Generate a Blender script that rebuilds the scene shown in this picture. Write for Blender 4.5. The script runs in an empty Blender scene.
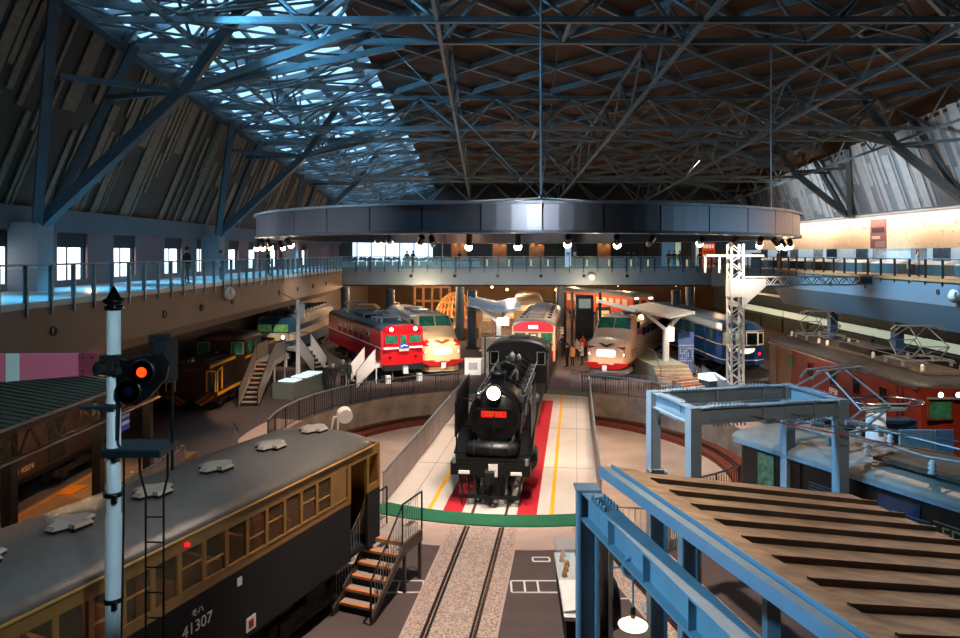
import bpy, math, random
from mathutils import Vector, Matrix

# ------------------------------------------------------------------ camera, world, exposure
SC = bpy.context.scene
COL = SC.collection
PI = math.pi
EYE = 8.2          # eye height above the hall floor
FPX = 700.0        # focal length in pixels of the 960 px wide frame
HX, HY = 486.0, 253.0

cam = bpy.data.cameras.new('camera')
cam.sensor_width = 36.0
cam.lens = FPX / 960 * 36
cam.shift_x = -(HX - 480) / 960
cam.shift_y = -(319 - HY) / 960
cam.clip_start = 0.1
cam.clip_end = 400
cam_ob = bpy.data.objects.new('camera', cam)
COL.objects.link(cam_ob)
cam_ob.location = (0, 0, EYE)
cam_ob.rotation_euler = (PI / 2, 0, 0)
SC.camera = cam_ob

SC.view_settings.view_transform = 'Standard'
SC.view_settings.look = 'None'
SC.view_settings.gamma = 1
SC.view_settings.use_curve_mapping = False
SC.view_settings.exposure = 0.0
SC.render.use_motion_blur = False
SC.cycles.max_bounces = 6
SC.cycles.diffuse_bounces = 3
SC.cycles.glossy_bounces = 3
SC.cycles.transmission_bounces = 6
SC.cycles.transparent_max_bounces = 12
SC.cycles.caustics_reflective = False
SC.cycles.caustics_refractive = False
SC.cycles.sample_clamp_indirect = 4.0

world = bpy.data.worlds.new('sky')
SC.world = world
world.use_nodes = True
wn = world.node_tree.nodes['Background']
wn.inputs[0].default_value = (0.40, 0.73, 1.0, 1)
wn.inputs[1].default_value = 1.5


def lamp(kind, name, loc, energy, color, target=None, size=0.1, angle=60, blend=0.5, sx=None, sy=None):
    L = bpy.data.lights.new(name, kind)
    L.energy = energy
    L.color = color
    if kind == 'SPOT':
        L.spot_size = math.radians(angle)
        L.spot_blend = blend
        L.shadow_soft_size = size
    elif kind == 'POINT':
        L.shadow_soft_size = size
    elif kind == 'AREA':
        L.shape = 'RECTANGLE'
        L.size = sx
        L.size_y = sy
    elif kind == 'SUN':
        L.angle = math.radians(angle)
    o = bpy.data.objects.new(name, L)
    COL.objects.link(o)
    o.location = loc
    if target is not None:
        d = Vector(target) - Vector(loc)
        o.rotation_euler = d.to_track_quat('-Z', 'Y').to_euler()
    return o


WARM = (1.0, 0.74, 0.50)
WARM2 = (1.0, 0.62, 0.34)
NEUT = (1.0, 0.86, 0.74)
BLUE = (0.16, 0.55, 1.0)
CYAN = (0.12, 0.62, 1.0)
# daylight falling through the skylight along the left eave
lamp('SUN', 'daylight', (-40, 10, 40), 3.1, (0.16, 0.56, 1.0), (-4, 14, 10), angle=5)
# spotlights below the roof trusses, aimed down at the exhibits; some added as fill
for _l, _t, _e, _a, _c in [
    ((2, 22, 15), (.6, 24.5, 1), 4200, 44, NEUT), ((6, 36, 15), (2, 33, 0), 6500, 50, NEUT),
    ((-3, 32, 15), (-6, 30, -1), 6000, 50, WARM), ((8, 28, 15), (6, 31, -1), 7000, 60, WARM),
    ((-2, 36, 13), (-6.5, 46, 2), 13000, 34, NEUT), ((0, 38, 13), (-2.6, 47, 2), 12000, 24, WARM),
    ((6, 38, 13), (8, 46, 2), 14000, 30, NEUT), ((4, 38, 13), (3.4, 48, 2), 11000, 26, NEUT),
    ((12, 34, 14), (16, 46, 2), 14000, 34, NEUT), ((0, 14, 14), (.5, 17.5, 0), 9000, 70, NEUT),
    ((8, 12, 15), (15, 28, 2), 12000, 40, WARM), ((-4, 22, 14), (-12.5, 38, 1.5), 13000, 30, WARM),
    ((1, 15, 13), (-4.4, 13, 4), 1300, 36, NEUT), ((1.8, 24, 12.5), (-4.4, 13.5, 3.8), 3800, 36, NEUT), ((5, 44, 12.5), (4.6, 52, 0), 6000, 40, WARM), ((-8, 42, 12), (-13.5, 52, 2), 7000, 34, NEUT),  # added for the carriage roof streak and to brighten the crowd
    ((6, 20, 14), (5.0, 8.5, 4.5), 8500, 38, WARM), ((12, 40, 14), (12, 42, 0), 9000, 45, WARM),
    ((10, 60, 12), (11, 50, 1), 4500, 60, WARM), ((14, 26, 14), (9.0, 17, 3.5), 2600, 34, WARM)]:
    lamp('SPOT', 'roof_spot', _l, _e, _c, _t, .15, _a, .7)
# warm lamps in the low hall behind the footbridge
for _x, _y, _e in ((-10, 74, 1500), (-4, 80, 2000), (3, 74, 1500), (10, 82, 1500), (17, 84, 1300), (0, 94, 2200), (12, 96, 1400), (24, 72, 1000), (-6, 66, 900), (2, 62, 900), (10, 66, 700)):
    lamp('POINT', 'hall_lamp', (_x, _y, 4.6), _e, WARM2, size=.15)
# added cool fill lamps, without fixtures, over the left balcony and on the fascias
for _y in (22, 29, 36, 43, 50, 57, 64):
    lamp('SPOT', 'balcony_fill', (-15.9, _y, 9.8), 1100, CYAN, (-15.9, _y, 6.7), .1, 95, .6)
for _y in (30, 42, 54):
    lamp('SPOT', 'fascia_fill', (18, _y, 14.5), 15000, (.4, .68, .92), (26.4, _y, 5.6), .2, 56, .8)
for _x in (-6, 4, 14):
    lamp('SPOT', 'fascia_fill', (_x, 54, 14.5), 1500, (.3, .65, 1), (_x, 68, 5.8), .2, 50, .8)
# strip lamps above the banner, facing the wall
lamp('AREA', 'banner_strip', (30.9, 56, 11.2), 1700, (1.0, .74, .58), (31.9, 56, 9.0), sx=54, sy=.2)
# added cool fill spots without fixtures for the near steelwork, signal, ring and trusses
lamp('SPOT', 'steel_fill', (-9, 5, 10.5), 7500, (.2, .6, 1), (2.2, 8.4, 4.4), .3, 30, .5)  # added in place of daylight from the left
lamp('SPOT', 'steel_fill', (-9, 12, 13), 5200, (.22, .6, 1), (4.6, 15.5, 4.8), .3, 16, .5)
lamp('SPOT', 'signal_fill', (1.5, .5, 11), 2600, (.66, .88, 1), (-4.8, 8.5, 6.2), .15, 24, .4)
for _p, _t, _e in (((1.5, .6, 11.0), (.8, 20, 9.2), 3500), ((-8, 4, 12), (-5.5, 22.5, 9.2), 26000), ((-12, 14, 12), (-8.5, 26, 9.2), 24000)):
    lamp('SPOT', 'ring_fill', _p, _e, (.72, .86, 1), _t, .6, 20, .9)  # unseen lamps, added only to put highlights on the ring
lamp('SPOT', 'ring_fill', (18, 10, 12), 15000, (1, .45, .28), (10.5, 26, 9.3), .5, 36, .9)  # added to tint the ring's right side copper
for _p, _t, _e in (((-11, 24, 15.5), (4, 30, 18.5), 4500), ((-11, 40, 14.5), (6, 48, 17), 2500)):
    lamp('SPOT', 'truss_fill', _p, _e, (.14, .55, 1), _t, .2, 75, .8)  # added blue uplight on the roof steel
for _y in (40, 52, 64): lamp('SPOT', 'wall_wash', (24, _y, 12), 1800, (.8, .92, 1), (31, _y + 2, 13.5), .2, 90, .8)

lamp('SPOT', 'steel_fill', (3, 4, 12), 1500, NEUT, (5.8, 15, 4.6), .2, 30, .6)  # added front fill for the gantry faces



# ------------------------------------------------------------------ materials
def lin(c):
    return tuple((v / 12.92 if v <= 0.04045 else ((v + 0.055) / 1.055) ** 2.4) for v in c)


def hexc(h):
    return lin(tuple(int(h[i:i + 2], 16) / 255 for i in (0, 2, 4)))


MATS = {}


def mat(name, hx, rough=0.5, metal=0.0, var=0.15, scale=4.0, bump=0.0, bscale=30.0, emit=0.0, coat=0.0,
        stretch=(1, 1, 1), ecol=None):
    if name in MATS:
        return MATS[name]
    m = bpy.data.materials.new(name)
    m.use_nodes = True
    nt = m.node_tree
    b = nt.nodes['Principled BSDF']
    c = hexc(hx)
    b.inputs['Roughness'].default_value = rough
    b.inputs['Metallic'].default_value = metal
    b.inputs['Coat Weight'].default_value = coat
    tc = nt.nodes.new('ShaderNodeTexCoord')
    mp = nt.nodes.new('ShaderNodeMapping')
    mp.inputs['Scale'].default_value = stretch
    nt.links.new(tc.outputs['Object'], mp.inputs[0])
    if var > 0:
        n = nt.nodes.new('ShaderNodeTexNoise')
        n.inputs['Scale'].default_value = scale
        n.inputs['Detail'].default_value = 5
        nt.links.new(mp.outputs[0], n.inputs['Vector'])
        r = nt.nodes.new('ShaderNodeValToRGB')
        r.color_ramp.elements[0].position = 0.3
        r.color_ramp.elements[1].position = 0.7
        r.color_ramp.elements[0].color = tuple(max(0, v * (1 - var)) for v in c) + (1,)
        r.color_ramp.elements[1].color = tuple(min(1, v * (1 + var)) for v in c) + (1,)
        nt.links.new(n.outputs[0], r.inputs[0])
        nt.links.new(r.outputs[0], b.inputs['Base Color'])
    else:
        b.inputs['Base Color'].default_value = c + (1,)
    if bump > 0:
        n2 = nt.nodes.new('ShaderNodeTexNoise')
        n2.inputs['Scale'].default_value = bscale
        n2.inputs['Detail'].default_value = 4
        nt.links.new(mp.outputs[0], n2.inputs['Vector'])
        bp = nt.nodes.new('ShaderNodeBump')
        bp.inputs['Strength'].default_value = bump
        bp.inputs['Distance'].default_value = 0.02
        nt.links.new(n2.outputs[0], bp.inputs['Height'])
        nt.links.new(bp.outputs[0], b.inputs['Normal'])
    if emit > 0:
        b.inputs['Emission Color'].default_value = (hexc(ecol) if ecol else c) + (1,)
        b.inputs['Emission Strength'].default_value = emit
    MATS[name] = m
    return m


def glass_mat(name, hx, alpha=0.25, rough=0.05):
    if name in MATS:
        return MATS[name]
    m = bpy.data.materials.new(name)
    m.use_nodes = True
    nt = m.node_tree
    b = nt.nodes['Principled BSDF']
    b.inputs['Base Color'].default_value = hexc(hx) + (1,)
    b.inputs['Roughness'].default_value = rough
    b.inputs['Alpha'].default_value = alpha
    MATS[name] = m
    return m


def speckle_mat(name, a, b_, scale=60):
    m = bpy.data.materials.new(name)
    m.use_nodes = True
    nt = m.node_tree
    b = nt.nodes['Principled BSDF']
    b.inputs['Roughness'].default_value = 0.85
    tc = nt.nodes.new('ShaderNodeTexCoord')
    n = nt.nodes.new('ShaderNodeTexVoronoi')
    n.inputs['Scale'].default_value = scale
    nt.links.new(tc.outputs['Object'], n.inputs['Vector'])
    sep = nt.nodes.new('ShaderNodeSeparateColor')
    nt.links.new(n.outputs['Color'], sep.inputs[0])
    r = nt.nodes.new('ShaderNodeValToRGB')
    r.color_ramp.elements[0].position = 0.15
    r.color_ramp.elements[1].position = 0.75
    r.color_ramp.elements[0].color = hexc(a) + (1,)
    r.color_ramp.elements[1].color = hexc(b_) + (1,)
    nt.links.new(sep.outputs[0], r.inputs[0])
    nt.links.new(r.outputs[0], b.inputs['Base Color'])
    MATS[name] = m
    return m


M = dict(
    floor=mat('dark_carpet', '5a4b48', 0.9, var=0.12, scale=1.5, bump=0.2, bscale=80),
    pale=mat('pale_paving', 'c0a396', 0.7, var=0.08, scale=2),
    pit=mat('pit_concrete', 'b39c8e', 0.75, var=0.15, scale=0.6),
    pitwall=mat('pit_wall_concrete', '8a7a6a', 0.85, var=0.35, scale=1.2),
    brick=mat('red_ballast', '6b2c18', 0.9, var=0.5, scale=9, bump=0.8, bscale=20),
    agg=speckle_mat('exposed_aggregate', '8d766c', 'ccb2a4', 34),
    rail=mat('rail_steel', '6a4a40', 0.35, 0.8, var=0.2),
    white=mat('white_paint', 'e8e6e2', 0.5, var=0.04),
    whitegl=mat('white_gloss', 'f2f0ea', 0.25, var=0.02, coat=0.4),
    deck=mat('bridge_deck', 'c9bdb4', 0.55, var=0.08, scale=0.7),
    red=mat('red_carpet', 'b01020', 0.8, var=0.08),
    yellow=mat('yellow_line', 'f0a810', 0.6, var=0.04),
    green=mat('green_paint', '145c3c', 0.7, var=0.1),
    parapet=mat('grey_parapet_panel', 'a2918a', 0.6, var=0.1, scale=1.2),
    fascia=mat('fascia_taupe', '7a6a5c', 0.7, var=0.06, scale=0.5),
    fasciab=mat('fascia_blue_grey', '6c8494', 0.6, var=0.06, scale=0.4),
    wallpurp=mat('wall_mauve', '8a6a68', 0.8, var=0.06),
    walldark=mat('wall_dark', '3b3a3a', 0.85, var=0.15, scale=0.6),
    wallband=mat('wall_grey_band', '62676a', 0.8, var=0.06, scale=0.5),
    sheetd=mat('cladding_dark', '232622', 0.7, var=0.15, scale=2),
    sheetl=mat('cladding_light', '736450', 0.75, var=0.25, scale=5),
    sheetr=mat('cladding_grey', '8f9aa2', 0.55, var=0.1, scale=2),
    sheetrl=mat('cladding_pale', 'c4c8ca', 0.5, var=0.1, scale=2),
    ceil=mat('ceiling_boards', '523a28', 0.85, var=0.3, scale=1.2, stretch=(0.3, 3, 1)),
    steel=mat('roof_steel_grey', '6f7c80', 0.5, 0.25, var=0.15, scale=2),
    steeld=mat('dark_steel_column', '46525a', 0.5, 0.2, var=0.15, scale=2),
    bronze=mat('ring_cladding', '88848a', 0.3, 0.88, var=0.06, scale=0.8),
    black=mat('black_paint', '101214', 0.35, 0.2, var=0.2),
    blackm=mat('black_matt', '0c0c0d', 0.8, var=0.2),
    blackgl=mat('black_gloss', '0b0d10', 0.18, 0.3, var=0.1, coat=0.5),
    glass=glass_mat('clear_glass', '8fd0ee', 0.16),
    darkglass=mat('dark_window_glass', '0d1714', 0.08, 0.0, var=0.2),
    greenglass=mat('green_tinted_glass', '2f6b54', 0.08, var=0.5, scale=3),
    chrome=mat('chrome', 'c8ccd0', 0.18, 1.0, var=0.02),
    silver=mat('silver_grey', 'a6abb0', 0.4, 0.6, var=0.1),
    galv=mat('galvanised', '9aa4aa', 0.45, 0.5, var=0.1),
)


# ------------------------------------------------------------------ mesh builder
class MB:
    def __init__(s):
        s.v, s.f, s.m, s.sm = [], [], [], []
        s.cur = 0
        s.xf = None

    def add(s, vs, fs, smooth=False, m=None):
        o = len(s.v)
        if s.xf is not None:
            vs = [s.xf @ Vector(v) for v in vs]
        s.v += [tuple(v) for v in vs]
        mi = s.cur if m is None else m
        for i, f in enumerate(fs):
            s.f.append(tuple(o + k for k in f))
            s.m.append(mi[i] if isinstance(mi, list) else mi)
            s.sm.append(smooth)
        return s

    def box(s, c, d, rz=0.0, m=None, ch=0.0):
        x, y, z = d[0] / 2, d[1] / 2, d[2] / 2
        cr, sr = math.cos(rz), math.sin(rz)
        if ch > 0:
            ch = min(ch, x * .9, y * .9)
            pl = [(-x + ch, -y), (x - ch, -y), (x, -y + ch), (x, y - ch), (x - ch, y), (-x + ch, y), (-x, y - ch), (-x, -y + ch)]
        else:
            pl = [(-x, -y), (x, -y), (x, y), (-x, y)]
        n = len(pl)
        vs = []
        for zz in (-z, z):
            for a, b in pl:
                vs.append((c[0] + a * cr - b * sr, c[1] + a * sr + b * cr, c[2] + zz))
        fs = [tuple(range(n))[::-1], tuple(range(n, 2 * n))]
        fs += [(i, (i + 1) % n, n + (i + 1) % n, n + i) for i in range(n)]
        return s.add(vs, fs, m=m)

    def sweep(s, p, q, poly, up=(0, 0, 1), m=None, smooth=False):
        p, q = Vector(p), Vector(q)
        d = (q - p)
        if d.length < 1e-6:
            return s
        d.normalize()
        u = Vector(up)
        if abs(d.dot(u)) > 0.98:
            u = Vector((0, 1, 0)) if abs(d.y) < 0.9 else Vector((1, 0, 0))
        r = d.cross(u).normalized()
        u = r.cross(d).normalized()
        n = len(poly)
        vs = [tuple(e + r * a + u * b) for e in (p, q) for a, b in poly]
        fs = [(i, (i + 1) % n, n + (i + 1) % n, n + i) for i in range(n)]
        s.add(vs, fs, smooth=smooth, m=m)
        s.add(vs, [tuple(range(n))[::-1], tuple(range(n, 2 * n))], m=m)
        return s

    def bar(s, p, q, w, h=None, up=(0, 0, 1), m=None):
        h = w if h is None else h
        return s.sweep(p, q, [(-w / 2, -h / 2), (w / 2, -h / 2), (w / 2, h / 2), (-w / 2, h / 2)], up, m)

    def tube(s, p, q, r, n=8, m=None):
        return s.sweep(p, q, [(r * math.cos(2 * PI * i / n), r * math.sin(2 * PI * i / n)) for i in range(n)], m=m, smooth=True)

    def ibeam(s, p, q, w, h, t, up=(0, 0, 1), m=None):
        a, b = w / 2, h / 2
        poly = [(-a, -b), (a, -b), (a, -b + t), (t / 2, -b + t), (t / 2, b - t), (a, b - t), (a, b), (-a, b), (-a, b - t), (-t / 2, b - t), (-t / 2, -b + t), (-a, -b + t)]
        p, q = Vector(p), Vector(q)
        # flanges and web as three boxes keep the caps convex
        d = (q - p).normalized()
        u = Vector(up)
        if abs(d.dot(u)) > 0.98:
            u = Vector((0, 1, 0)) if abs(d.y) < 0.9 else Vector((1, 0, 0))
        r = d.cross(u).normalized()
        u = r.cross(d).normalized()
        s.bar(p + u * (b - t / 2), q + u * (b - t / 2), w, t, up, m)
        s.bar(p - u * (b - t / 2), q - u * (b - t / 2), w, t, up, m)
        s.bar(p, q, t, h - 2 * t, up, m)
        return s

    def path(s, pts, r, n=6, m=None, closed=False):
        k = len(pts)
        for i in range(k if closed else k - 1):
            s.tube(pts[i], pts[(i + 1) % k], r, n, m)
        return s

    def rings(s, rings, m=None, smooth=True, close=True, caps=True):
        """rings: equally long point lists joined in order; m may be a function of a face centre"""
        n = len(rings[0])
        vs = [p for r in rings for p in r]
        fs = []
        k = len(rings)
        for j in range(k - 1):
            for i in range(n if close else n - 1):
                a, b = j * n + i, j * n + (i + 1) % n
                fs.append((a, b, b + n, a + n))
        nf = len(fs)
        if caps and close:
            fs.append(tuple(range(n))[::-1])
            fs.append(tuple(range((k - 1) * n, k * n)))
        if callable(m):
            ml = []
            for f in fs:
                c = [sum(vs[i][a] for i in f) / len(f) for a in range(3)]
                ml.append(m(c))
        else:
            ml = m
        o = len(s.f)
        s.add(vs, fs, smooth=smooth, m=ml)
        for i in range(o + nf, len(s.f)):
            s.sm[i] = False
        return s

    def lathe(s, prof, c=(0, 0, 0), n=20, axis='z', m=None):
        rs = []
        for r, h in prof:
            ring = []
            for i in range(n):
                a = 2 * PI * i / n
                x, y = r * math.cos(a), r * math.sin(a)
                if axis == 'z':
                    p = (c[0] + x, c[1] + y, c[2] + h)
                elif axis == 'y':
                    p = (c[0] + x, c[1] + h, c[2] + y)
                else:
                    p = (c[0] + h, c[1] + x, c[2] + y)
                ring.append(p)
            rs.append(ring)
        return s.rings(rs, m=m)

    def ball(s, c, r, n=10, m=None, sz=1.0):
        prof = [(max(1e-4, r * math.sin(PI * i / (n // 2 + 1))), -r * sz * math.cos(PI * i / (n // 2 + 1))) for i in range(n // 2 + 2)]
        return s.lathe(prof, c, n, 'z', m)

    def prism(s, poly, axis, a, b, m=None):
        """poly in the plane across `axis`, extruded from a to b"""
        def P(u, v, w):
            return {'x': (w, u, v), 'y': (u, w, v), 'z': (u, v, w)}[axis]
        n = len(poly)
        vs = [P(u, v, w) for w in (a, b) for u, v in poly]
        fs = [tuple(range(n))[::-1], tuple(range(n, 2 * n))] + [(i, (i + 1) % n, n + (i + 1) % n, n + i) for i in range(n)]
        return s.add(vs, fs, m=m)

    def quad(s, *p, m=None):
        return s.add(list(p), [tuple(range(len(p)))], m=m)

    def build(s, name, mats, parent=None, loc=None, rz=0.0):
        me = bpy.data.meshes.new(name)
        me.from_pydata(s.v, [], s.f)
        if not isinstance(mats, (list, tuple)):
            mats = [mats]
        for m in mats:
            me.materials.append(M[m] if isinstance(m, str) else m)
        me.polygons.foreach_set('material_index', s.m)
        me.polygons.foreach_set('use_smooth', s.sm)
        me.update()
        o = bpy.data.objects.new(name, me)
        COL.objects.link(o)
        if parent is not None:
            o.parent = parent
        if loc is not None:
            o.location = loc
        o.rotation_euler.z = rz
        return o


def tag(o, label=None, cat=None, group=None, kind=None):
    if label: o['label'] = label
    if cat: o['category'] = cat
    if group: o['group'] = group
    if kind: o['kind'] = kind
    return o


def thing(name, label, cat, loc=(0, 0, 0), rz=0.0, group=None):
    o = bpy.data.objects.new(name, None)
    COL.objects.link(o)
    o.location = loc
    o.rotation_euler.z = rz
    o.empty_display_size = 0.2
    return tag(o, label, cat, group)


def kids(o):
    return list(KIDS.get(o.name, []))


def copy_tree(o, parent=None):
    c = o.copy()
    COL.objects.link(c)
    c.parent = parent
    for ch in o.children:
        copy_tree(ch, c)
    return c


def dup(o, loc, rz=None, label=None, group=None):
    c = copy_tree(o)
    c.location = loc
    if rz is not None: c.rotation_euler.z = rz
    if label: c['label'] = label
    if group: c['group'] = group
    return c


def struct(name, mb, mats, parent=None):
    o = mb.build(name, mats, parent)
    o['kind'] = 'structure'
    return o


def G(px, py, z=0.0):
    """point at height z that stands at photo pixel (px, py)"""
    y = (EYE - z) * FPX / (py - HY)
    return Vector(((px - HX) * y / FPX, y, z))


def A(px, y, z):
    return Vector(((px - HX) * y / FPX, y, z))


def text(name, body, size, parent, loc, rot, m, align='CENTER', ext=0.004):
    cu = bpy.data.curves.new(name, 'FONT')
    cu.body = body
    cu.size = size
    cu.align_x = align
    cu.align_y = 'CENTER'
    cu.extrude = ext
    t = bpy.data.objects.new(name + '_src', cu)
    COL.objects.link(t)
    dg = bpy.context.evaluated_depsgraph_get()
    dg.update()
    me = bpy.data.meshes.new_from_object(t.evaluated_get(dg))
    bpy.data.objects.remove(t)
    me.materials.clear()
    me.materials.append(M[m] if isinstance(m, str) else m)
    o = bpy.data.objects.new(name, me)
    COL.objects.link(o)
    o.parent = parent
    o.location = loc
    o.rotation_euler = rot
    return o


# ------------------------------------------------------------------ hall shell
CX, CY = 1.3, 31.5          # turntable centre
PR = 10.6                   # pit radius
XL, XR = -18.5, 32.0        # upper wall planes
YN, YB = -3.0, 104.0


def roofz(y):
    return 20.9 - 0.05 * y


# floor with the round pit cut out
mb = MB()
NS = 72
circ = [(CX + PR * math.cos(2 * PI * i / NS), CY + PR * math.sin(2 * PI * i / NS)) for i in range(NS)]


def outer(i):
    a = 2 * PI * i / NS
    dx, dy = math.cos(a), math.sin(a)
    ts = []
    if dx > 1e-9: ts.append((34 - CX) / dx)
    if dx < -1e-9: ts.append((-20 - CX) / dx)
    if dy > 1e-9: ts.append((YB - CY) / dy)
    if dy < -1e-9: ts.append((YN - CY) / dy)
    t = min(ts)
    return (CX + dx * t, CY + dy * t)


for i in range(NS):
    j = (i + 1) % NS
    mb.quad((*circ[i], 0), (*outer(i), 0), (*outer(j), 0), (*circ[j], 0))
for c in ((34, YB), (-20, YB), (-20, YN), (34, YN)):
    # corner triangles between neighbouring rays on different sides
    for i in range(NS):
        a, b = outer(i), outer((i + 1) % NS)
        if abs(a[0] - b[0]) > 1e-6 and abs(a[1] - b[1]) > 1e-6:
            cor = min(((34, YB), (-20, YB), (-20, YN), (34, YN)), key=lambda q: math.dist(q, a) + math.dist(q, b))
            if cor == c:
                mb.quad((*a, 0), (*c, 0), (*b, 0))
struct('floor', mb, 'floor')
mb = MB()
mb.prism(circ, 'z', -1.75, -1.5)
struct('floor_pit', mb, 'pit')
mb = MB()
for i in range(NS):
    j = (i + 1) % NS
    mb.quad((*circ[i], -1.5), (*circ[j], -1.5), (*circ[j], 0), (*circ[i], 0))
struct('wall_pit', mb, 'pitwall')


def arc_strip(r0, r1, a0, a1, z0, z1, n=48):
    m_ = MB()
    for k in range(n):
        t0, t1 = a0 + (a1 - a0) * k / n, a0 + (a1 - a0) * (k + 1) / n
        pts = [(CX + r * math.cos(t), CY + r * math.sin(t)) for r, t in ((r0, t0), (r1, t0), (r1, t1), (r0, t1))]
        m_.prism(pts, 'z', z0, z1)
    return m_


R = math.radians
tag(arc_strip(9.3, PR - .02, 0, 2 * PI, -1.5, -1.28, 72).build('ballast_ledge', 'brick'), 'red-brown ballast ring around the bottom of the turntable pit', 'ledge')
mb = MB()
for r in (9.75, 9.95):
    mb.path([(CX + r * math.cos(2 * PI * i / 72), CY + r * math.sin(2 * PI * i / 72), -1.22) for i in range(72)], 0.04, 4, closed=True)
tag(mb.build('ring_rail', 'rail'), 'round steel rail on the red ballast in the turntable pit', 'rail')
tag(arc_strip(PR + .02, 12.2, R(165), R(375), 0.0, 0.012).build('paving_ring', 'pale'), 'pale ribbed paving curving round the near half of the turntable pit', 'paving')

# tracks: bearing is tan of the angle from +y, through the turntable centre
BRT = 0.127
BRA = math.atan(BRT)


def radial(tan_, r, side=1, off=0.0):
    a = math.atan(tan_)
    return Vector((CX + side * r * math.sin(a) + off * math.cos(a), CY + side * r * math.cos(a) - off * math.sin(a), 0)), -a


def track(tan_, r0, r1, side, label, bed=True):
    p, rz = radial(tan_, r0, side)
    t = thing('railway_track', label, 'track', p, rz, )
    L = (r1 - r0) * side
    if bed:
        m_ = MB()
        m_.box((0, L / 2, 0.008), (2.0, abs(L), 0.016))
        m_.build('track_bed', 'agg', t)
        for s_ in (-1, 1):
            m_ = MB()
            m_.box((s_ * 1.02, L / 2, 0.009), (0.05, abs(L), 0.018))
            m_.build('edge_strip', 'pale', t)
    for s_ in (-1, 1):
        m_ = MB()
        m_.box((s_ * 0.56, L / 2, 0.02), (0.075, abs(L), 0.04))
        m_.box((s_ * 0.47, L / 2, 0.012), (0.06, abs(L), 0.024), m=1)
        m_.build('rail', ['rail', 'blackm'], t)
    return t


track(BRT, 10.7, 33, -1, 'track in speckled stone running from the turntable towards the viewer')
track(-0.21, 10.7, 30, -1, 'track in speckled stone under the blue steel girders')
track(0.403, 10.7, 33, -1, 'track under the ochre carriage at lower left')
track(-0.5, 10.7, 32, -1, 'track under the black electric locomotive at right')

# left side: balcony, fascia, lower wall, windowed wall, leaning cladding
mb = MB()
mb.box((-16.05, 31.5, 6.62), (4.9, 69, 0.2))
struct('floor_balcony_left', mb, mat('balcony_floor', 'a9c2cc', 0.5, var=0.05))
mb = MB()
mb.box((-13.68, 31.5, 5.72), (0.16, 69, 1.62))
mb.prism([(-13.6, 4.93), (-13.76, 4.93), (-14.4, 4.62), (-14.4, 4.5), (-13.9, 4.5)], 'y', -3, 66)
mb.box((-16, 31.5, 4.55), (4.2, 69, 0.1))
struct('wall_left_fascia', mb, 'fascia')
mb = MB()
mb.box((-17.6, 50, 2.25), (0.2, 108, 4.5))
struct('wall_left_lower', mb, mat('lower_wall', '6a5e54', 0.85, var=0.12, scale=0.7))

# windowed wall with deep openings
wins = [(20.0, 22.2), (25.2, 27.4), (30.2, 32.5), (34.8, 37.0), (40.3, 42.6), (44.8, 47.0), (50.3, 52.4), (54.6, 56.8), (60.0, 62.3), (64.2, 66.4), (70.2, 72.4)]
mb = MB()
y = YN
for a, b in wins:
    mb.box((XL - .1, (y + a) / 2, 8.0), (0.2, a - y, 2.6), m=0)
    mb.box((XL - .1, (a + b) / 2, 9.2), (0.2, b - a, .2), m=0)
    mb.box((XL - .1, (a + b) / 2, 6.85), (0.2, b - a, .3), m=0)
    for yy in (a - .05, b + .05):
        mb.box((XL - .55, yy, 8.0), (0.9, .1, 2.6), m=1)
    mb.box((XL - .55, (a + b) / 2, 8.82), (0.9, b - a, .75), m=2)
    mb.box((XL - .55, (a + b) / 2, 6.9), (0.9, b - a, .15), m=1)
    y = b
mb.box((XL - .1, (y + 88) / 2, 8.0), (0.2, 88 - y, 2.6))
mb.box((XL + .02, 42.5, 9.62), (0.5, 91, .9), m=1)
struct('wall_left', mb, ['wallpurp', 'wallband', 'walldark'])
winglow = mat('daylit_pane', 'e4f4ff', 0.3, var=0.0, emit=2.6)
for k, (a, b) in enumerate(wins):
    w = thing('window_%d' % (k + 1), None, None)
    w['kind'] = 'structure'
    MB().box((XL - .32, (a + b) / 2, 7.75), (0.03, b - a, 1.5)).build('pane', winglow, w)
    m_ = MB()
    for yy in (a + .03, (a + b) / 2, b - .03):
        m_.box((XL - .28, yy, 7.75), (0.05, .06, 1.5))
    m_.build('window_frame', 'walldark', w)

# leaning clad walls with a bar-code of light strips
random.seed(7)


def eaveL(y): return (XL + 0.42 * (19.2 - .065 * y - 10.1), 19.2 - .065 * y)
def eaveR(y): return (XR - 0.35 * (20.4 - .06 * y - 11.4), 20.4 - .06 * y)


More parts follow.
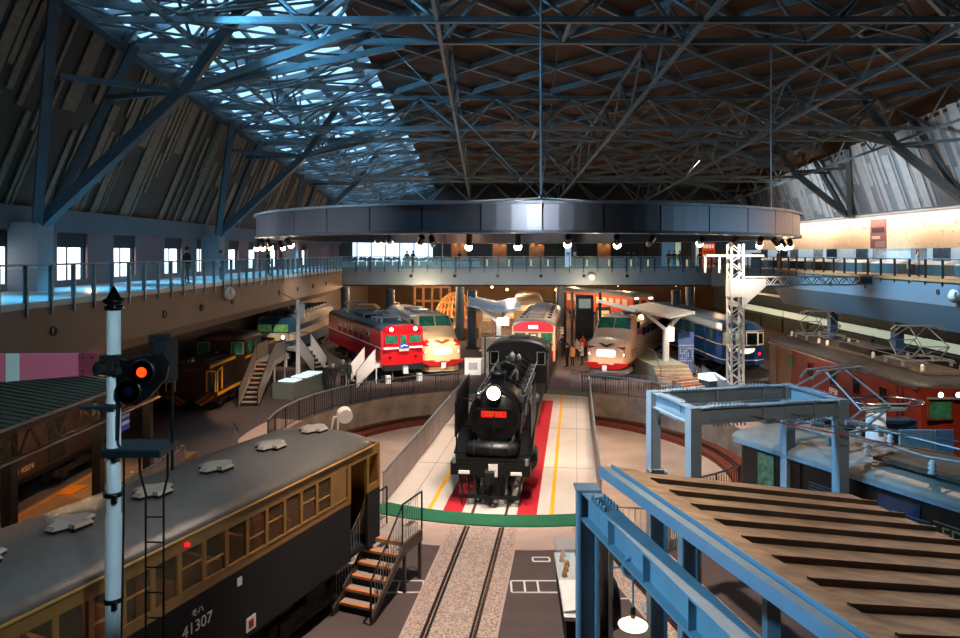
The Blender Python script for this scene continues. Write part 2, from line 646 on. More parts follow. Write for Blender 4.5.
def leaning(name, side, y0, y1, base_m, strip_m):
    m_ = MB()
    xb, zb, sl = (XL, 10.05, 0.42) if side < 0 else (XR, 11.3, -0.35)
    ez = (lambda y: eaveL(y)[1]) if side < 0 else (lambda y: eaveR(y)[1])
    def pt(y, z, o=0.0):
        return (xb + sl * (z - zb) - side * o, y, z)
    n = 24
    for k in range(n):
        a, b = y0 + (y1 - y0) * k / n, y0 + (y1 - y0) * (k + 1) / n
        m_.quad(pt(a, zb), pt(b, zb), pt(b, ez(b)), pt(a, ez(a)), m=0)
        m_.quad(pt(a, zb, -.2), pt(b, zb, -.2), pt(b, ez(b), -.2), pt(a, ez(a), -.2), m=0)
    y = y0
    rr = random.Random(5 if side < 0 else 9)
    while y < y1 - 1:
        w = rr.choice((.12, .18, .3, .55, .9))
        top = ez(y)
        h = top - zb
        segs = rr.choice([[(0, 1)], [(rr.uniform(.3, .65), 1)], [(rr.uniform(.35, .6), 1)], [(0, rr.uniform(.3, .8))], [(rr.uniform(0.1, .2), .5), (.62, 1)], [(0, 1)]])
        for lo, hi in segs:
            z0, z1 = zb + lo * h, zb + hi * h - .02
            a, b = y, y + w
            P_ = [pt(a, z0, .02), pt(b, z0, .02), pt(b, z1, .02), pt(a, z1, .02), pt(a, z0, .09), pt(b, z0, .09), pt(b, z1, .09), pt(a, z1, .09)]
            m_.add(P_, [(4, 5, 6, 7), (0, 1, 5, 4), (2, 3, 7, 6), (1, 2, 6, 5), (0, 4, 7, 3)], m=1)
        y += w + rr.choice((.1, .15, .3, .5))
    return struct(name, m_, [base_m, strip_m])


leaning('wall_left_upper', -1, YN, 88, 'sheetd', 'sheetl')
leaning('wall_right_upper', 1, YN, 88, 'sheetr', 'sheetrl')
mb = MB()
mb.tube((XR - .2, YN, 11.35), (XR - .2, 88, 11.35), .16, 10)
mb.box((XR + .2, 42.5, 11.15), (0.5, 91, .3))
struct('trim_1', mb, 'galv')

# back walls
mb = MB()
mb.box((7, 88.1, 13.0), (60, .2, 12.6))
struct('wall_back_upper', mb, 'walldark')
mb = MB()
mb.box((7, YB, 3.4), (60, .2, 6.9))
struct('wall_back', mb, mat('back_wall', '54402e', 0.85, var=0.3, scale=0.5))
mb = MB()
mb.box((7, YN, 10), (60, .2, 24))
struct('wall_near', mb, 'walldark')

mb = MB()
mb.box((7, 96.1, 6.75), (60, 16.2, .2))
struct('ceiling_back_low', mb, 'walldark')
# ceiling: boarded slab, with the glazed slope left open along the left eave
SKX = -6.5
mb = MB()
n = 20
for k in range(n):
    a, b = YN + (88 - YN) * k / n, YN + (88 - YN) * (k + 1) / n
    for x0, x1, f0, f1 in ((SKX, 12, 0, 0), (12, eaveR(a)[0] + .6, 0, 1)):
        za0, zb0 = roofz(a), roofz(b)
        if f1:
            xa, xb2 = eaveR(a)[0], eaveR(b)[0]
            za1, zb1 = eaveR(a)[1] - .05, eaveR(b)[1] - .05
            q = [(12, a, za0), (xa, a, za1 + 1.2), (xb2, b, zb1 + 1.2), (12, b, zb0)]
            # gentle fall towards the right eave
            mb.quad(*q)
            mb.quad((xa, a, za1 + 1.25), (xa, a, za1 - .3), (xb2, b, zb1 - .3), (xb2, b, zb1 + 1.25))
        else:
            mb.quad((x0, a, za0), (x1, a, za0), (x1, b, zb0), (x0, b, zb0))
struct('ceiling', mb, 'ceil')
# louvres of the skylight: long blades running down the glazed slope
lou = mat('skylight_blade', '8fa3b4', 0.5, 0.2, var=0.1)
sk = thing('window_30', None, None)
sk['kind'] = 'structure'
m_ = MB()
y = 20.0
while y < 87:
    x0, z0 = eaveL(y)
    m_.bar((x0, y, z0 + .1), (SKX, y, roofz(y) + .1), .1, .3)
    y += 1.9
m_.build('window_frame', lou, sk)
m_ = MB()
for f in (0.15, 0.4, 0.65, 0.9):
    m_.bar(tuple(Vector((*eaveL(18),)).to_3d()) if False else (eaveL(18)[0] * (1 - f) + SKX * f, 18, eaveL(18)[1] * (1 - f) + roofz(18) * f + .2),
           (eaveL(88)[0] * (1 - f) + SKX * f, 88, eaveL(88)[1] * (1 - f) + roofz(88) * f + .2), .55, .1)
m_.build('louvre_blade', lou, sk)
m_ = MB()
m_.quad((eaveL(YN)[0], YN, eaveL(YN)[1] + .1), (SKX, YN, roofz(YN) + .1), (SKX, 12, roofz(12) + .1), (eaveL(12)[0], 12, eaveL(12)[1] + .1))
m_.build('blind', 'walldark', sk)
m_ = MB()
m_.bar((eaveL(YN)[0] + .1, YN, eaveL(YN)[1]), (eaveL(88)[0] + .1, 88, eaveL(88)[1]), .5, .9)
struct('trim_2', m_, 'steeld')

# ------------------------------------------------------------------ roof trusses
def node_row(y, z, x0, x1, n):
    return [Vector((x0 + (x1 - x0) * i / n, y, z)) for i in range(n + 1)]


def roof_truss(ya, yb, label, n=8, x0=-11.6, x1=27.6):
    zb = 8.2 + (9.8 - .05 * ya)
    t = thing('roof_truss', label, 'truss', (0, 0, 0))
    A0, B0 = node_row(ya, zb, x0, x1, n), node_row(yb, zb, x0, x1, n)
    st = (x1 - x0) / n
    T = [Vector((x0 + st * (i + .5), (ya + yb) / 2, roofz((ya + yb) / 2) - .45)) for i in range(n)]
    for a, b in ((A0[0], A0[-1]), (B0[0], B0[-1]), (T[0], T[-1])):
        m = MB()
        m.bar(a - Vector((2.4, 0, 0)), b, .2, .22)
        m.build('chord', 'steel', t)
    for i in range(n):
        for e in ((A0[i], T[i]), (A0[i + 1], T[i]), (B0[i], T[i]), (B0[i + 1], T[i])):
            MB().tube(*e, .085, 6).build('brace', 'steel', t)
        MB().bar(A0[i], B0[i], .12, .12).build('strut', 'steel', t)
        MB().tube(A0[i], B0[i + 1], .06, 5).build('brace', 'steel', t)
    return t


roof_truss(25.6, 28.2, 'nearest roof truss spanning the hall above the hanging ring')
roof_truss(43.0, 47.2, 'second roof truss back from the viewer')
roof_truss(61.8, 65.5, 'third roof truss back from the viewer')
roof_truss(79.0, 82.5, 'farthest roof truss in front of the back wall')

# trusses along the hall
lx = [-11.6, -6.7, -1.8, 3.1, 8.0, 12.9, 17.8, 22.7, 27.6]
for k, x in enumerate(lx):
    if k % 2: continue
    nm = ['first', '', 'second', '', 'third', '', 'fourth', '', 'fifth'][k]
    t = thing('roof_girder', f'{nm} lengthwise roof girder counted from the left eave', 'girder')
    ys = [22 + 5.6 * i for i in range(12)]
    lo = [Vector((x, y, 18.0 - .05 * y)) for y in ys]
    hi = [Vector((x, y + 2.8, roofz(y + 2.8) - .45)) for y in ys[:-1]]
    m = MB(); m.bar(lo[0], lo[-1], .14, .16); m.build('chord', 'steel', t)
    m = MB(); m.bar(hi[0], hi[-1], .14, .16); m.build('chord', 'steel', t)
    for i in range(len(hi)):
        MB().tube(lo[i], hi[i], .065, 5).build('brace', 'steel', t)
        MB().tube(hi[i], lo[i + 1], .065, 5).build('brace', 'steel', t)

# diagonal lattice just under the boards
mb = MB()
ys = [20 + 4.9 * i for i in range(14)]
xs = [-15.6 + 4.9 * i for i in range(10)]


def rz_(x, y):
    z = roofz(y) - .22
    if x < SKX:
        ex, ez = eaveL(y)
        f = (SKX - x) / (SKX - ex)
        z = (roofz(y)) * (1 - f) + ez * f - .22
    if x > 12:
        ex, ez = eaveR(y)
        f = (x - 12) / (ex - 12)
        z = roofz(y) * (1 - f) + (ez + 1.2) * f - .3
    return z


for i in range(len(xs) - 1):
    for j in range(len(ys) - 1):
        for (a, b), (c, d) in (((i, j), (i + 1, j + 1)), ((i + 1, j), (i, j + 1))):
            mb.bar((xs[a], ys[b], rz_(xs[a], ys[b])), (xs[c], ys[d], rz_(xs[c], ys[d])), .17, .3)
tag(mb.build('roof_lattice', 'steel'), 'diagonal steel lattice under the brown ceiling boards', 'roof lattice')
# tangle of bracing in the skylight bay
mb = MB()
for j in range(len(ys) - 1):
    for f0, f1, dz0, dz1 in ((0, 1, 0, -1.2), (1, 0, -1.5, -.3), (0, .5, -.2, -1.9), (.5, 1, -1.9, -.2), (0.5, .5, -1.9, 0)):
        def q(f, y, dz):
            ex, ez = eaveL(y)
            return Vector((ex * (1 - f) + SKX * f, y, ez * (1 - f) + roofz(y) * f + dz))
        mb.tube(q(f0, ys[j], dz0), q(f1, ys[j] + 4.9, dz1), .06, 5)
        mb.tube(q(f1, ys[j] + 2.45, dz1), q(f0, ys[j] + 2.45, dz0), .06, 5)
tag(mb.build('skylight_bracing', 'steel'), 'web of thin tubes bracing the skylight along the left eave', 'bracing')


# raking columns that carry the trusses off the side walls
def raker(side, y, label):
    t = thing('raking_column', label, 'column', (0, 0, 0))
    if side < 0:
        foot, nd, xw = Vector((-17.3, y, 9.4)), Vector((-11.8, y, 14.5)), eaveL
    else:
        foot, nd, xw = Vector((31.3, y, 11.4)), Vector((26.6, y, 15.2)), eaveR
    s_ = -side
    MB().bar(foot, nd, .5, .42).build('main_strut', 'steeld', t)
    MB().bar(nd, nd + Vector((s_ * 2.6, 0.4, 4.0)), .42, .36).build('main_strut', 'steeld', t)
    MB().bar(nd, nd + Vector((s_ * 12.5, .6, 4.6)), .26, .3).build('haunch_strut', 'steel', t)
    MB().bar(nd, nd + Vector((s_ * 8.5, 1.0, 2.1)), .2, .24).build('haunch_strut', 'steel', t)
    for dy in (-3.2, 2.6):
        ex, ez = xw(y + dy)
        MB().bar(foot + Vector((0, dy * .1, 0)), (ex + s_ * .5, y + dy, ez - .2), .34, .34).build('wall_strut', 'steeld', t)
        zz = 14.9
        MB().bar(nd, (ex + (-side) * -.0 + side * .9 * 0 + s_ * -.1, y + dy * .6, 14.6 if side < 0 else 15.3), .2, .2).build('tie_beam', 'steeld', t)
    if side < 0:
        MB().box((-17.75, y, 8.05), (1.15, 1.0, 2.7)).build('plinth', mat('plinth', '8e8f92', .6, var=.05), t)
    else:
        MB().box((31.5, y, 11.35), (.6, .9, .3)).build('plinth', 'steeld', t)
    return t


raker(-1, 27.3, 'big dark raking column on a grey plinth at the left end of the balcony')
raker(-1, 45.5, 'raking column behind the first on the left balcony')
raker(-1, 63.5, 'farthest raking column on the left balcony')
raker(1, 45.5, 'raking column over the pale banner at the right edge')
raker(1, 60.5, 'raking column over the banner behind the right end of the ring')
raker(1, 79.0, 'farthest raking column on the right side')

# ------------------------------------------------------------------ balconies
mb = MB()
mb.box((XR - 2.9, 30, 6.62), (5.8, 66, .2))
mb.box((XR + .5, 42, 6.62), (3, 91, .2))
struct('floor_balcony_right', mb, mat('balcony_timber', 'b48458', .6, var=.2))
mb = MB()
mb.box((26.38, 30.5, 5.95), (0.16, 67, 1.54))
mb.prism([(26.3, 5.2), (26.46, 5.2), (27.6, 3.8), (27.6, 3.6), (27.2, 3.6)], 'y', -3, 64)
struct('wall_right_fascia', mb, 'fasciab')
mb = MB()
mb.box((33.9, 50, 3.3), (.2, 108, 6.6))
struct('wall_right_lower', mb, mat('right_lower_wall', '4a5458', .8, var=.2))
# back bridge and slanting corner
mb = MB()
c0, c1 = Vector((21.9, 68, 0)), Vector((26.3, 64, 0))
mb.box((4, 78.1, 6.62), (44, 20.1, .2))
mb.prism([(21.9, 68.05), (26.5, 63.9), (34, 63.9), (34, 88), (21.9, 88)], 'z', 6.52, 6.72)
struct('floor_balcony_back', mb, mat('balcony_back_floor', '6f6a66', .7))
mb = MB()
mb.box((4.0, 68.08, 5.86), (35.9, .16, 1.72))
mb.box((4.0, 72, 5.05), (35.9, 8, .1))
struct('wall_back_fascia', mb, 'fasciab')
mb = MB()
mb.prism([(21.9, 68), (26.32, 64), (26.42, 64.1), (22.0, 68.14)], 'z', 5.0, 6.72)
struct('wall_corner_fascia', mb, 'fasciab')
mb = MB()
mb.prism([(-13.6, 66), (-14.0, 68), (-14.2, 68.1), (-13.8, 66)], 'z', 4.93, 6.72)
struct('wall_left_corner', mb, 'fascia')


def railing(label, p0, p1, step, post_m, glass=True, zf=6.72, h=1.12, group=None, mat_glass='glass', rail_m='galv', off=.07):
    p0, p1 = Vector(p0), Vector(p1)
    t = thing('balcony_railing', label, 'railing', (p0 + p1) / 2)
    t.location.z = zf
    d = (p1 - p0)
    L = d.length
    d.normalize()
    c = (p0 + p1) / 2
    n = int(round(L / step))
    loc = lambda s_, z: (d * (s_ - L / 2)) + Vector((0, 0, z))
    MB().tube(loc(0, h), loc(L, h), .035, 6).build('handrail', rail_m, t)
    rz = math.atan2(d.y, d.x)
    pm = MB().box((0, 0, h / 2 - .22), (.07, .13, h + .42)).build('post', post_m, t)
    pm.location = loc(0, 0)
    pm.rotation_euler.z = rz
    gl = None
    if glass:
        gl = MB().box((0, 0, h / 2 - .04), (L / n - .12, .015, h - .14)).build('glass_panel', mat_glass, t)
        gl.location = loc(L / n / 2, 0)
        gl.rotation_euler.z = rz
    for k in range(1, n + 1):
        o = pm.copy(); COL.objects.link(o); o.location = loc(L * k / n, 0)
        if gl and k < n:
            o = gl.copy(); COL.objects.link(o); o.location = loc(L * (k + .5) / n, 0)
    return t


postm = mat('dark_post', '2c353a', .5, .3)
railing('long glass railing along the left balcony', (-13.6, 18.3, 0), (-13.6, 66, 0), 1.2, mat('blue_grey_post', '5a7684', .4, .4))
railing('glass railing with dark posts on the back footbridge', (-14.0, 68, 0), (21.9, 68, 0), 1.39, postm)
railing('short railing across the slanting corner beside the lattice mast', (21.9, 68, 0), (26.3, 64, 0), 1.2, postm)
railing('long railing with dark posts along the right balcony', (26.3, 64, 0), (26.3, 34, 0), 1.55, postm, glass=False)

# round nozzles in the fascias
nz = thing('air_nozzle', 'small round dark air nozzle in the balcony front', 'air nozzle', (-13.6, 22.0, 5.75), 0, 'air nozzles in the balcony fronts')
MB().lathe([(.12, -.02), (.17, -.03), (.17, .05), (.12, .06), (.1, .02)], (0, 0, 0), 14, 'x').build('nozzle_ring', 'black', nz)
for y in (25.6, 29.6, 33.4, 37.5, 46, 50.5, 55, 59.5):
    dup(nz, (-13.6, y, 5.6))
for px in (411, 454.8, 497.7, 541, 584, 627):
    dup(nz, A(px, 68, 5.98), PI / 2)
for px, py in ((831, 284), (865, 286), (938, 292)):
    y = 26.3 * 700 / (px - HX)
    dup(nz, (26.3, y, 8.2 - (py - HY) * y / 700))


def clock(label, loc, rz):
    t = thing('wall_clock', label, 'clock', loc, rz)
    MB().lathe([(.01, -.12), (.36, -.12), (.4, -.06), (.4, 0)], (0, 0, 0), 24, 'y').build('clock_case', 'silver', t)
    MB().lathe([(.01, -.135), (.33, -.135), (.33, -.12)], (0, 0, 0), 24, 'y').build('clock_face', mat('clock_face', 'f4f2ee', .4, var=0), t)
    MB().bar((0, -.15, 0), (.05, -.15, .24), .03, .02).build('clock_hand', 'black', t)
    MB().bar((0, -.15, 0), (.15, -.15, -.06), .035, .02).build('clock_hand', 'black', t)


clock('round white clock on the left balcony front', (-13.48, 36.6, 6.1), R(60))
clock('round white clock on the back footbridge front', A(591.5, 67.95, 5.9), 0)
clock('round white clock on the right balcony front at the picture edge', (26.15, 39.0, 5.8), R(-50))

# right balcony: lit history banner, display windows, desks
ban = thing('history_banner', 'long brightly lit cream banner of pictures and dates along the right balcony wall', 'banner', (XR - .35, 60, 8.55))
bm_ = mat('banner_print', 'f6dfba', .6, var=.06, scale=1.5)
_nt = bm_.node_tree
_b = _nt.nodes['Principled BSDF']
_src = _b.inputs['Base Color'].links[0].from_socket
_tc = _nt.nodes.new('ShaderNodeTexCoord')
for _sc, _th, _z0, _z1, _cc in ((2.6, .085, .1, 1.4, 'a0788c'), (1.4, .16, 1.6, 2.15, 'dca488')):
    _v = _nt.nodes.new('ShaderNodeTexVoronoi'); _v.inputs['Scale'].default_value = _sc
    _nt.links.new(_tc.outputs['Object'], _v.inputs['Vector'])
    _l = _nt.nodes.new('ShaderNodeMath'); _l.operation = 'LESS_THAN'; _l.inputs[1].default_value = _th * 1.6
    _nt.links.new(_v.outputs['Distance'], _l.inputs[0])
    _s = _nt.nodes.new('ShaderNodeSeparateXYZ'); _nt.links.new(_tc.outputs['Object'], _s.inputs[0])
    _g = _nt.nodes.new('ShaderNodeMath'); _g.operation = 'GREATER_THAN'; _g.inputs[1].default_value = _z0; _nt.links.new(_s.outputs[2], _g.inputs[0])
    _h = _nt.nodes.new('ShaderNodeMath'); _h.operation = 'LESS_THAN'; _h.inputs[1].default_value = _z1; _nt.links.new(_s.outputs[2], _h.inputs[0])
    _m1 = _nt.nodes.new('ShaderNodeMath'); _m1.operation = 'MULTIPLY'; _nt.links.new(_g.outputs[0], _m1.inputs[0]); _nt.links.new(_h.outputs[0], _m1.inputs[1])
    _m2 = _nt.nodes.new('ShaderNodeMath'); _m2.operation = 'MULTIPLY'; _nt.links.new(_m1.outputs[0], _m2.inputs[0]); _nt.links.new(_l.outputs[0], _m2.inputs[1])
    _x = _nt.nodes.new('ShaderNodeMix'); _x.data_type = 'RGBA'
    _nt.links.new(_m2.outputs[0], _x.inputs['Factor']); _nt.links.new(_src, _x.inputs['A']); _x.inputs['B'].default_value = hexc(_cc) + (1,)
    _src = _x.outputs['Result']
_nt.links.new(_src, _b.inputs['Base Color'])
MB().box((0, -4, 1.2), (.05, 52, 2.4)).build('banner_sheet', bm_, ban)
rr = random.Random(3)
pcm = [mat('print_rose', 'c98a80', .6), mat('print_mauve', 'a98fae', .6), mat('print_grey', '6d6670', .6), mat('print_orange', 'd59a6a', .6)]
mb = MB()
mb.box((-.05, -3.6, 1.2), (.02, 2.3, 2.35), m=0)
mb.box((-.07, -3.6, 1.5), (.02, 1.8, .4), m=1)
mb.box((-.07, -3.3, .9), (.02, 1.2, .25), m=2)
mb.box((-.07, -3.9, .35), (.02, 1.4, .5), m=3)
mb.build('photograph_print', [mat('photo_sepia', '8a5c58', .6), mat('photo_dark', '3c2c34', .6), mat('photo_light', 'd8b8b0', .6), mat('photo_mid', 'a48482', .6)], ban)
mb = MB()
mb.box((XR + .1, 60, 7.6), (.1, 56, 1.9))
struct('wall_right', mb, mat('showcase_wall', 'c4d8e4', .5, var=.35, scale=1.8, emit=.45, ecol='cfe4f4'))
for k in range(18):
    y0 = 36 + 2.6 * k
    if k % 3 == 1:
        continue
    t = thing('display_board', 'pale display board under the cream banner', 'display board', (XR - .1, y0, 6.72), 0, 'display panels under the banner')
    MB().box((0, 0, 1.15), (.08, 1.8, 1.4)).build('panel_board', mat('panel_' + str(k % 4), ('dfe9ee', '6d93b0', 'b9c9d2', '39576b')[k % 4], .5, var=.35, scale=3), t)
    MB().box((0, 0, .22), (.1, .1, .45)).build('panel_stand', 'black', t)
for k in range(9):
    y0 = 37 + 4.8 * k
    t = thing('showcase', 'low dark showcase with a pale sloping top along the right balcony', 'showcase', (29.6, y0, 6.72), 0, 'low showcases on the right balcony')
    MB().box((0, 0, .35), (.8, 3.6, .7)).build('case_body', mat('case_teal', '3f5a60', .6), t)
    MB().prism([(-.42, .7), (.42, .7), (.42, .95), (-.42, .74)], 'y', -1.8, 1.8).build('case_top', mat('case_top', 'd8cfc0', .3), t)

# back upper level: glazed lobby at left, dark walls with lit niches, poster
mb = MB()
mb.box((-11.2, 84.0, 8.3), (9.6, .1, 3.2))
struct('window_40', mb, mat('lobby_daylight', 'd8eefc', .4, var=.3, scale=1.1, emit=1.5, ecol='cfe8ff'))
for k in range(7):
    t = thing('lobby_post', 'slim white post before the bright lobby glass', 'post', (-15.4 + 1.7 * k, 83.6, 6.72), 0, 'posts before the lobby glass')
    MB().box((0, 0, 1.6), (.12, .12, 3.2)).build('shaft', 'white', t)
    MB().box((0, 0, .05), (.3, .3, .1)).build('foot', 'galv', t)
for k in range(16):
    t = thing('potted_shrub', 'small green shrub in the row before the lobby glass', 'plant', (-14.9 + .92 * k, 74.0, 6.72), 0, 'shrubs before the lobby glass')
    MB().box((0, 0, .3), (.8, .3, .6)).build('planter', mat('planter_pale', 'a9bcc4', .6), t)
    m = MB()
    for q in range(7):
        m.ball((rr.uniform(-.35, .35), rr.uniform(-.1, .1), .78 + rr.uniform(-.05, .12)), rr.uniform(.12, .22), 6)
    m.build('foliage', mat('shrub_green', '3e5a34', .8, var=.4, scale=8), t)
niche = mat('lit_niche', 'a06a3c', .6, var=.3, scale=1.2)
mb = MB()
mb.box((9.5, 84.2, 8.3), (31, .1, 3.3))
struct('wall_back_shops', mb, mat('shop_wall', '4a4946', .8, var=.1))
for k, px in enumerate((459, 499.5, 536.5, 604)):
    a = A(px, 83.9, 6.72)
    t = thing('lit_doorway', ('leftmost', 'second', 'third', 'rightmost')[k] + ' brown doorway lit from above behind the footbridge', 'doorway', a)
    w = (1.9, 1.7, 1.8, 1.6)[k]
    MB().box((0, 0, 1.45), (w, .12, 2.9)).build('door_leaf', niche, t)
    for sx in (-1, 1):
        MB().box((sx * (w / 2 + .05), 0, 1.45), (.1, .2, 2.9)).build('door_frame', 'black', t)
        l = lamp('SPOT', 'downlight', (a.x + sx * .45, 83.5, 9.75), 90, WARM, (a.x + sx * .45, 83.8, 7), .05, 70)
for px, w, hx, lab in ((568, 1.2, '9fc4e8', 'tall pale blue and white lit column sign behind the footbridge'),
                  (574.5, .8, '3a3d44', 'dark notice column with a white sheet behind the footbridge')):
    a = A(px, 74, 6.72)
    t = thing('sign_column', lab, 'sign', a)
    MB().box((0, 0, 1.2), (w * .5, .3, 2.4)).build('shaft', mat('col_' + hx, hx, .5, emit=(.8 if hx[0] == '9' else 0)), t)
    MB().box((0, -.17, 1.4), (w * .4, .02, .4)).build('sheet', 'white', t)
pt = thing('poster_stand', 'orange poster with white lettering on the far right of the footbridge', 'poster', A(708.5, 71, 6.72))
MB().box((0, 0, 1.25), (1.3, .06, 2.5)).build('poster_board', mat('orange_poster', 'e04a12', .5, var=.1, emit=.5), pt)
mb = MB()
for i in range(4):
    mb.box((-.42 + .28 * i, -.04, 2.15), (.2, .02, .36))
mb.build('lettering', mat('poster_white', 'f6efe6', .5, emit=.6), pt)
mb = MB()
for i in range(4):
    for j in range(3):
        mb.box((-.42 + .28 * i, -.04, 1.6 - .28 * j), (.19, .02, .14))
mb.build('small_print', 'black', pt)
m = MB()
for q in range(6):
    m.ball((-.5 + .2 * q, -.25, .5), .2, 6)
m.build('foliage', mat('bright_green', '4c9a3a', .7, var=.4, scale=8), pt)
for px, w, hx in ((640, .5, '2a3034'), (652, 1.6, '15181a'), (668, 1.4, '4a7088'), (678, .6, 'b8d0b0'), (694, .5, '7898b0'), (697, .35, 'd8d8c8')):
    a = A(px, 80, 6.72)
    t = tag(MB().box((0, 0, 1.5), (w, .2, 3.0)).box((0, 0, .05), (w + .1, .3, .1)).build('shop_screen', mat('screen_' + hx, hx, .5, var=.2, emit=(.5 if hx in ('b8d0b0', 'd8d8c8', '4a7088') else 0)), None, a), None, 'screen')
    t['label'] = {'2a3034': 'dark grey narrow screen behind the footbridge, leftmost of its row', '15181a': 'wide black screen behind the footbridge', '4a7088': 'blue-grey wide screen behind the footbridge', 'b8d0b0': 'narrow pale green lit screen behind the footbridge', '7898b0': 'narrow blue lit screen by the orange poster', 'd8d8c8': 'very narrow cream strip screen by the orange poster'}[hx]
for k in range(12):
    a = A(487 + 20 * k + (k * 7) % 5, 72.5, 6.72)
    t = thing('bollard_light', 'short glowing cream bollard lamp on the footbridge', 'bollard lamp', a, 0, 'bollard lamps on the footbridge')
    MB().box((0, 0, .45), (.14, .1, .7)).build('lit_face', mat('bollard_glow', 'd8b87a', .5, emit=.9), t)
    MB().box((0, 0, .05), (.2, .16, .1)).build('foot', 'black', t)

# ------------------------------------------------------------------ hanging ring
ring = thing('hanging_ring', 'huge round metal lighting ring hung above the turntable', 'ring', (CX + .35, CY, 8.8))
RO = 11.4
NP = 40
mb0 = None
for k in range(NP):
    a0, a1 = 2 * PI * k / NP, 2 * PI * (k + 1) / NP - .004
    m = MB()
    r = []
    for j in range(5):
        a = a0 + (a1 - a0) * j / 4
        c_, s_ = math.cos(a), math.sin(a)
        r.append([(RO * c_, RO * s_, .06), (RO * c_, RO * s_, .82), ((RO - .05) * c_, (RO - .05) * s_, .82), ((RO - .05) * c_, (RO - .05) * s_, .06)])
    m.rings(r, smooth=False)
    m.build('cladding_panel', 'bronze', ring)


def annulus(r0, r1, z0, z1, n=96):
    m = MB()
    rs = []
    for i in range(n + 1):
        a = 2 * PI * i / n
        c_, s_ = math.cos(a), math.sin(a)
        rs.append([(r1 * c_, r1 * s_, z0), (r1 * c_, r1 * s_, z1), (r0 * c_, r0 * s_, z1), (r0 * c_, r0 * s_, z0)])
    m.rings(rs, smooth=False, caps=False)
    return m


annulus(RO - 1.0, RO + .1, .82, .9).build('top_rim', mat('rim_steel', '8c949a', .35, .7), ring)
annulus(RO - .9, RO + .06, -.02, .06).build('bottom_rim', mat('rim_dark', '5a6066', .35, .7), ring)
annulus(RO - .98, RO - .92, .0, .86).build('inner_face', 'black', ring)
# hangers from the roof
for (px, py, y_) in ((541, 198, 25.0), (771, 222, 32.0)):
    p = A(px, y_, EYE + (HY - py) * y_ / 700)
    MB().tube(p - Vector((CX + .35, CY, 8.8)), Vector((p.x, p.y, roofz(p.y) - .3)) - Vector((CX + .35, CY, 8.8)), .045, 6).build('hanger_rod', 'galv', ring)
cab_ = [((541, 198, 25.0), (352, 8, 27)), ((541, 198, 25.0), (690, 75, 38)), ((541, 198, 25), (460, 115, 30)), ((541, 198, 25), (560, 30, 26)), ((801, 170, 36), (930, 8, 30)), ((640, 12, 30), (758, 190, 40)), ((700, 160, 40), (660, 205, 42))]
for (a, b) in cab_:
    o = Vector((CX + .35, CY, 8.8))
    p, q = [A(c[0], c[2], EYE + (HY - c[1]) * c[2] / 700) - o for c in (a, b)]
    MB().tube(p, q, .018, 5).build('stay_cable', 'steel', ring)
o = Vector((CX + .35, CY, 8.8))
p = A(541, 25.0, EYE + (HY - 198) * 25 / 700) - o
MB().ball(p, .12, 8).build('cable_hub', 'chrome', ring)
# short struts hub to ring top
for ang in (R(250), R(280), R(265)):
    MB().tube(p, ((RO - .5) * math.cos(ang), (RO - .5) * math.sin(ang), .9), .03, 5).build('stay_cable', 'steel', ring)

lens_on = mat('lamp_lens_on', 'fff2dc', .3, var=0, emit=30, ecol='ffe6c4')
lens_off = mat('lamp_lens_off', 'd8dce0', .1, var=0)


def spotlight(label, loc, target, on=True, energy=900, angle=45, color=WARM, group=None):
    loc = Vector(loc)
    t = thing('spotlight', label, 'spotlight', loc, 0, group)
    d = (Vector(target) - loc).normalized()
    m = MB()
    e = d * .16
    m.tube(-e + Vector((0, 0, -.2)), e + Vector((0, 0, -.2)), .1, 10)
    m.build('lamp_body', 'black', t)
    MB().bar((0, 0, 0), (0, 0, -.14), .03).build('bracket', 'black', t)
    MB().ball(e + d * .03 + Vector((0, 0, -.22)), .115 if on else .085, 10).build('lens', lens_on if on else lens_off, t)
    if on:
        lamp('SPOT', 'ring_spot', loc + e + d * .2 + Vector((0, 0, -.22)), energy, color, target, .09, angle, .6)
    return t

# spotlights under the ring
RC = Vector((CX + .35, CY, 0))
n_on = 0


def ring_pt(px, near=True):
    # point of the ring circle (radius RO-.5) seen at column px, near or far side
    k = (px - HX) / FPX
    # x = k*y ; (x-cx)^2+(y-cy)^2=r^2
    r = RO - .5
    a = k * k + 1
    b = -2 * (k * RC.x + RC.y)
    c = RC.x ** 2 + RC.y ** 2 - r * r
    D = max(b * b - 4 * a * c, 0)
    y = (-b + (-1 if near else 1) * math.sqrt(D)) / (2 * a)
    return Vector((k * y, y, 8.78))


ring_specs = [(378, 1, 'with a big glare above the left end of the footbridge'), (389, 1, 'small bright one just right of the big glare at left'),
              (421, 1, 'bright one left of the ring centre'), (432, 0, 'unlit pale one left of the ring centre'), (469, 1, 'bright one over the bearded middle of the footbridge'),
              (518, 1, 'brightest one at the middle of the ring'), (568, 1, 'bright one over the pale column sign'), (617, 1, 'bright one right of the ring centre'),
              (651, 0, 'unlit one right of the ring centre'), (701, 1, 'warm one above the orange poster'), (760, 1, 'large glare near the right end of the ring'), (734, 0, 'dark one between the two right glares')]
ring_specs[4] = (469, 1, 'bright one over the middle of the left lit doorway')
tg = [(-8, 50, 1), (-3, 44, 1), (-5, 30, 1), (0, 0, 0), (-1, 24, 1), (1.0, 24, 1), (2.5, 33, 1), (6, 30, 1), (0, 0, 0), (8, 45, 1), (12, 35, 1), (0, 0, 0)]
for (px, on, lab), T_ in zip(ring_specs, tg):
    p = ring_pt(px, True)
    spotlight('ring spotlight, ' + lab, p, (p.x * .5 + T_[0] * .5, p.y - 3, 6.5) if not on else T_, bool(on), 1500, 55, NEUT)
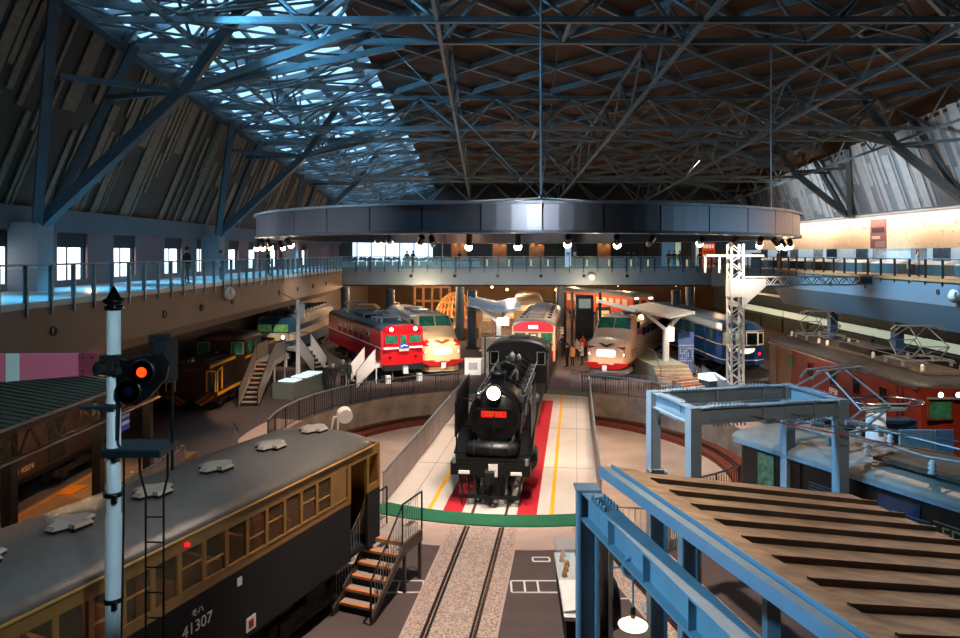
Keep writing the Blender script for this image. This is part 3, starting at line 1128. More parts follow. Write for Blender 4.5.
for k, px in enumerate((257, 262, 269, 281, 289)):
    p = ring_pt(px, k % 2 == 0)
    spotlight('spotlight in the bright cluster at the left end of the ring', p, (-10 + k * 1.5, 30 + 3 * k, 0), True, 500, 45, WARM, 'lamps at the left end of the ring')
for k, px in enumerate((776, 783, 790)):
    p = ring_pt(px, k % 2 == 0)
    spotlight('spotlight in the cluster at the right end of the ring', p, (17, 26 + 5 * k, 2), True, 700, 45, WARM, 'lamps at the right end of the ring')

# ------------------------------------------------------------------ turntable bridge
br = thing('turntable_bridge', 'pale turntable bridge with yellow lines and red strips under the steam locomotive', 'turntable bridge', (CX, CY, 0), -BRA)
HW = 3.45
m = MB(); m.box((0, 0, -.2), (2 * HW, 19.1, .38)); m.box((-1.3, 0, -.8), (.5, 18.6, .85), m=1); m.box((1.3, 0, -.8), (.5, 18.6, .85), m=1)
m.build('deck', ['deck', 'black'], br)
for s_ in (-1, 1):
    x = s_ * 1.95
    MB().box((x, -.1, .0), (.13, 18.9, .012)).build('yellow_line', 'yellow', br)
    MB().box((s_ * 1.18, -1.0, .0), (.62, 17.2, .014)).build('red_strip', 'red', br)
    MB().box((s_ * .53, 0, .01), (.08, 19.4, .05)).build('rail', 'rail', br)
for s_ in (-1, 1):
    pts = []
    for k in range(13):
        a = -.36 + .72 * k / 12
        pts.append((10.55 * math.sin(a), s_ * 10.55 * math.cos(a)))
    pts2 = [(9.62 * math.sin(-.38 + .76 * k / 12), s_ * 9.62 * math.cos(-.38 + .76 * k / 12)) for k in range(13)]
    m = MB()
    for k in range(12):
        q = [pts[k], pts[k + 1], pts2[k + 1], pts2[k]]
        if s_ > 0: q = q[::-1]
        m.prism(q, 'z', -.3, .016)
    m.build('end_plate', 'green', br)
for s_ in (-1, 1):
    t_len = 18.6
    n = 12
    for k in range(n):
        y0 = -9.3 + t_len * k / n
        MB().box((s_ * (HW + .04), y0 + t_len / n / 2, .52), (.05, t_len / n - .03, 1.0)).build('parapet_panel', 'parapet', br)
    m = MB(); m.tube((s_ * (HW + .04), -9.3, 1.08), (s_ * (HW + .04), 9.3, 1.08), .04, 8)
    m.build('handrail', 'galv', br)
m = MB()
for x in (-2.7, 2.75):
    m.box((x, 0, -.004), (.02, 18.8, .012))
for y in (-4.5, 1.5, 6):
    m.box((0, y, -.004), (6.8, .02, .011))
m.build('deck_joint', mat('joint', '8f857e', .8), br)

# pit fence round the rim
def fence(label, a0, a1, r, parts=1, dark=True, h=1.05):
    t = thing('rim_fence', label, 'fence', (CX, CY, 0))
    n = max(2, int((a1 - a0) * r / 1.3))
    pts = [Vector((r * math.cos(a0 + (a1 - a0) * k / n), r * math.sin(a0 + (a1 - a0) * k / n), 0)) for k in range(n + 1)]
    m = MB(); m.path([p + Vector((0, 0, h)) for p in pts], .035, 6)
    m.build('handrail', 'galv' if dark else 'chrome', t)
    m = MB(); m.path([p + Vector((0, 0, .12)) for p in pts], .02, 5)
    m.build('bottom_rail', 'black', t)
    for k, p in enumerate(pts):
        MB().box((p.x, p.y, h / 2), (.05, .05, h)).build('post', 'black', t)
        if k < n:
            q = pts[k + 1]
            m = MB()
            nb = 9
            for j in range(1, nb):
                c = p.lerp(q, j / nb)
                m.box((c.x, c.y, h / 2 + .04), (.02, .02, h - .2))
            m.build('baluster_panel', 'black', t)
    return t


fence('black curved fence along the left rim of the turntable pit', R(106), R(188), PR + .15)
fence('black curved fence along the right rim of the turntable pit', R(20), R(66), PR + .15)
fence('fence along the near right rim of the turntable pit', R(291), R(340), PR + .15)

# ------------------------------------------------------------------ rail vehicle helpers
glassd = M['darkglass']
m_under = mat('underframe_black', '17161a', .7, var=.2)
m_wheel = mat('wheel_steel', '3a3838', .5, .5, var=.2)


def bogie(parent, y, wb=2.1, r=.43, w=1.0):
    m = MB()
    for s_ in (-1, 1):
        m.box((s_ * 1.0, y, .55), (.14, wb + .9, .24), ch=.02)
        m.box((s_ * 1.02, y, .72), (.18, .7, .3))
        for dy in (-wb / 2, wb / 2):
            m.box((s_ * 1.02, y + dy, .48), (.2, .36, .34))
    m.box((0, y, .65), (2.0, .5, .25))
    b = m.build('bogie', m_under, parent)
    for dy in (-wb / 2, wb / 2):
        m = MB()
        for s_ in (-1, 1):
            m.lathe([(.02, -.05), (r, -.05), (r, .05), (.02, .05)], (s_ * .58, y + dy, r + .04), 20, 'x')
        m.tube((-.6, y + dy, r + .04), (.6, y + dy, r + .04), .07)
        m.build('wheelset', m_wheel, b)
    return b


def arch(W, ze, zt, n=10, ov=.04, e=2.2):
    """roof arc points from left eave to right eave"""
    pts = []
    for i in range(n + 1):
        a = PI - PI * i / n
        c_, s_ = math.cos(a), math.sin(a)
        x = (W / 2 + ov) * (abs(c_) ** (2 / e)) * (1 if c_ >= 0 else -1)
        z = ze + (zt - ze) * (abs(s_) ** (2 / e))
        pts.append((x, z))
    return pts


def roof_mesh(W, ze, zt, y0, y1, round_ends=.5, e=2.2):
    m = MB()
    secs = []
    ys = [(y0, .72, .45), (y0 + round_ends * .35, .93, .8), (y0 + round_ends, 1, 1), (y1 - round_ends, 1, 1), (y1 - round_ends * .35, .93, .8), (y1, .72, .45)] if round_ends > 0 else [(y0, 1, 1), (y1, 1, 1)]
    for yy, fx, fz in ys:
        a = arch(W, ze, ze + (zt - ze) * fz, e=e)
        sec = [(x * (fx if abs(x) > -1 else 1), yy, z) for x, z in a]
        sec += [(W / 2 * fx, yy, ze - .02), (-W / 2 * fx, yy, ze - .02)]
        secs.append(sec)
    m.rings(secs)
    return m


def windows(parent, side, W, ys, z, w, h, m_='darkglass', frame=None, name='window', t=.03):
    """side windows standing 1 cm proud of the body side"""
    out = []
    for y in ys:
        m = MB()
        m.box((side * (W / 2 + t / 2 - .01), y, z), (t, w, h))
        o = m.build(name, m_, parent)
        if frame:
            f = MB()
            for dy in (-w / 2, w / 2):
                f.box((side * (W / 2 + t / 2), y + dy, z), (t + .02, .05, h + .05))
            for dz in (-h / 2, h / 2):
                f.box((side * (W / 2 + t / 2), y, z + dz), (t + .02, w + .05, .05))
            f.build('window_frame', frame, o)
        out.append(o)
    return out


def pantograph(parent, y, z, s=1.0, up=.9, m_='galv', mats=None):
    """diamond pantograph with a folded four-arm frame"""
    m = MB()
    for sy in (-.55, .55):
        m.bar((-.9 * s, y + sy * s, z + .22), (.9 * s, y + sy * s, z + .22), .06)
    for sx in (-.9, .9):
        m.bar((sx * s, y - .7 * s, z + .22), (sx * s, y + .7 * s, z + .22), .06)
        for sy in (-.55, .55):
            m.tube((sx * s, y + sy * s, z), (sx * s, y + sy * s, z + .22), .06, 8)
    o = m.build('pantograph', m_, parent)
    m = MB()
    for sx in (-.55, .55):
        for sy in (-1, 1):
            m.tube((sx * s, y + sy * .45 * s, z + .27), (sx * s * .9, y + sy * 1.05 * s, z + .27 + up * .45), .028, 6)
            m.tube((sx * s * .9, y + sy * 1.05 * s, z + .27 + up * .45), (sx * s * .6, y, z + .27 + up), .022, 6)
    for sy in (-1, 1):
        m.tube((-.5 * s, y + sy * 1.05 * s, z + .27 + up * .45), (.5 * s, y + sy * 1.05 * s, z + .27 + up * .45), .022, 6)
        m.tube((-.55 * s, y + sy * .45 * s, z + .27), (.5 * s, y + sy * 1.05 * s, z + .27 + up * .45), .014, 5)
    m.build('diamond_frame', m_, o)
    m = MB()
    for sy in (-.16, .16):
        pts = [(-.95 * s, y + sy, z + .27 + up - .14), (-.75 * s, y + sy, z + .3 + up), (.75 * s, y + sy, z + .3 + up), (.95 * s, y + sy, z + .27 + up - .14)]
        m.path(pts, .025, 6)
    m.build('contact_strip', m_, o)
    return o


def insulator(parent, x, y, z, m_='whitegl', h=.22):
    m = MB()
    m.lathe([(.02, 0), (.09, 0), (.05, h * .25), (.09, h * .4), (.05, h * .55), (.08, h * .7), (.03, h), (.01, h)], (x, y, z), 10)
    return m.build('insulator', m_, parent)


def headlight(parent, x, y, z, r=.14, on=True, name='headlight', depth=.12):
    o = MB().lathe([(.01, depth), (r * 1.15, depth), (r * 1.15, 0), (r, -.01), (r, .02), (.01, .02)], (x, y, z), 16, 'y').build(name, 'chrome', parent)
    MB().lathe([(.01, -.015), (r * .9, -.005), (r * .9, .02), (.01, .02)], (x, y, z), 16, 'y').build('lamp_glass', (mat('headlamp_on', 'fff4e0', .3, var=0, emit=14, ecol='ffe8c8') if on else 'chrome'), o)
    return o


def superring(y, hw, z0, z1, n=28, e=4.0, et=None):
    zc, hh = (z0 + z1) / 2, (z1 - z0) / 2
    out = []
    for i in range(n):
        a = 2 * PI * i / n + PI / n
        c_, s_ = math.cos(a), math.sin(a)
        ee = et if (et and s_ > 0) else e
        out.append((hw * abs(c_) ** (2 / ee) * (1 if c_ >= 0 else -1), y, zc + hh * abs(s_) ** (2 / ee) * (1 if s_ >= 0 else -1)))
    return out


# ------------------------------------------------------------------ steam locomotive
BRZ = -BRA
p = Vector((CX, CY, 0)) + Matrix.Rotation(-BRA, 3, 'Z') @ Vector((-.05, -8.9, .05))
sl = thing('steam_locomotive', 'black steam locomotive with lit round headlight and red number plate on the turntable bridge', 'steam locomotive', p, -BRA)
bk, bg = 'black', 'blackgl'
m = MB(); m.box((0, .15, 1.12), (2.62, .22, .42), ch=.02); m.box((0, .5, 1.36), (2.5, .7, .06))
m.build('buffer_beam', bk, sl)
m = MB()
for k in range(9):
    x = -1.05 + 2.1 * k / 8
    m.bar((x, .25, .9), (x * .85, .05 - .1 * (1 - abs(x)), .22), .05, .07)
m.box((0, .0, .25), (1.9, .1, .12))
m.build('pilot', bk, sl)
m = MB(); m.box((0, -.1, .95), (.3, .45, .34), ch=.05); m.box((0, -.36, .95), (.16, .14, .4))
m.build('coupler', 'blackm', sl)
for x in (-.85, .85):
    MB().box((x, .0, 1.02), (.36, .05, .1)).build('marker_plate', 'white', sl)
    MB().tube((x * 1.4, .02, 1.3), (x * 1.4, .02, 1.5), .06, 8).build('marker_lamp', 'silver', sl)
# feedwater heater drum
m = MB(); m.lathe([(.01, -.88), (.22, -.86), (.27, -.8), (.27, .8), (.22, .86), (.01, .88)], (0, .62, 1.62), 18, 'x')
m.build('feedwater_heater', 'black', sl)
m = MB()
for x in (-.6, 0, .6): m.lathe([(.28, -.03), (.285, 0), (.28, .03)], (x, .62, 1.62), 18, 'x')
m.build('heater_band', 'blackm', sl)
# cylinders
for s_ in (-1, 1):
    m = MB(); m.lathe([(.01, 0), (.36, 0), (.4, .06), (.4, 1.0), (.36, 1.06), (.01, 1.06)], (s_ * 1.05, 1.7, .95), 18, 'y'); m.box((s_ * 1.05, 2.2, 1.45), (.5, .9, .45), ch=.05)
    m.build('cylinder', bk, sl)
# smokebox and boiler
BZ = 2.54
m = MB(); m.lathe([(.01, -.2), (.35, -.19), (.62, -.1), (.72, 0), (.86, .02), (.86, 2.1)], (0, 1.35, BZ), 32, 'y')
m.build('smokebox', bk, sl)
m = MB(); m.lathe([(.89, -.02), (.9, .02), (.89, .06)], (0, 1.38, BZ), 32, 'y')
for k in range(24):
    a = 2 * PI * k / 24
    m.ball((.78 * math.cos(a), 1.34, BZ + .78 * math.sin(a)), .025, 6)
m.bar((-.6, 1.14, BZ + .3), (.6, 1.14, BZ + .3), .04); m.bar((0, 1.1, BZ - .5), (0, 1.1, BZ + .1), .05)
m.build('smokebox_ring', 'black', sl)
m = MB(); m.lathe([(.8, 0), (.82, .05), (.82, 6.6), (.9, 6.7), (.92, 8.4)], (0, 3.4, BZ), 32, 'y')
m.build('boiler', bg, sl)
for k in range(5): MB().lathe([(.845, -.03), (.85, 0), (.845, .03)], (0, 4.2 + 1.35 * k, BZ), 32, 'y').build('boiler_band', 'blackm', sl)
pl = MB().box((0, 1.1, BZ + .13), (.86, .04, .21)).build('number_plate', mat('plate_red', 'd01414', .4, var=.05), sl)
text('plate_lettering', 'C57 135', .17, pl, (0, 1.077, BZ + .13), (PI / 2, 0, 0), mat('plate_gold', 'd8a050', .3, .6))
# headlight and side lamp
m = MB(); m.lathe([(.02, .42), (.24, .4), (.27, .1), (.27, 0), (.24, 0), (.23, .05), (.01, .05)], (0, 1.0, BZ + .86), 20, 'y'); m.box((0, 1.2, BZ + .58), (.2, .2, .25))
h_ = m.build('headlight', bk, sl)
MB().lathe([(.01, -.02), (.225, 0), (.225, .03), (.01, .03)], (0, 1.0, BZ + .86), 20, 'y').build('lamp_glass', mat('loco_lamp_on', 'fff6e4', .3, var=0, emit=16, ecol='ffe9c0'), h_)
lp = MB().lathe([(.01, .15), (.12, .15), (.13, 0), (.01, -.02)], (-.52, 1.1, BZ + .76), 14, 'y').build('side_lamp', 'chrome', sl)
# chimney
m = MB(); m.lathe([(.34, 0), (.27, .1), (.25, .45), (.3, .52), (.3, .58), (.22, .58), (.2, .3), (.01, .3)], (0, 2.35, BZ + .78), 20)
m.build('chimney', bk, sl)
# domes
m = MB(); m.lathe([(.5, -.3), (.48, 0), (.46, .25), (.38, .44), (.22, .55), (.01, .58)], (0, 5.0, BZ + .72), 24)
m.xf = None
d_ = m.build('steam_dome', bg, sl)
d_.data.transform(Matrix.Translation((0, 5.0, 0)) @ Matrix.Diagonal((1.1, 1.9, 1, 1)) @ Matrix.Translation((0, -5.0, 0)))
m = MB(); m.lathe([(.12, 0), (.12, .3), (.05, .4), (.01, .42)], (0, 8.2, BZ + .85), 12); m.lathe([(.1, 0), (.1, .22), (.01, .3)], (.25, 8.6, BZ + .83), 12)
m.build('safety_valve', 'silver', sl)
# smoke deflectors
for s_ in (-1, 1):
    x = s_ * 1.27
    m = MB()
    m.prism([(.75, 1.95), (3.6, 1.95), (3.6, 3.0), (3.3, 3.42), (1.15, 3.42), (.75, 3.1)], 'x', x - .02, x + .02)
    d_ = m.build('smoke_deflector', bk, sl)
    m = MB(); m.tube((x - s_ * .04, .78, 1.5), (x - s_ * .04, .78, 3.15), .025, 6); m.bar((x, 2.2, 3.0), (s_ * .8, 2.2, 2.8), .04)
    m.build('deflector_stay', 'black', d_)
# running boards
for s_ in (-1, 1):
    m = MB(); m.box((s_ * 1.12, 6.6, 1.93), (.42, 8.6, .06)); m.box((s_ * 1.3, 6.6, 1.85), (.05, 8.6, .18)); m.bar((s_ * 1.12, 2.2, 1.9), (s_ * 1.12, .8, 1.4), .42, .05)
    m.build('running_board', 'black', sl)
    m = MB(); m.tube((s_ * .88, 3.5, BZ + .45), (s_ * .95, 11.2, BZ + .45), .025, 6)
    for k in range(6): m.tube((s_ * .8, 4 + 1.2 * k, BZ + .4), (s_ * .9, 4 + 1.2 * k, BZ + .45), .02, 5)
    m.build('handrail', 'silver', sl)
    m = MB(); m.path([(s_ * .9, 3.5, 2.1), (s_ * .9, 4.5, 2.5), (s_ * .92, 7.2, 2.5), (s_ * .92, 8.6, 1.9)], .04, 6); m.path([(s_ * .85, 2.6, 3.0), (s_ * .9, 4.2, 2.75), (s_ * .95, 9, 2.75)], .03, 6)
    m.lathe([(.01, -.4), (.16, -.4), (.16, .4), (.01, .4)], (s_ * 1.12, 6.2, 2.2), 12, 'y')
    m.build('pipework', 'steeld', sl)
# cab
m = MB()
for s_ in (-1, 1):
    m.box((s_ * 1.38, 12.1, 2.2), (.05, 2.0, 1.35)); m.box((s_ * 1.38, 12.1, 3.32), (.05, 2.0, .3)); m.box((s_ * 1.38, 11.2, 3.0), (.05, .2, .5)); m.box((s_ * 1.38, 12.1, 3.0), (.05, .15, .5)); m.box((s_ * 1.38, 13.0, 3.0), (.05, .2, .5))
pts = [(-1.4, 1.55), (1.4, 1.55), (1.4, 3.4)] + [(1.4 * math.cos(a), 3.4 + .5 * math.sin(a)) for a in [PI * k / 10 for k in range(1, 10)]] + [(-1.4, 3.4)]
m.prism(pts, 'y', 11.08, 11.14)
m.box((0, 12.1, 1.5), (2.7, 2.1, .1))
cb = m.build('cab', bk, sl)
m = MB()
sec = [(1.5 * math.cos(PI * k / 12), 3.42 + .54 * math.sin(PI * k / 12)) for k in range(13)]
sec2 = [(1.44 * math.cos(PI * k / 12), 3.38 + .5 * math.sin(PI * k / 12)) for k in range(12, -1, -1)]
m.rings([[(x, y, z) for x, z in sec + sec2] for y in (10.85, 13.4)])
m.box((0, 12.2, 4.0), (1.0, .9, .1))
m.build('cab_roof', mat('cab_roof_black', '26282b', .45, .2), cb)
for s_ in (-1, 1):
    MB().box((s_ * 1.12, 11.07, 3.1), (.34, .03, .55)).build('cab_window', 'darkglass', cb)
    f = MB()
    for dx in (-.19, .19): f.box((s_ * 1.12 + dx, 11.06, 3.1), (.03, .04, .6))
    for dz in (-.3, .3): f.box((s_ * 1.12, 11.06, 3.1 + dz), (.4, .04, .03))
    f.build('window_frame', 'silver', cb)
# tender
m = MB(); m.box((0, 16.6, 1.95), (2.75, 6.1, 1.6), ch=.05); m.box((0, 16.6, 1.1), (2.5, 6.3, .2))
tn = m.build('tender_body', bk, sl)
m = MB(); m.box((0, 15.6, 2.85), (2.3, 3.6, .35), ch=.1)
for q in range(60):
    m.ball((random.uniform(-1, 1), random.uniform(14, 17.2), 3.0), random.uniform(.1, .2), 5)
m.build('coal_load', mat('coal', '0a0a0b', .5, var=.4, scale=10), tn)
m = MB()
for s_ in (-1, 1):
    m.box((s_ * 1.3, 15.8, 2.95), (.05, 4.2, .5))
    for y in (14.6, 15.9, 17.2, 18.4): m.box((s_ * 1.385, y, 1.95), (.02, .04, 1.5))
m.build('tender_side_board', bk, tn)
# wheels
def wheel(parent, x, y, r, name, spokes=0, m_='black'):
    m = MB()
    m.lathe([(r - .1, -.06), (r, -.06), (r + .03, -.09) if False else (r, -.05), (r, .06), (r - .1, .06), (r - .1, -.06)], (x, y, r + .02), 28, 'x')
    m.lathe([(.01, -.08), (.16, -.08), (.16, .08), (.01, .08)], (x, y, r + .02), 12, 'x')
    if spokes:
        for k in range(spokes):
            a = 2 * PI * k / spokes
            m.bar((x, y, r + .02), (x, y + (r - .08) * math.cos(a), r + .02 + (r - .08) * math.sin(a)), .06, .08)
    else:
        m.lathe([(.01, -.02), (r - .08, -.02), (r - .08, .02), (.01, .02)], (x, y, r + .02), 24, 'x')
    return m.build(name, m_, parent)


for y in (1.2, 3.2):
    for s_ in (-1, 1): wheel(sl, s_ * .58, y, .43, 'leading_wheel')
for y in (5.0, 7.0, 9.0):
    for s_ in (-1, 1): wheel(sl, s_ * .6, y, .86, 'driving_wheel', 14)
for s_ in (-1, 1): wheel(sl, s_ * .58, 11.6, .43, 'trailing_wheel')
for y in (14.3, 15.7, 17.5, 18.9):
    for s_ in (-1, 1): wheel(tn, s_ * .58, y, .43, 'tender_wheel')
for s_ in (-1, 1):
    MB().bar((s_ * .78, 5.0, .65), (s_ * .78, 9.0, .65), .06, .12).build('coupling_rod', 'silver', sl)
    MB().bar((s_ * .88, 2.9, .95), (s_ * .88, 7.0, .62), .06, .12).build('main_rod', 'silver', sl)
m = MB(); m.box((0, 6.5, 1.2), (.95, 11, .5)); m.box((0, 16.6, .8), (1.2, 5.6, .3)); m.box((0, .9, 1.0), (.9, 1.4, .4))
m.build('main_frame', bk, sl)

# front stand sign and wheel stops
sg = thing('sign_stand', 'small white notice on a thin stand in front of the steam locomotive', 'sign', G(493, 505, .05) + Vector((0, 0, .015)))
MB().lathe([(.01, 0), (.16, 0), (.16, .02), (.02, .03), (.02, .9), (.01, .9)], (0, 0, 0), 14).build('stand', 'black', sg)
MB().box((0, -.02, 1.1), (.3, .02, .42)).build('notice', 'white', sg)
text('symbol', 'A ?', .13, sg, (0, -.035, 1.1), (PI / 2, 0, 0), mat('notice_orange', 'd06020', .6))
for s_, px in ((-1, 478), (1, 511)):
    t = thing('wheel_stop', ('left' if s_ < 0 else 'right') + ' black rail stop on a pale plate before the steam locomotive', 'wheel stop', G(px, 502))
    MB().box((0, 0, .02), (.45, .3, .03)).build('plate', 'galv', t)
    MB().lathe([(.01, .03), (.14, .03), (.1, .12), (.03, .16), (.03, .3), (.01, .3)], (0, 0, 0), 12).build('stop_block', 'black', t)

# ------------------------------------------------------------------ ochre carriage at lower left
pc, rzc = radial(0.403, 14.66, -1, .27)
oc = thing('railway_carriage', 'old ochre railway carriage with grey canvas roof and star-shaped vents at lower left', 'railway carriage', pc, rzc)
m_och = mat('ochre_paint', '8a6230', .45, var=.18, scale=2, coat=.2)
m_och2 = mat('ochre_trim', 'a87a3c', .4, var=.1)
m_dkb = mat('shaded_brown_paint', '0a0706', .85, var=.2)  # near black: the lower side's shade is put into this brown
CL = 16.0
EZ, BZ0, BZ1 = 3.54, 2.46, 1.12
for s_ in (-1, 1):
    x = s_ * 1.38
    m = MB()
    m.box((x, -CL / 2, 3.42), (.06, CL, .24))
    if s_ > 0:
        m.box((x, (-CL - 1.3) / 2, 2.53), (.06, CL - 1.3, .15)); m.box((x, -.28, 2.53), (.06, .56, .15))
        m.box((x, -1.36, 2.9), (.07, .14, .9)); m.box((x, -.55, 2.9), (.07, .08, .9)); m.box((x, -.04, 2.9), (.07, .08, .9))
        m.box((x, -1.75, 2.9), (.055, .55, .9))
    else:
        m.box((x, -CL / 2, 2.53), (.06, CL, .15)); m.box((x, -.04, 2.9), (.07, .08, .9))
    y = -2.05
    k = 0
    while y > -CL:
        m.box((x, y, 2.95), (.065, .09, .74))
        y -= .535
    m.box((x + s_ * .02, -CL / 2, 2.62), (.05, CL - (2.8 if s_ > 0 else 0), .04)) if s_ < 0 else m.box((x + .02, (-CL - 1.4) / 2, 2.62), (.05, CL - 1.4, .04))
    m.build('side_frame', m_och, oc)
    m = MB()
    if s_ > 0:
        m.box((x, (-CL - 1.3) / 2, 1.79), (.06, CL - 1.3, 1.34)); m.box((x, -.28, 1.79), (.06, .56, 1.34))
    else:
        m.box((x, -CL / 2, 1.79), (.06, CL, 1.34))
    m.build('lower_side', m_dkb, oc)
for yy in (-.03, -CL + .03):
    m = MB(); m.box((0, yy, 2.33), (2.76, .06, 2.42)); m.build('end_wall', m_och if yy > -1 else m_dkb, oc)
y = -2.05
k = 0
while y > -13:
    z = 2.95
    g_ = MB().box((1.38, y - .267, z), (.012, .44, .66)).build('window_pane', mat('car_glass', '6a5030', .05) if False else glass_mat('carriage_glass', '6a5a40', .35), oc)
    if k % 3 != 2:
        f = MB(); f.box((1.385, y - .267, z + (.06 if k % 2 else -.05)), (.025, .44, .03)); f.build('sash_bar', m_och2, g_)
    y -= .535
    k += 1
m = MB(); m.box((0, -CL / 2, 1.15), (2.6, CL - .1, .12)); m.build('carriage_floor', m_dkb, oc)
rf = roof_mesh(2.82, EZ, 3.86, -CL, 0, .7, e=2.3).build('roof', mat('grey_canvas_roof', '6c655f', .36, .35, var=.12, scale=6, bump=.35, bscale=60), oc)
m = MB()
for s_ in (-1, 1): m.tube((s_ * 1.44, -CL + .4, EZ), (s_ * 1.44, -.35, EZ), .03, 6)
m.build('gutter', m_och2, rf)
for k, (px, py) in enumerate(((310, 430), (267, 449), (212, 470), (148, 497), (65, 530), (-30, 570))):
    Yw = 11.19 / (.403 - (px - HX) / 700)
    yl = (Yw - pc.y) / math.cos(math.atan(.403))
    m = MB()
    w, l, b = .3, .36, .13
    pl = [(-w, -l * .45), (-w * .55, -l * .45), (-w * .3, -l), (w * .3, -l), (w * .55, -l * .45), (w, -l * .45), (w, l * .45), (w * .55, l * .45), (w * .3, l), (-w * .3, l), (-w * .55, l * .45), (-w, l * .45)]
    m.prism([(x_, y_ + yl) for x_, y_ in pl], 'z', 3.72, 3.9, m=1)
    m.rings([[(x_ * 1.06, y_ * 1.06 + yl, 3.91) for x_, y_ in pl], [(x_ * .9, y_ * .9 + yl, 3.96) for x_, y_ in pl]], smooth=False, m=0)
    m.build('roof_vent', [mat('vent_top', '9a9086', .6, var=.1), 'blackm'], rf)
# seats and interior
m_seat = mat('seat_rust', '8a3c1c', .7, var=.2)
for k in range(13):
    y = -2.6 - .98 * k
    if y < -12.8: break
    m = MB(); m.box((.85, y, 1.62), (.9, .5, .12), ch=.03); m.box((.85, y + .24, 2.2), (.9, .09, 1.15), ch=.03)
    sst = m.build('seat', m_seat, oc)
    MB().box((.42, y + .24, 2.8), (.05, .07, .25)).build('grab_handle', 'silver', sst)
MB().box((0, -.7, 1.8), (2.4, .9, 1.2)).build('door_bay_panel', mat('dark_red_interior', '5a1210', .6), oc) if False else None
m = MB(); m.box((0, -1.75, 2.0), (2.6, .06, 1.6)); m.build('inner_partition', mat('dark_red_interior', '5a1210', .6), oc)
for y in (-2.2, -13.5): bogie(oc, y)
MB().box((0, -CL / 2, .82), (1.6, 8, .5)).build('underframe', m_under, oc); MB().box((1.05, -6.5, .7), (.5, 1.6, .5)).build('battery_box', m_under, oc)
text('number_lettering', '41307', .27, oc, (1.415, -5.95, 1.95), (PI / 2, 0, PI / 2), 'white')
text('class_lettering', 'モハ', .14, oc, (1.415, -5.95, 2.18), (PI / 2, 0, PI / 2), 'white')
tag_ = MB().box((1.415, -4.65, 1.35), (.02, .26, .26)).build('notice', 'white', oc)
MB().box((1.43, -4.65, 1.35), (.01, .12, .14)).build('red_mark', 'red', tag_)
MB().box((1.415, -4.95, 2.25), (.02, .12, .15)).build('small_plate', 'white', oc)
tl = MB().lathe([(.01, .06), (.03, .06), (.04, 0), (.01, 0)], (1.41, -6.2, 3.4), 12, 'x').build('marker_lamp', mat('red_lamp_dim', 'd01020', .3, emit=2.5), oc)
for y in (-4, -8, -12):
    o = lamp('POINT', 'carriage_lamp', (0, y, 3.35), 22, (1, .55, .22), size=.08); o.parent = oc

# door steps with rails beside the ochre carriage
s1 = thing('access_stairs', 'dark metal steps with orange nosings up to the ochre carriage door', 'stairs', pc + Matrix.Rotation(rzc, 3, 'Z') @ Vector((1.68, -.2, 0)), rzc)
def stairs(t, n, rise, run, w, tread_m, nose_m, side_m, land=1.0, bal=True, rail_m='galv'):
    """flight descends towards -y from a landing of length land"""
    H = n * rise
    m = MB(); m.box((0, land / 2, H - .04), (w, land, .08)); m.build('landing', tread_m, t)
    for k in range(n):
        z = H - (k + 1) * rise if k < n - 0 else 0
        if z < .02: break
        o = MB().box((0, -run * (k + .5), z - .02), (w, run, .05)).build('tread', tread_m, t)
        MB().box((0, -run * (k + 1) + .03, z + .008), (w, .06, .012)).build('nosing', nose_m, o)
        MB().box((0, -run * (k + 1) + .04, z - rise / 2 - .03), (w, .02, rise - .06)).build('riser', 'blackm', o)
    nose = MB().box((0, .03, H + .008), (w, .06, .012)).build('nosing', nose_m, t)
    for s_ in (-1, 1):
        m = MB(); x = s_ * (w / 2 + .03)
        m.prism([(land, H - .02), (land, H - .28), (0, H - .28), (-run * n - .05, -.0), (-run * n + .15, 0.0), (-run * n + .0, .16), (0, H - .02)], 'x', x - .025, x + .025)
        m.build('stringer', side_m, t)
        m = MB()
        a0, a1, a2 = (x, land, H + .95), (x, -.05, H + .95), (x, -run * n, .95)
        m.path([a0, a1, a2, (x, -run * n, 0)], .025, 6); m.tube((x, land, H), (x, land, H + .95), .025, 6); m.tube((x, -.05, H), (x, -.05, H + .95), .022, 6)
        hr = m.build('handrail', 'black', t)
        if bal:
            m = MB()
            for k in range(1, int(run * n / .12)):
                yy = -k * .12; zz = H * (1 + yy / (run * n))
                m.tube((x, yy, zz), (x, yy, zz + .93), .009, 4)
            for k in range(1, int(land / .12)):
                m.tube((x, k * .12, H), (x, k * .12, H + .93), .009, 4)
            m.build('baluster_row', rail_m, hr)
    for x in (-w / 2, w / 2):
        for yy in (land - .05, .1):
            MB().box((x, yy, (H - .1) / 2), (.07, .07, H - .1)).build('leg', side_m, t)
m_nose = mat('orange_nosing', 'f07a20', .6, var=.05)
m_tread = mat('pale_tread', 'a8988c', .7, var=.1)
stairs(s1, 6, .205, .25, .95, m_tread, m_nose, mat('brown_steel', '564840', .5, .3), .95)

# ------------------------------------------------------------------ generic box locomotive / coach body
def body_box(parent, name, W, zf, ze, y0, y1, m_, taper=.0, facet=.0, round_=0.05, mf=None, mats=None):
    m = MB()
    secs = []
    hw = W / 2
    c = round_
    def sec(y, h, fy):
        # optional faceted front: centre of the face stands facet ahead
        return [(-h, y, zf), (h, y, zf), (h, y, ze), (-h, y, ze)]
    secs = [sec(y0, hw - taper, 0), sec(y0 + c, hw, 0), sec(y1 - c, hw, 0), sec(y1, hw - taper, 0)]
    m.rings(secs, smooth=False, m=mf)
    if facet > 0:
        h = hw - taper
        pl = [(-h, y0), (-h * .45, y0 - facet), (h * .45, y0 - facet), (h, y0)]
        m.prism(pl, 'z', zf, ze, m=0)
    return m.build(name, mats or m_, parent)


def coach_roof(parent, W, ze, zt, y0, y1, m_, e=2.6, re=.25):
    return roof_mesh(W, ze, zt, y0, y1, re, e).build('roof', m_, parent)


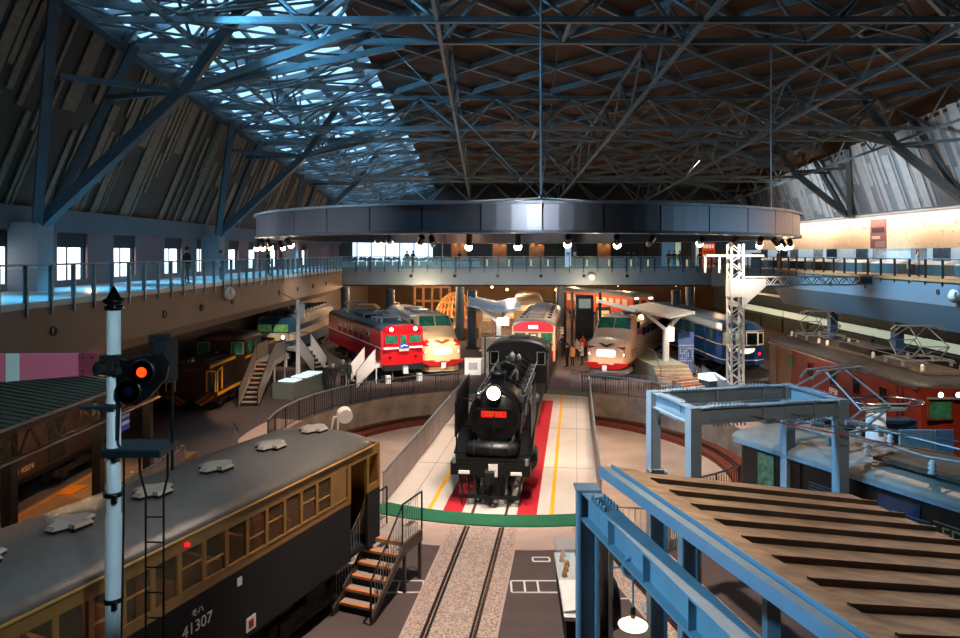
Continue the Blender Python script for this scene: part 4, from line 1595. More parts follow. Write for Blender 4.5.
def stripe(parent, W, y0, y1, z, h, m_, name='stripe', sides=(-1, 1)):
    m = MB()
    for s_ in sides: m.box((s_ * (W / 2 + .006), (y0 + y1) / 2, z), (.014, y1 - y0, h))
    return m.build(name, m_, parent)


# red electric locomotive
er = thing('electric_locomotive', 'bright red electric locomotive with white stripe and round-topped blue headmark', 'electric locomotive', (-5.25, 44.4, 0), .448)
m_redp = mat('loco_red', 'd01820', .3, var=.06, coat=.5)
body_box(er, 'body', 2.8, 1.15, 3.3, 0.15, 14.5, m_redp, .12, .12)
m = roof_mesh(2.8, 3.3, 3.62, .12, 14.5, .3, 3).build('roof', mat('dark_roof', '3a4048', .5, .3, var=.2), er)
m = MB(); m.prism([(-1.28, 3.28), (1.28, 3.28), (1.2, 3.5), (.6, 3.62), (-.6, 3.62), (-1.2, 3.5)], 'y', -.02, .5); m.build('front_brow', m_redp, er)
for s_ in (-1, 1):
    for x, w in ((.78, .8),):
        f = MB().box((s_ * x, .02, 2.75), (w, .06, .5)).build('windscreen', 'greenglass', er)
        fr = MB()
        for dz in (-.27, .27): fr.box((s_ * x, -.01, 2.75 + dz), (w + .08, .05, .05))
        for dx in (-w / 2 - .02, w / 2 + .02): fr.box((s_ * x + dx, -.01, 2.75), (.05, .05, .56))
        fr.build('window_frame', m_redp, f)
    headlight(er, s_ * .8, -.05, 3.38, .12)
    MB().lathe([(.01, .0), (.07, 0), (.08, .06), (.01, .06)], (s_ * .85, -.02, 1.62), 10, 'y').build('tail_lamp', 'blackm', er)
    MB().lathe([(.01, -.35), (.2, -.35), (.2, -.3), (.07, -.3), (.07, .1), (.01, .1)], (s_ * .85, 0, 1.0), 14, 'y').build('buffer', 'blackm', er) if False else None
    MB().box((s_ * 1.05, -.1, .28), (.3, .3, .5)).build('rail_guard', 'white', er)
MB().box((0, -.0, 2.72), (.38, .06, .55)).build('door_window', 'greenglass', er)
MB().box((0, -.0, 2.2), (2.62, .26, .1)).build('white_stripe', 'white', er)
stripe(er, 2.8, .2, 14.4, 2.2, .07, 'white', 'white_stripe')
hm = MB()
hm.prism([(-.34, 2.0), (.34, 2.0), (.34, 2.2)] + [(.34 * math.cos(a), 2.2 + .34 * math.sin(a)) for a in [PI * k / 12 for k in range(1, 12)]] + [(-.34, 2.2)], 'y', -.17, -.14)
hmo = hm.build('headmark', mat('headmark_blue', '1c58a8', .4), er)
MB().box((0, -.18, 2.08), (.64, .02, .16)).build('headmark_band', mat('headmark_pink', 'f0b8a0', .4), hmo)
m = MB(); m.bar((-.22, -.18, 2.28), (0, -.18, 2.4), .02, .06); m.bar((0, -.18, 2.4), (.22, -.18, 2.32), .02, .06); m.build('headmark_line', 'white', hmo)
m = MB(); m.box((0, 0, .98), (2.6, .5, .34)); m.build('buffer_beam', m_under, er)
MB().box((0, -.3, .95), (.3, .4, .3)).build('coupler', 'silver', er)
MB().box((0, -.5, .82), (.32, .03, .4)).build('notice', 'white', er)
for y in (2.4, 7.2, 12.2): bogie(er, y)
windows(er, -1, 2.8, [3.2 + 1.5 * k for k in range(6)], 2.85, .7, .35, frame='silver')
for k in range(6): MB().box((-1.41, 3.2 + 1.5 * k, 2.45), (.02, 1.0, .35)).build('grille', mat('grille_red', '8a1016', .5), er)
pantograph(er, 3.6, 3.65, .9, .35)
pantograph(er, 11.5, 3.65, .9, .5)
m_ins = mat('insulator_green', '5f9a84', .3, var=.1)
for k in range(7): insulator(er, (-.8, .8, .3)[k % 3], 2.0 + 1.4 * k, 3.6, m_ins, .35)
m = MB(); m.box((0, 7.6, 3.72), (1.5, 3.2, .22), ch=.08); m.build('roof_box', 'black', er)


def bonnet_train(label, loc, rz, L, variant):
    t = thing('express_train', label, 'train', loc, rz)
    m_cr = mat('cream_' + variant, 'e8bc8a' if variant == 'a' else 'ecc19a', .3, var=.03, coat=.4)
    m_rd = mat('express_red', 'a81a18', .35, var=.05, coat=.4)
    m_rf = mat('express_roof', '8a949c', .45, .2, var=.12)
    secs = []
    spec = [(0, .8, 1.0, 1.8), (.04, 1.1, .8, 2.1), (.16, 1.26, .7, 2.32), (.5, 1.38, .62, 2.52), (1.1, 1.43, .6, 2.7), (1.75, 1.45, .6, 2.85), (2.2, 1.45, .6, 3.3), (2.75, 1.44, .6, 3.92), (3.6, 1.45, .6, 3.98), (4.3, 1.45, .6, 3.72), (L, 1.45, .6, 3.66)]
    # denser sections so the bands stay crisp
    m = MB()
    rings = [superring(y, hw, z0, z1, 44, 4.5, 3.6) for y, hw, z0, z1 in spec]
    def mf(c):
        x, y, z = c
        if y > 4.0 and z > 3.35: return 2
        if variant == 'a':
            if z < 1.1 and y < 3 and z > .7: return 1
            if .3 < y < 2.4 and abs(x) > .9 and 2.0 < z < 2.4: return 1
            if y > 2.6 and (2.45 < z < 3.15): return 1
        else:
            if z < 1.1 and z > .7: return 1
            if y > 2.6 and (2.3 < z < 3.0): return 1
        return 0
    m.rings(rings, m=mf)
    m.build('body', [m_cr, m_rd, m_rf], t)
    # windscreen
    def quadpane(x0, x1, name='windscreen'):
        a, b = (2.12, 3.12), (2.66, 3.74)
        q = MB()
        o = .07
        P = [(x0, a[0] - o, a[1] + o), (x1, a[0] - o, a[1] + o), (x1 * .93, b[0] - o, b[1] + o), (x0 * .93, b[0] - o, b[1] + o)]
        P2 = [(p_[0], p_[1] + .12, p_[2] - .1) for p_ in P]
        q.add(P + P2, [(0, 1, 2, 3), (4, 7, 6, 5), (0, 4, 5, 1), (1, 5, 6, 2), (2, 6, 7, 3), (3, 7, 4, 0)])
        return q.build(name, 'greenglass', t)
    quadpane(-1.12, -.04); quadpane(.04, 1.12)
    for s_ in (-1, 1):
        MB().box((s_ * 1.43, 3.2, 3.3), (.06, .7, .5)).build('cab_side_window', 'darkglass', t)
        m = MB(); m.lathe([(.01, .5), (.24, .5), (.27, .1), (.22, -.02), (.01, -.02)], (s_ * 1.0, .1, 1.62), 16, 'y'); m.lathe([(.01, .5), (.22, .5), (.24, .1), (.2, -.01), (.01, -.01)], (s_ * 1.0, .12, 1.3), 16, 'y')
        pod = m.build('lamp_pod', m_rd, t)
        MB().lathe([(.01, -.06), (.15, -.04), (.15, 0), (.01, 0)], (s_ * 1.0, .1, 1.64), 14, 'y').build('headlamp', M.get('hl') or mat('headlamp_on', 'fff4e0', .3, var=0, emit=14, ecol='ffe8c8'), pod)
        MB().lathe([(.01, -.04), (.1, -.03), (.1, 0), (.01, 0)], (s_ * 1.0, .1, 1.3), 12, 'y').build('tail_lamp', 'red', pod)
    # name plate
    m = MB(); m.prism([(-.52 + .1 * 0, 1.5), (-.6, 1.58), (-.6, 1.86), (-.52, 1.94), (.52, 1.94), (.6, 1.86), (.6, 1.58), (.52, 1.5)], 'y', -.05, .1)
    m.build('name_board', mat('name_board_lit', 'fff8ee', .4, var=0, emit=2.2, ecol='fff0dc'), t)
    # V emblem
    m = MB()
    z0 = 2.3 if variant == 'a' else 2.22
    m.prism([(0, z0 - .12), (.5, z0 + .16), (.2, z0 + .12), (0, z0 + .02), (-.2, z0 + .12), (-.5, z0 + .16)], 'y', -.0, .3)
    m.build('emblem', mat('emblem_gold', 'c05a20', .3, .4) if variant == 'a' else M['chrome'], t)
    if variant == 'b':
        m = MB(); m.prism([(-1.2, 2.02), (-.15, 2.02), (0, 2.1), (.15, 2.02), (1.2, 2.02), (1.2, 2.16), (.2, 2.16), (0, 2.26), (-.2, 2.16), (-1.2, 2.16)], 'y', .07, .3); m.build('nose_band', m_rd, t)
        for k in range(3):
            for s_ in (-1, 1): MB().box((s_ * 1.44, 2.0, 1.5 + .16 * k), (.03, 2.0, .06)).build('side_pinstripe', m_rd, t)
    else:
        m = MB()
        for s_ in (-1, 1): m.prism([(s_ * .75, 1.98), (s_ * 1.22, 2.1), (s_ * 1.22, 2.24), (s_ * .75, 2.04)] if s_ > 0 else [(-.75, 2.04), (-1.22, 2.24), (-1.22, 2.1), (-.75, 1.98)], 'y', .06, .5)
        m.build('nose_chevron', m_rd, t)
    m = MB(); m.prism([(-.75, .72), (.75, .72), (1.35, .95), (1.4, 1.12), (.55, 1.12), (.45, .95), (-.45, .95), (-.55, 1.12), (-1.4, 1.12), (-1.35, .95)], 'y', -.05, .4); m.build('chin_band', m_rd, t)
    MB().box((0, -.22, .92), (.42, .3, .3), ch=.04).build('coupler_cover', m_rd, t)
    MB().box((0, -.39, .82), (.3, .03, .36)).build('notice', 'white', t)
    m = MB(); m.box((0, 1.4, .48), (2.5, 2.4, .3), ch=.4); m.build('skirt', mat('skirt_grey', 'b8b4b0', .5) if variant == 'b' else m_cr, t)
    for y in (4.6, L - 2.5): bogie(t, y)
    for s_ in (-1, 1):
        windows(t, s_, 2.9, [5.0 + 1.45 * k for k in range(int((L - 6) / 1.45))], 2.72, 1.05, .5)
    m = MB(); m.box((0, 7.5, 3.78), (1.3, 1.6, .22), ch=.1); m.box((0, 10.2, 3.78), (1.3, 1.6, .22), ch=.1); m.build('roof_cooler', m_rf, t)
    m = MB(); m.box((0, 3.4, 4.0), (.9, .6, .12), ch=.1)
    for s_ in (-.3, .3): m.lathe([(.01, 0), (.13, 0), (.14, .25), (.01, .3)], (s_, 3.0, 4.05), 10, 'y')
    m.build('roof_lamp_housing', 'galv', t)
    return t


bonnet_train('cream express train with low bonnet nose and gold emblem beside the red locomotive', (-2.9, 46.4, 0), .29, 16, 'a')
bonnet_train('cream express train with red nose band and silver V emblem, right of the crowd', (7.75, 45.2, 0), -.42, 15, 'b')

# pink and cream railcar behind the steam locomotive
rc = thing('railcar', 'cream railcar with pink-red brow behind the steam locomotive', 'railcar', (3.1, 45.9, 0), -BRA)
m_pk = mat('railcar_red', 'c42a3a', .4, var=.06, coat=.3)
m_cm = mat('railcar_cream', 'e8c898', .4, var=.05, coat=.3)
body_box(rc, 'body', 2.85, 1.1, 3.35, .12, 16, m_cm, .12, .1)
coach_roof(rc, 2.85, 3.35, 3.78, .3, 16, mat('railcar_roof', 'b4a9a0', .5, var=.1), 2.6, .4)
m = MB(); m.prism([(-1.3, 3.05), (1.3, 3.05), (1.3, 3.32)] + [(1.3 * math.cos(a), 3.32 + .42 * math.sin(a)) for a in [PI * k / 12 for k in range(1, 12)]] + [(-1.3, 3.32)], 'y', -.05, .35)
m.build('brow', m_pk, rc)
MB().box((0, -.04, 3.35), (.62, .05, .22)).build('destination_board', mat('dest_lit', 'fff0d8', .4, var=0, emit=1.2), rc)
MB().box((0, .02, 1.45), (2.62, .3, .7)).build('lower_band', m_pk, rc)
stripe(rc, 2.85, .15, 15.9, 1.45, .6, m_pk, 'lower_stripe'); stripe(rc, 2.85, .15, 15.9, 3.22, .22, m_pk, 'upper_stripe')
for x, w in ((-.88, .74), (0, .62), (.88, .74)):
    f = MB().box((x, .0, 2.66), (w, .08, .62)).build('windscreen', 'greenglass', rc)
    fr = MB()
    for dz in (-.33, .33): fr.box((x, -.03, 2.66 + dz), (w + .06, .06, .04))
    for dx in (-w / 2 - .02, w / 2 + .02): fr.box((x + dx, -.03, 2.66), (.04, .06, .68))
    fr.build('window_frame', m_cm, f)
MB().box((0, -.05, 2.66), (.34, .05, .4)).build('blind', mat('blind_cream', 'e8d8b0', .6, emit=.3), rc)
windows(rc, 1, 2.85, [2.2 + 1.4 * k for k in range(9)], 2.6, .9, .6)
for k in range(7):
    m = MB(); m.box((0, 2.2 + 1.9 * k, 3.86), (1.2, 1.2, .16), ch=.1); m.box((0, 2.2 + 1.9 * k, 3.95), (.9, 1.0, .05)); m.build('roof_cooler', mat('cooler_grey', '8e8a88', .5, .3), rc)
for s_ in (-1, 1):
    m = MB()
    for k in range(6): m.box((s_ * .95, 2.8 + 2.1 * k, 3.72), (.25, .8, .1))
    m.build('roof_vent', 'blackm', rc)
for y in (2.6, 13): bogie(rc, y)
MB().box((0, 0, .9), (2.5, .4, .3)).build('buffer_beam', m_under, rc)

# tan vehicle behind it, with rounded cab roof
tv = thing('railcar', 'tan railcar with a curved brow, farthest behind the steam locomotive', 'railcar', A(529, 66, 0), -.05)
m_tan = mat('tan_paint', 'b08a5c', .5, var=.1)
body_box(tv, 'body', 2.9, 1.1, 3.2, .2, 14, m_tan, .2, .15)
coach_roof(tv, 2.9, 3.2, 3.9, .1, 14, mat('tan_roof', '8a6c4c', .6, var=.2), 2.3, .9)
MB().box((0, .0, 3.0), (2.3, .16, .5)).build('windscreen', mat('amber_window', 'e0c890', .2, emit=.35), tv)
for y in (2.6, 11): bogie(tv, y)
MB().box((0, .3, .9), (2.4, .4, .3)).build('buffer_beam', m_under, tv)

# orange commuter train in the far hall
oe = thing('commuter_train', 'orange commuter train with grey roof under the right end of the footbridge', 'train', A(644, 78, 0), .42)
m_or = mat('commuter_orange', 'd0501c', .4, var=.06)
body_box(oe, 'body', 2.9, 1.1, 3.3, .1, 16, m_or, .06, .0)
coach_roof(oe, 2.9, 3.3, 3.75, .05, 16, mat('blue_grey_roof', '56687a', .5), 2.6, .3)
for x in (-.95, 0, .95):
    f = MB().box((x, .08, 2.6), (.62, .06, .75)).build('windscreen', 'darkglass', oe)
for s_ in (-1, 1): MB().box((s_ * .95, .04, 3.15), (.5, .05, .2)).build('lit_board', mat('lit_board', 'fff0c8', .4, emit=4), oe)
windows(oe, -1, 2.9, [1.6 + 1.35 * k for k in range(10)], 2.55, .85, .8, mat('lit_pane', 'c8b898', .3, emit=.3))
for y in (2.6, 13): bogie(oe, y)
MB().box((0, .1, .9), (2.4, .3, .3)).build('buffer_beam', m_under, oe)

# blue sleeping coach with observation end
bs = thing('sleeping_coach', 'deep blue sleeping coach with cream pinstripes and a windowed rounded end', 'railway carriage', (16.55, 44.6, 0), .02)
m_bl = mat('sleeper_blue', '16457c', .3, var=.06, coat=.5)
m_crs = mat('cream_line', 'f0dcc0', .4)
m = MB()
def obs(z0, z1, hw, ys):
    return None
W_ = 2.92
pl = [(-W_ / 2, 1.3), (-W_ / 2 + .12, .5), (-.75, .08), (.75, .08), (W_ / 2 - .12, .5), (W_ / 2, 1.3), (W_ / 2, 19), (-W_ / 2, 19)]
m.prism(pl, 'z', 1.05, 3.3)
m.build('body', m_bl, bs)
m = MB()
base = [(x_, y_) for x_, y_ in pl]
top = [(x_ * .55, y_ + (1.1 if y_ < 2 else 0)) for x_, y_ in pl]
mid = [(x_ * .86, y_ + (.45 if y_ < 2 else 0)) for x_, y_ in pl]
m.rings([[(x_ * 1.02, y_ - (.04 if y_ < 2 else 0), 3.28) for x_, y_ in base], [(x_, y_, 3.6) for x_, y_ in mid], [(x_, y_, 3.76) for x_, y_ in top]], smooth=False, m=lambda c: 0 if c[1] > 2.2 else 1)
m.build('roof', [mat('sleeper_roof', '6f8494', .4, .3, var=.1), mat('sleeper_roof_blue', '1c3c5c', .35, .2)], bs)
for z, h in ((2.3, .05), (1.35, .06), (3.22, .04)):
    m = MB()
    for i in range(len(pl)):
        a, b = Vector((*pl[i], 0)), Vector((*pl[(i + 1) % len(pl)], 0))
        if i == 6: continue
        nrm = Vector(((b - a).y, -(b - a).x, 0)).normalized() * .008
        m.bar(a + nrm + Vector((0, 0, z)), b + nrm + Vector((0, 0, z)), .014, h)
    m.build('pinstripe', m_crs, bs)
def pane_on(parent, a, b, z, w, h, mm, frame):
    a, b = Vector((*a, 0)), Vector((*b, 0))
    c = (a + b) / 2
    d = (b - a).normalized()
    nrm = Vector((d.y, -d.x, 0))
    rz = math.atan2(d.y, d.x)
    m = MB(); m.box((c.x + nrm.x * .01, c.y + nrm.y * .01, z), (w, .05, h), rz)
    o = m.build('end_window', mm, parent)
    f = MB()
    up = Vector((0, 0, 1))
    q = c + nrm * .03 + up * z
    for s_ in (-1, 1):
        f.bar(q - d * (w / 2 + .03) + up * s_ * h / 2, q + d * (w / 2 + .03) + up * s_ * h / 2, .03, .05)
        f.bar(q + d * s_ * w / 2 - up * h / 2, q + d * s_ * w / 2 + up * h / 2, .03, .05, up=(1, 0, 0))
    f.build('window_frame', frame, o)
    return o
pane_on(bs, pl[1], pl[2], 2.72, .6, .72, mat('pale_green_pane', 'a8b89c', .2, emit=.25), m_crs)
MB().box((-.38, .06, 2.72), (.5, .06, .78)).build('end_window', mat('pale_green_pane', 'a8b89c', .2, emit=.25), bs)
o_ = MB().box((.42, .06, 2.72), (.66, .06, .78)).build('end_window', 'darkglass', bs)
f = MB()
for dz in (-.4, .4): f.box((.42, .03, 2.72 + dz), (.74, .05, .05))
for dx in (-.36, .36): f.box((.42 + dx, .03, 2.72), (.05, .05, .84))
f.build('window_frame', m_crs, o_)
pane_on(bs, pl[3], pl[4], 2.72, .55, .72, M['darkglass'], m_crs)
m = MB(); m.prism([(-.62, 2.1), (-.5, 1.9), (-.2, 1.78), (.2, 1.78), (.5, 1.9), (.62, 2.1)], 'y', .0, .09); m.build('train_name_board', mat('lit_cream_board', 'fff4dc', .4, emit=1.2), bs)
MB().lathe([(.01, -.03), (.1, -.03), (.1, .05), (.01, .05)], (.95, .2, 1.75), 12, 'y').build('tail_lamp', mat('red_lamp', 'e01830', .3, emit=3), bs)
for k in range(3): MB().lathe([(.01, 0), (.07, 0), (.07, .08), (.01, .1)], (-.2 + .2 * k - 1.0, .7, 3.3), 8).build('roof_lamp', 'white', bs)
for y, w in ((2.3, .5), (3.6, .35), (6.2, .9), (8.4, .9), (10.6, .9), (12.8, .9), (15, .9), (17.2, .9)):
    MB().box((-W_ / 2 - .005, y, 2.75 if w > .4 else 2.2), (.03, w, .65 if w > .4 else 1.7)).build('window', mat('coach_window_green', '46745c', .1, var=.3) if w > .4 else m_bl, bs)
m = MB()
for k in range(8): m.box((-W_ / 2 - .01, 5 + .9 * k, 3.1), (.02, .2, .12))
m.build('side_lettering', 'white', bs) if False else None
for y in (3.4, 15.5): bogie(bs, y)
MB().box((0, 9.5, .85), (2.3, 7, .5), ch=.1).build('underframe', m_under, bs); MB().box((0, .55, .88), (2.0, .5, .35)).build('buffer_beam', m_under, bs)

# brown electric locomotive at right
be = thing('electric_locomotive', 'long brown electric locomotive with two raised pantographs by the right balcony', 'electric locomotive', (16.35, 23.9, 0), 0.0)
m_br = mat('loco_brown', '6e2416', .35, var=.12, scale=1.5, coat=.35)
LB = 13.2
body_box(be, 'body', 2.9, 1.2, 3.55, .25, LB, m_br, .12, .18, .3)
m = roof_mesh(2.95, 3.55, 3.86, .15, LB + .05, .4, 3.2).build('roof', mat('brown_loco_roof', '5b5a5c', .5, .3, var=.2, scale=3), be)
m = MB()
m.box((0, LB / 2, 3.93), (1.5, LB - 1.6, .1)); m.build('roof_walk', mat('roof_walk', '6a5f56', .6, var=.3), be)
m = MB()
for s_ in (-1, 1): m.box((s_ * 1.46, LB / 2, 3.5), (.06, LB - .4, .06))
m.build('rain_gutter', 'chrome', be)
fm = []
for y in (2.3, 4.2, 6.1, 8.2):
    windows(be, -1, 2.9, [y], 2.85, .6, .66, frame=m_br)
MB().box((-1.46, 10.9, 2.4), (.03, 1.4, 2.0)).build('side_door', mat('brown_door', '6a4a20', .4, var=.1, coat=.3), be)
MB().box((-1.47, 12.3, 2.4), (.03, .7, 2.0)).build('side_door', mat('brown_door', '6a4a20', .4, var=.1, coat=.3), be)
MB().box((-1.48, 10.3, 2.95), (.03, .4, .5)).build('window', 'greenglass', be)
text('number_lettering', 'EF58', .36, be, (-1.47, 6.1, 2.25), (PI / 2, 0, -PI / 2), 'white')
for x in (-.85, .85):
    o_ = MB().box((x, .05, 2.85), (.75, .12, .62)).build('windscreen', 'greenglass', be)
    f = MB()
    for dz in (-.33, .33): f.box((x, -.02, 2.85 + dz), (.82, .06, .05))
    for dx in (-.4, .4): f.box((x + dx, -.02, 2.85), (.05, .06, .7))
    f.build('window_frame', m_br, o_)
for k in range(4): headlight(be, -.9 + .6 * k, -.12, 3.38, .09, True, 'marker_lamp')
MB().box((0, -.06, 3.25), (2.6, .12, .05)).build('lamp_shelf', 'silver', be)
m = MB()
for k in range(9): m.tube((-1.52, 1.0, 1.5 + .2 * k), (-1.52, 1.35, 1.5 + .2 * k), .015, 5)
for y in (1.0, 1.35): m.tube((-1.52, y, 1.3), (-1.52, y, 3.4), .02, 5)
m.build('side_ladder', 'black', be)
pantograph(be, 2.6, 4.0, 1.0, 1.15)
pantograph(be, 10.4, 4.0, 1.0, 1.05)
m = MB(); m.box((0, 6.2, 4.08), (1.1, 2.6, .22), ch=.05); m.box((0, 6.2, 4.2), (.9, 2.4, .05)); m.build('roof_resistor', 'black', be)
for y in (4.4, 8.2, 9.0, 1.2, 11.9):
    for x in (-.7, .7): insulator(be, x, y, 3.95, 'whitegl', .26)
for y in (2.4, 6.6, 10.8): bogie(be, y)
MB().box((0, .1, 1.0), (2.6, .5, .4)).build('buffer_beam', m_under, be)
m = MB(); m.box((0, 6.6, .95), (2.0, 11, .4)); m.build('underframe', m_under, be)
m = MB()
for s_ in (-1, 1):
    m.tube((s_ * .5, 1.2, 4.25), (s_ * .5, 11.9, 4.25), .018, 5)
m.build('roof_cable', 'silver', be)

# black electric locomotive at lower right
pe = Vector((7.7, 18.9, 0))
rze = math.atan(.5)
ed = thing('electric_locomotive', 'black electric locomotive with pale grey roof and white insulators at the lower right', 'electric locomotive', pe, rze)
LE = 12.0
m_bk = mat('loco_black_brown', '15110f', .35, var=.2, coat=.3)
body_box(ed, 'body', 2.5, 1.2, 3.3, -LE, -.1, m_bk, .05, 0, .1)
m = roof_mesh(2.66, 3.33, 3.58, -LE - .1, .25, .25, 3.4).build('roof', mat('pale_cab_roof', '9c8e82', .5, .1, var=.25, scale=2), ed)
m = MB()
for s_ in (-1, 1): m.box((s_ * 1.35, -LE / 2, 3.31), (.07, LE, .07))
m.build('roof_edge', mat('edge_blue_grey', '8aa6b8', .4, .4), ed)
m = MB(); m.box((0, -LE / 2 - 1.5, 3.7), (1.7, LE - 4, .08)); m.build('roof_walk', mat('roof_boards_grey', '54473c', .7, var=.35, scale=4), ed)
hd = MB()
hd.rings([[(x, y, z) for x, z in [(-.62, 3.7), (-.62, 3.95), (-.45, 4.08), (.45, 4.08), (.62, 3.95), (.62, 3.7)]] for y in (-5.9, -10.8)], smooth=False)
ho = hd.build('roof_hood', mat('hood_grey', '443d38', .6, var=.2), ed)
m = MB()
for s_ in (-1, 1): m.box((s_ * .63, -8.3, 3.9), (.02, 4.6, .06))
m.build('hood_edge', mat('edge_blue_grey', '8aa6b8', .4, .4), ho)
for k, y in enumerate((-3.4, -4.8, -6.2, -7.7, -9.2)): insulator(ed, -.88, y, 3.72, 'whitegl', .28)
for k, y in enumerate((-1.0, -2.2, -3.0)): insulator(ed, .5, y, 3.68, 'whitegl', .28)
pantograph(ed, -1.9, 3.72, 1.05, 1.35, m_='silver')
m = MB()
for s_ in (-1, 1):
    m.path([(s_ * .3, -.4, 3.9), (s_ * .4, -1.2, 4.0), (s_ * .5, -2.6, 4.0), (s_ * .6, -4.5, 3.95), (s_ * .3, -5.7, 4.0)], .025, 6)
m.build('roof_cable', 'silver', ed)
MB().box((-1.265, -.95, 2.75), (.03, .5, .85)).build('cab_window', mat('cab_window_green', '4c6248', .2, var=.6, scale=6), ed)
MB().box((-1.265, -1.7, 2.3), (.03, .55, 1.8)).build('cab_door', m_bk, ed)
for y in (-2.6, -4.6):
    for z in (2.85, 2.5):
        m = MB()
        for k in range(4): m.box((-1.27, y, z - .07 * k), (.03, .8, .025))
        m.build('louvre', mat('louvre_grey', '5a5c60', .4, .5), ed)
MB().box((-1.265, -4.35, 2.9), (.03, .9, .45)).build('side_window', mat('blue_black_glass', '1c2a40', .08), ed)
nb_ = MB().box((-1.262, -5.7, 2.72), (.02, 1.25, .38)).build('number_board', m_bk, ed)
text('number_lettering', 'ED171', .36, nb_, (-1.28, -5.7, 2.72), (PI / 2, 0, -PI / 2), mat('brass_letter', 'b8a070', .3, .6))
f = MB()
for dz in (-.2, .2): f.box((-1.275, -5.7, 2.72 + dz), (.01, 1.28, .02))
f.build('board_border', mat('brass_letter', 'b8a070', .3, .6), nb_)
for y in (-3, -9): bogie(ed, y)
MB().box((0, 0, 1.05), (2.5, .3, .35)).build('buffer_beam', m_under, ed)
m = MB(); m.box((0, -6, .95), (1.9, 10.5, .4)); m.build('underframe', m_under, ed)
for x in (-.7, .7): MB().box((x, -.04, 2.8), (.6, .1, .6)).build('windscreen', 'darkglass', ed)
headlight(ed, 0, 0.1, 3.75, .16, False)

# dark diesel locomotive with yellow stripes at left
dl = thing('diesel_locomotive', 'dark brown diesel locomotive with yellow stripes and handrails beside the orange-edged stairs', 'diesel locomotive', (-14.95, 35.4, 0), 0.0)
m_dk = mat('dark_loco_brown', '2a1a14', .4, var=.2, coat=.3)
m_yl = mat('loco_yellow', 'f4ac10', .45, var=.05)
for y in (1.9, 9.2): MB().box((0, y, 1.85), (1.9, 3.6, 1.5), ch=.08).build('engine_hood', m_dk, dl)
m = MB(); m.box((0, 5.5, 1.05), (2.75, 11, .22)); m.box((0, 5.5, .8), (2.2, 10, .4)); m.build('running_plate', m_dk, dl)
m = MB(); m.box((0, 5.5, 2.25), (2.7, 2.9, 2.2)); cbd = m.build('cab', m_dk, dl)
roof_mesh(2.75, 3.3, 3.6, 3.95, 7.05, .2, 2.6).build('cab_roof', mat('brown_cab_roof', '50382c', .4, var=.1), cbd)
for x in (-.95, .95):
    o_ = MB().box((x, 4.03, 2.85), (.6, .05, .6)).build('cab_window', 'greenglass', cbd)
    f = MB()
    for dz in (-.32, .32): f.box((x, 4.0, 2.85 + dz), (.68, .05, .04))
    for dx in (-.33, .33): f.box((x + dx, 4.0, 2.85), (.04, .05, .66))
    f.build('window_frame', 'silver', o_)
for y in (4.9, 6.1): MB().box((1.36, y, 2.85), (.05, .7, .6)).build('cab_window', 'greenglass', cbd)
m = MB()
for y0, y1 in ((.1, 3.7), (7.4, 11)):
    m.box((.96, (y0 + y1) / 2, 2.4), (.03, y1 - y0, .14))
m.box((1.37, 5.5, 2.3), (.03, 2.9, .14)); m.box((0, .08, 2.5), (1.8, .03, .1)) if False else None
m.build('yellow_stripe', m_yl, dl)
m = MB(); m.box((1.39, 5.5, 1.05), (.03, 11, .14)); m.build('sill_stripe', m_yl, dl)
for q_ in [[(s_ * 1.25, .05, 1.15), (s_ * 1.25, .05, 2.2), (s_ * .8, .05, 2.2), (s_ * .8, .05, 1.15)] for s_ in (-1, 1)] + [[(1.3, .2, 1.15), (1.3, .2, 2.2), (1.3, .8, 2.3), (1.3, .8, 1.2)], [(1.34, 9.6, 1.15), (1.34, 9.6, 2.3), (1.34, 10.6, 2.3), (1.34, 10.6, 1.15)]]:
    MB().path(q_, .035, 6).build('handrail', m_yl, dl)
for s_ in (-1, 1):
    MB().bar((s_ * 1.2, -.0, .95), (s_ * .5, -.02, .5), .04, .14).build('warning_chevron', mat('dull_orange', '8a4a10', .5), dl)
    MB().bar((s_ * .95, -.0, 1.05), (s_ * .25, -.02, .6), .04, .14).build('warning_chevron', mat('dull_orange', '8a4a10', .5), dl)
headlight(dl, 0.0, .05, 2.75, .15, False)
MB().tube((.0, .3, 2.6), (.0, .3, 2.85), .05).build('lamp_post', m_dk, dl)
text('number_lettering', 'DD13 1', .22, dl, (0, .07, 2.25), (PI / 2, 0, 0), mat('number_red', 'a83018', .5))
m = MB(); m.box((0, 2, 2.66), (1.2, 2.6, .12), ch=.1); m.lathe([(.01, 0), (.14, 0), (.14, .2), (.01, .2)], (.3, 2.6, 2.7), 12); m.build('hood_top', m_dk, dl)
for y in (2.2, 8.8): bogie(dl, y, 1.8)

# blue and cream locomotive farther left
bc = thing('electric_locomotive', 'blue and cream electric locomotive with silver roof grilles under the left balcony', 'electric locomotive', (-15.3, 50.2, 0), 0.0)
m_bb = mat('loco_blue', '1f4a66', .35, var=.05, coat=.3)
m_bcr = mat('loco_cream', 'e6cfa4', .35, var=.04, coat=.3)
m = MB()
m.rings([[(x * f, y, z) for x, z in ((-1.4, 1.1), (1.4, 1.1), (1.4, 1.9), (-1.4, 1.9))] for y, f in ((0, .86), (.4, .98), (1.5, 1), (14, 1))], smooth=False, m=0)
m.rings([[(x * f, y, z) for x, z in ((-1.4, 1.9), (1.4, 1.9), (1.4, 2.45), (-1.4, 2.45))] for y, f in ((0, .86), (.4, .98), (1.5, 1), (14, 1))], smooth=False, m=1)
m.rings([[(x * f, y + (.25 if z > 3 else 0) * (1 if y < 1 else 0), z) for x, z in ((-1.4, 2.45), (1.4, 2.45), (1.3, 3.5), (-1.3, 3.5))] for y, f in ((0, .86), (.4, .98), (1.5, 1), (14, 1))], smooth=False, m=0)
m.build('body', [m_bb, m_bcr], bc)
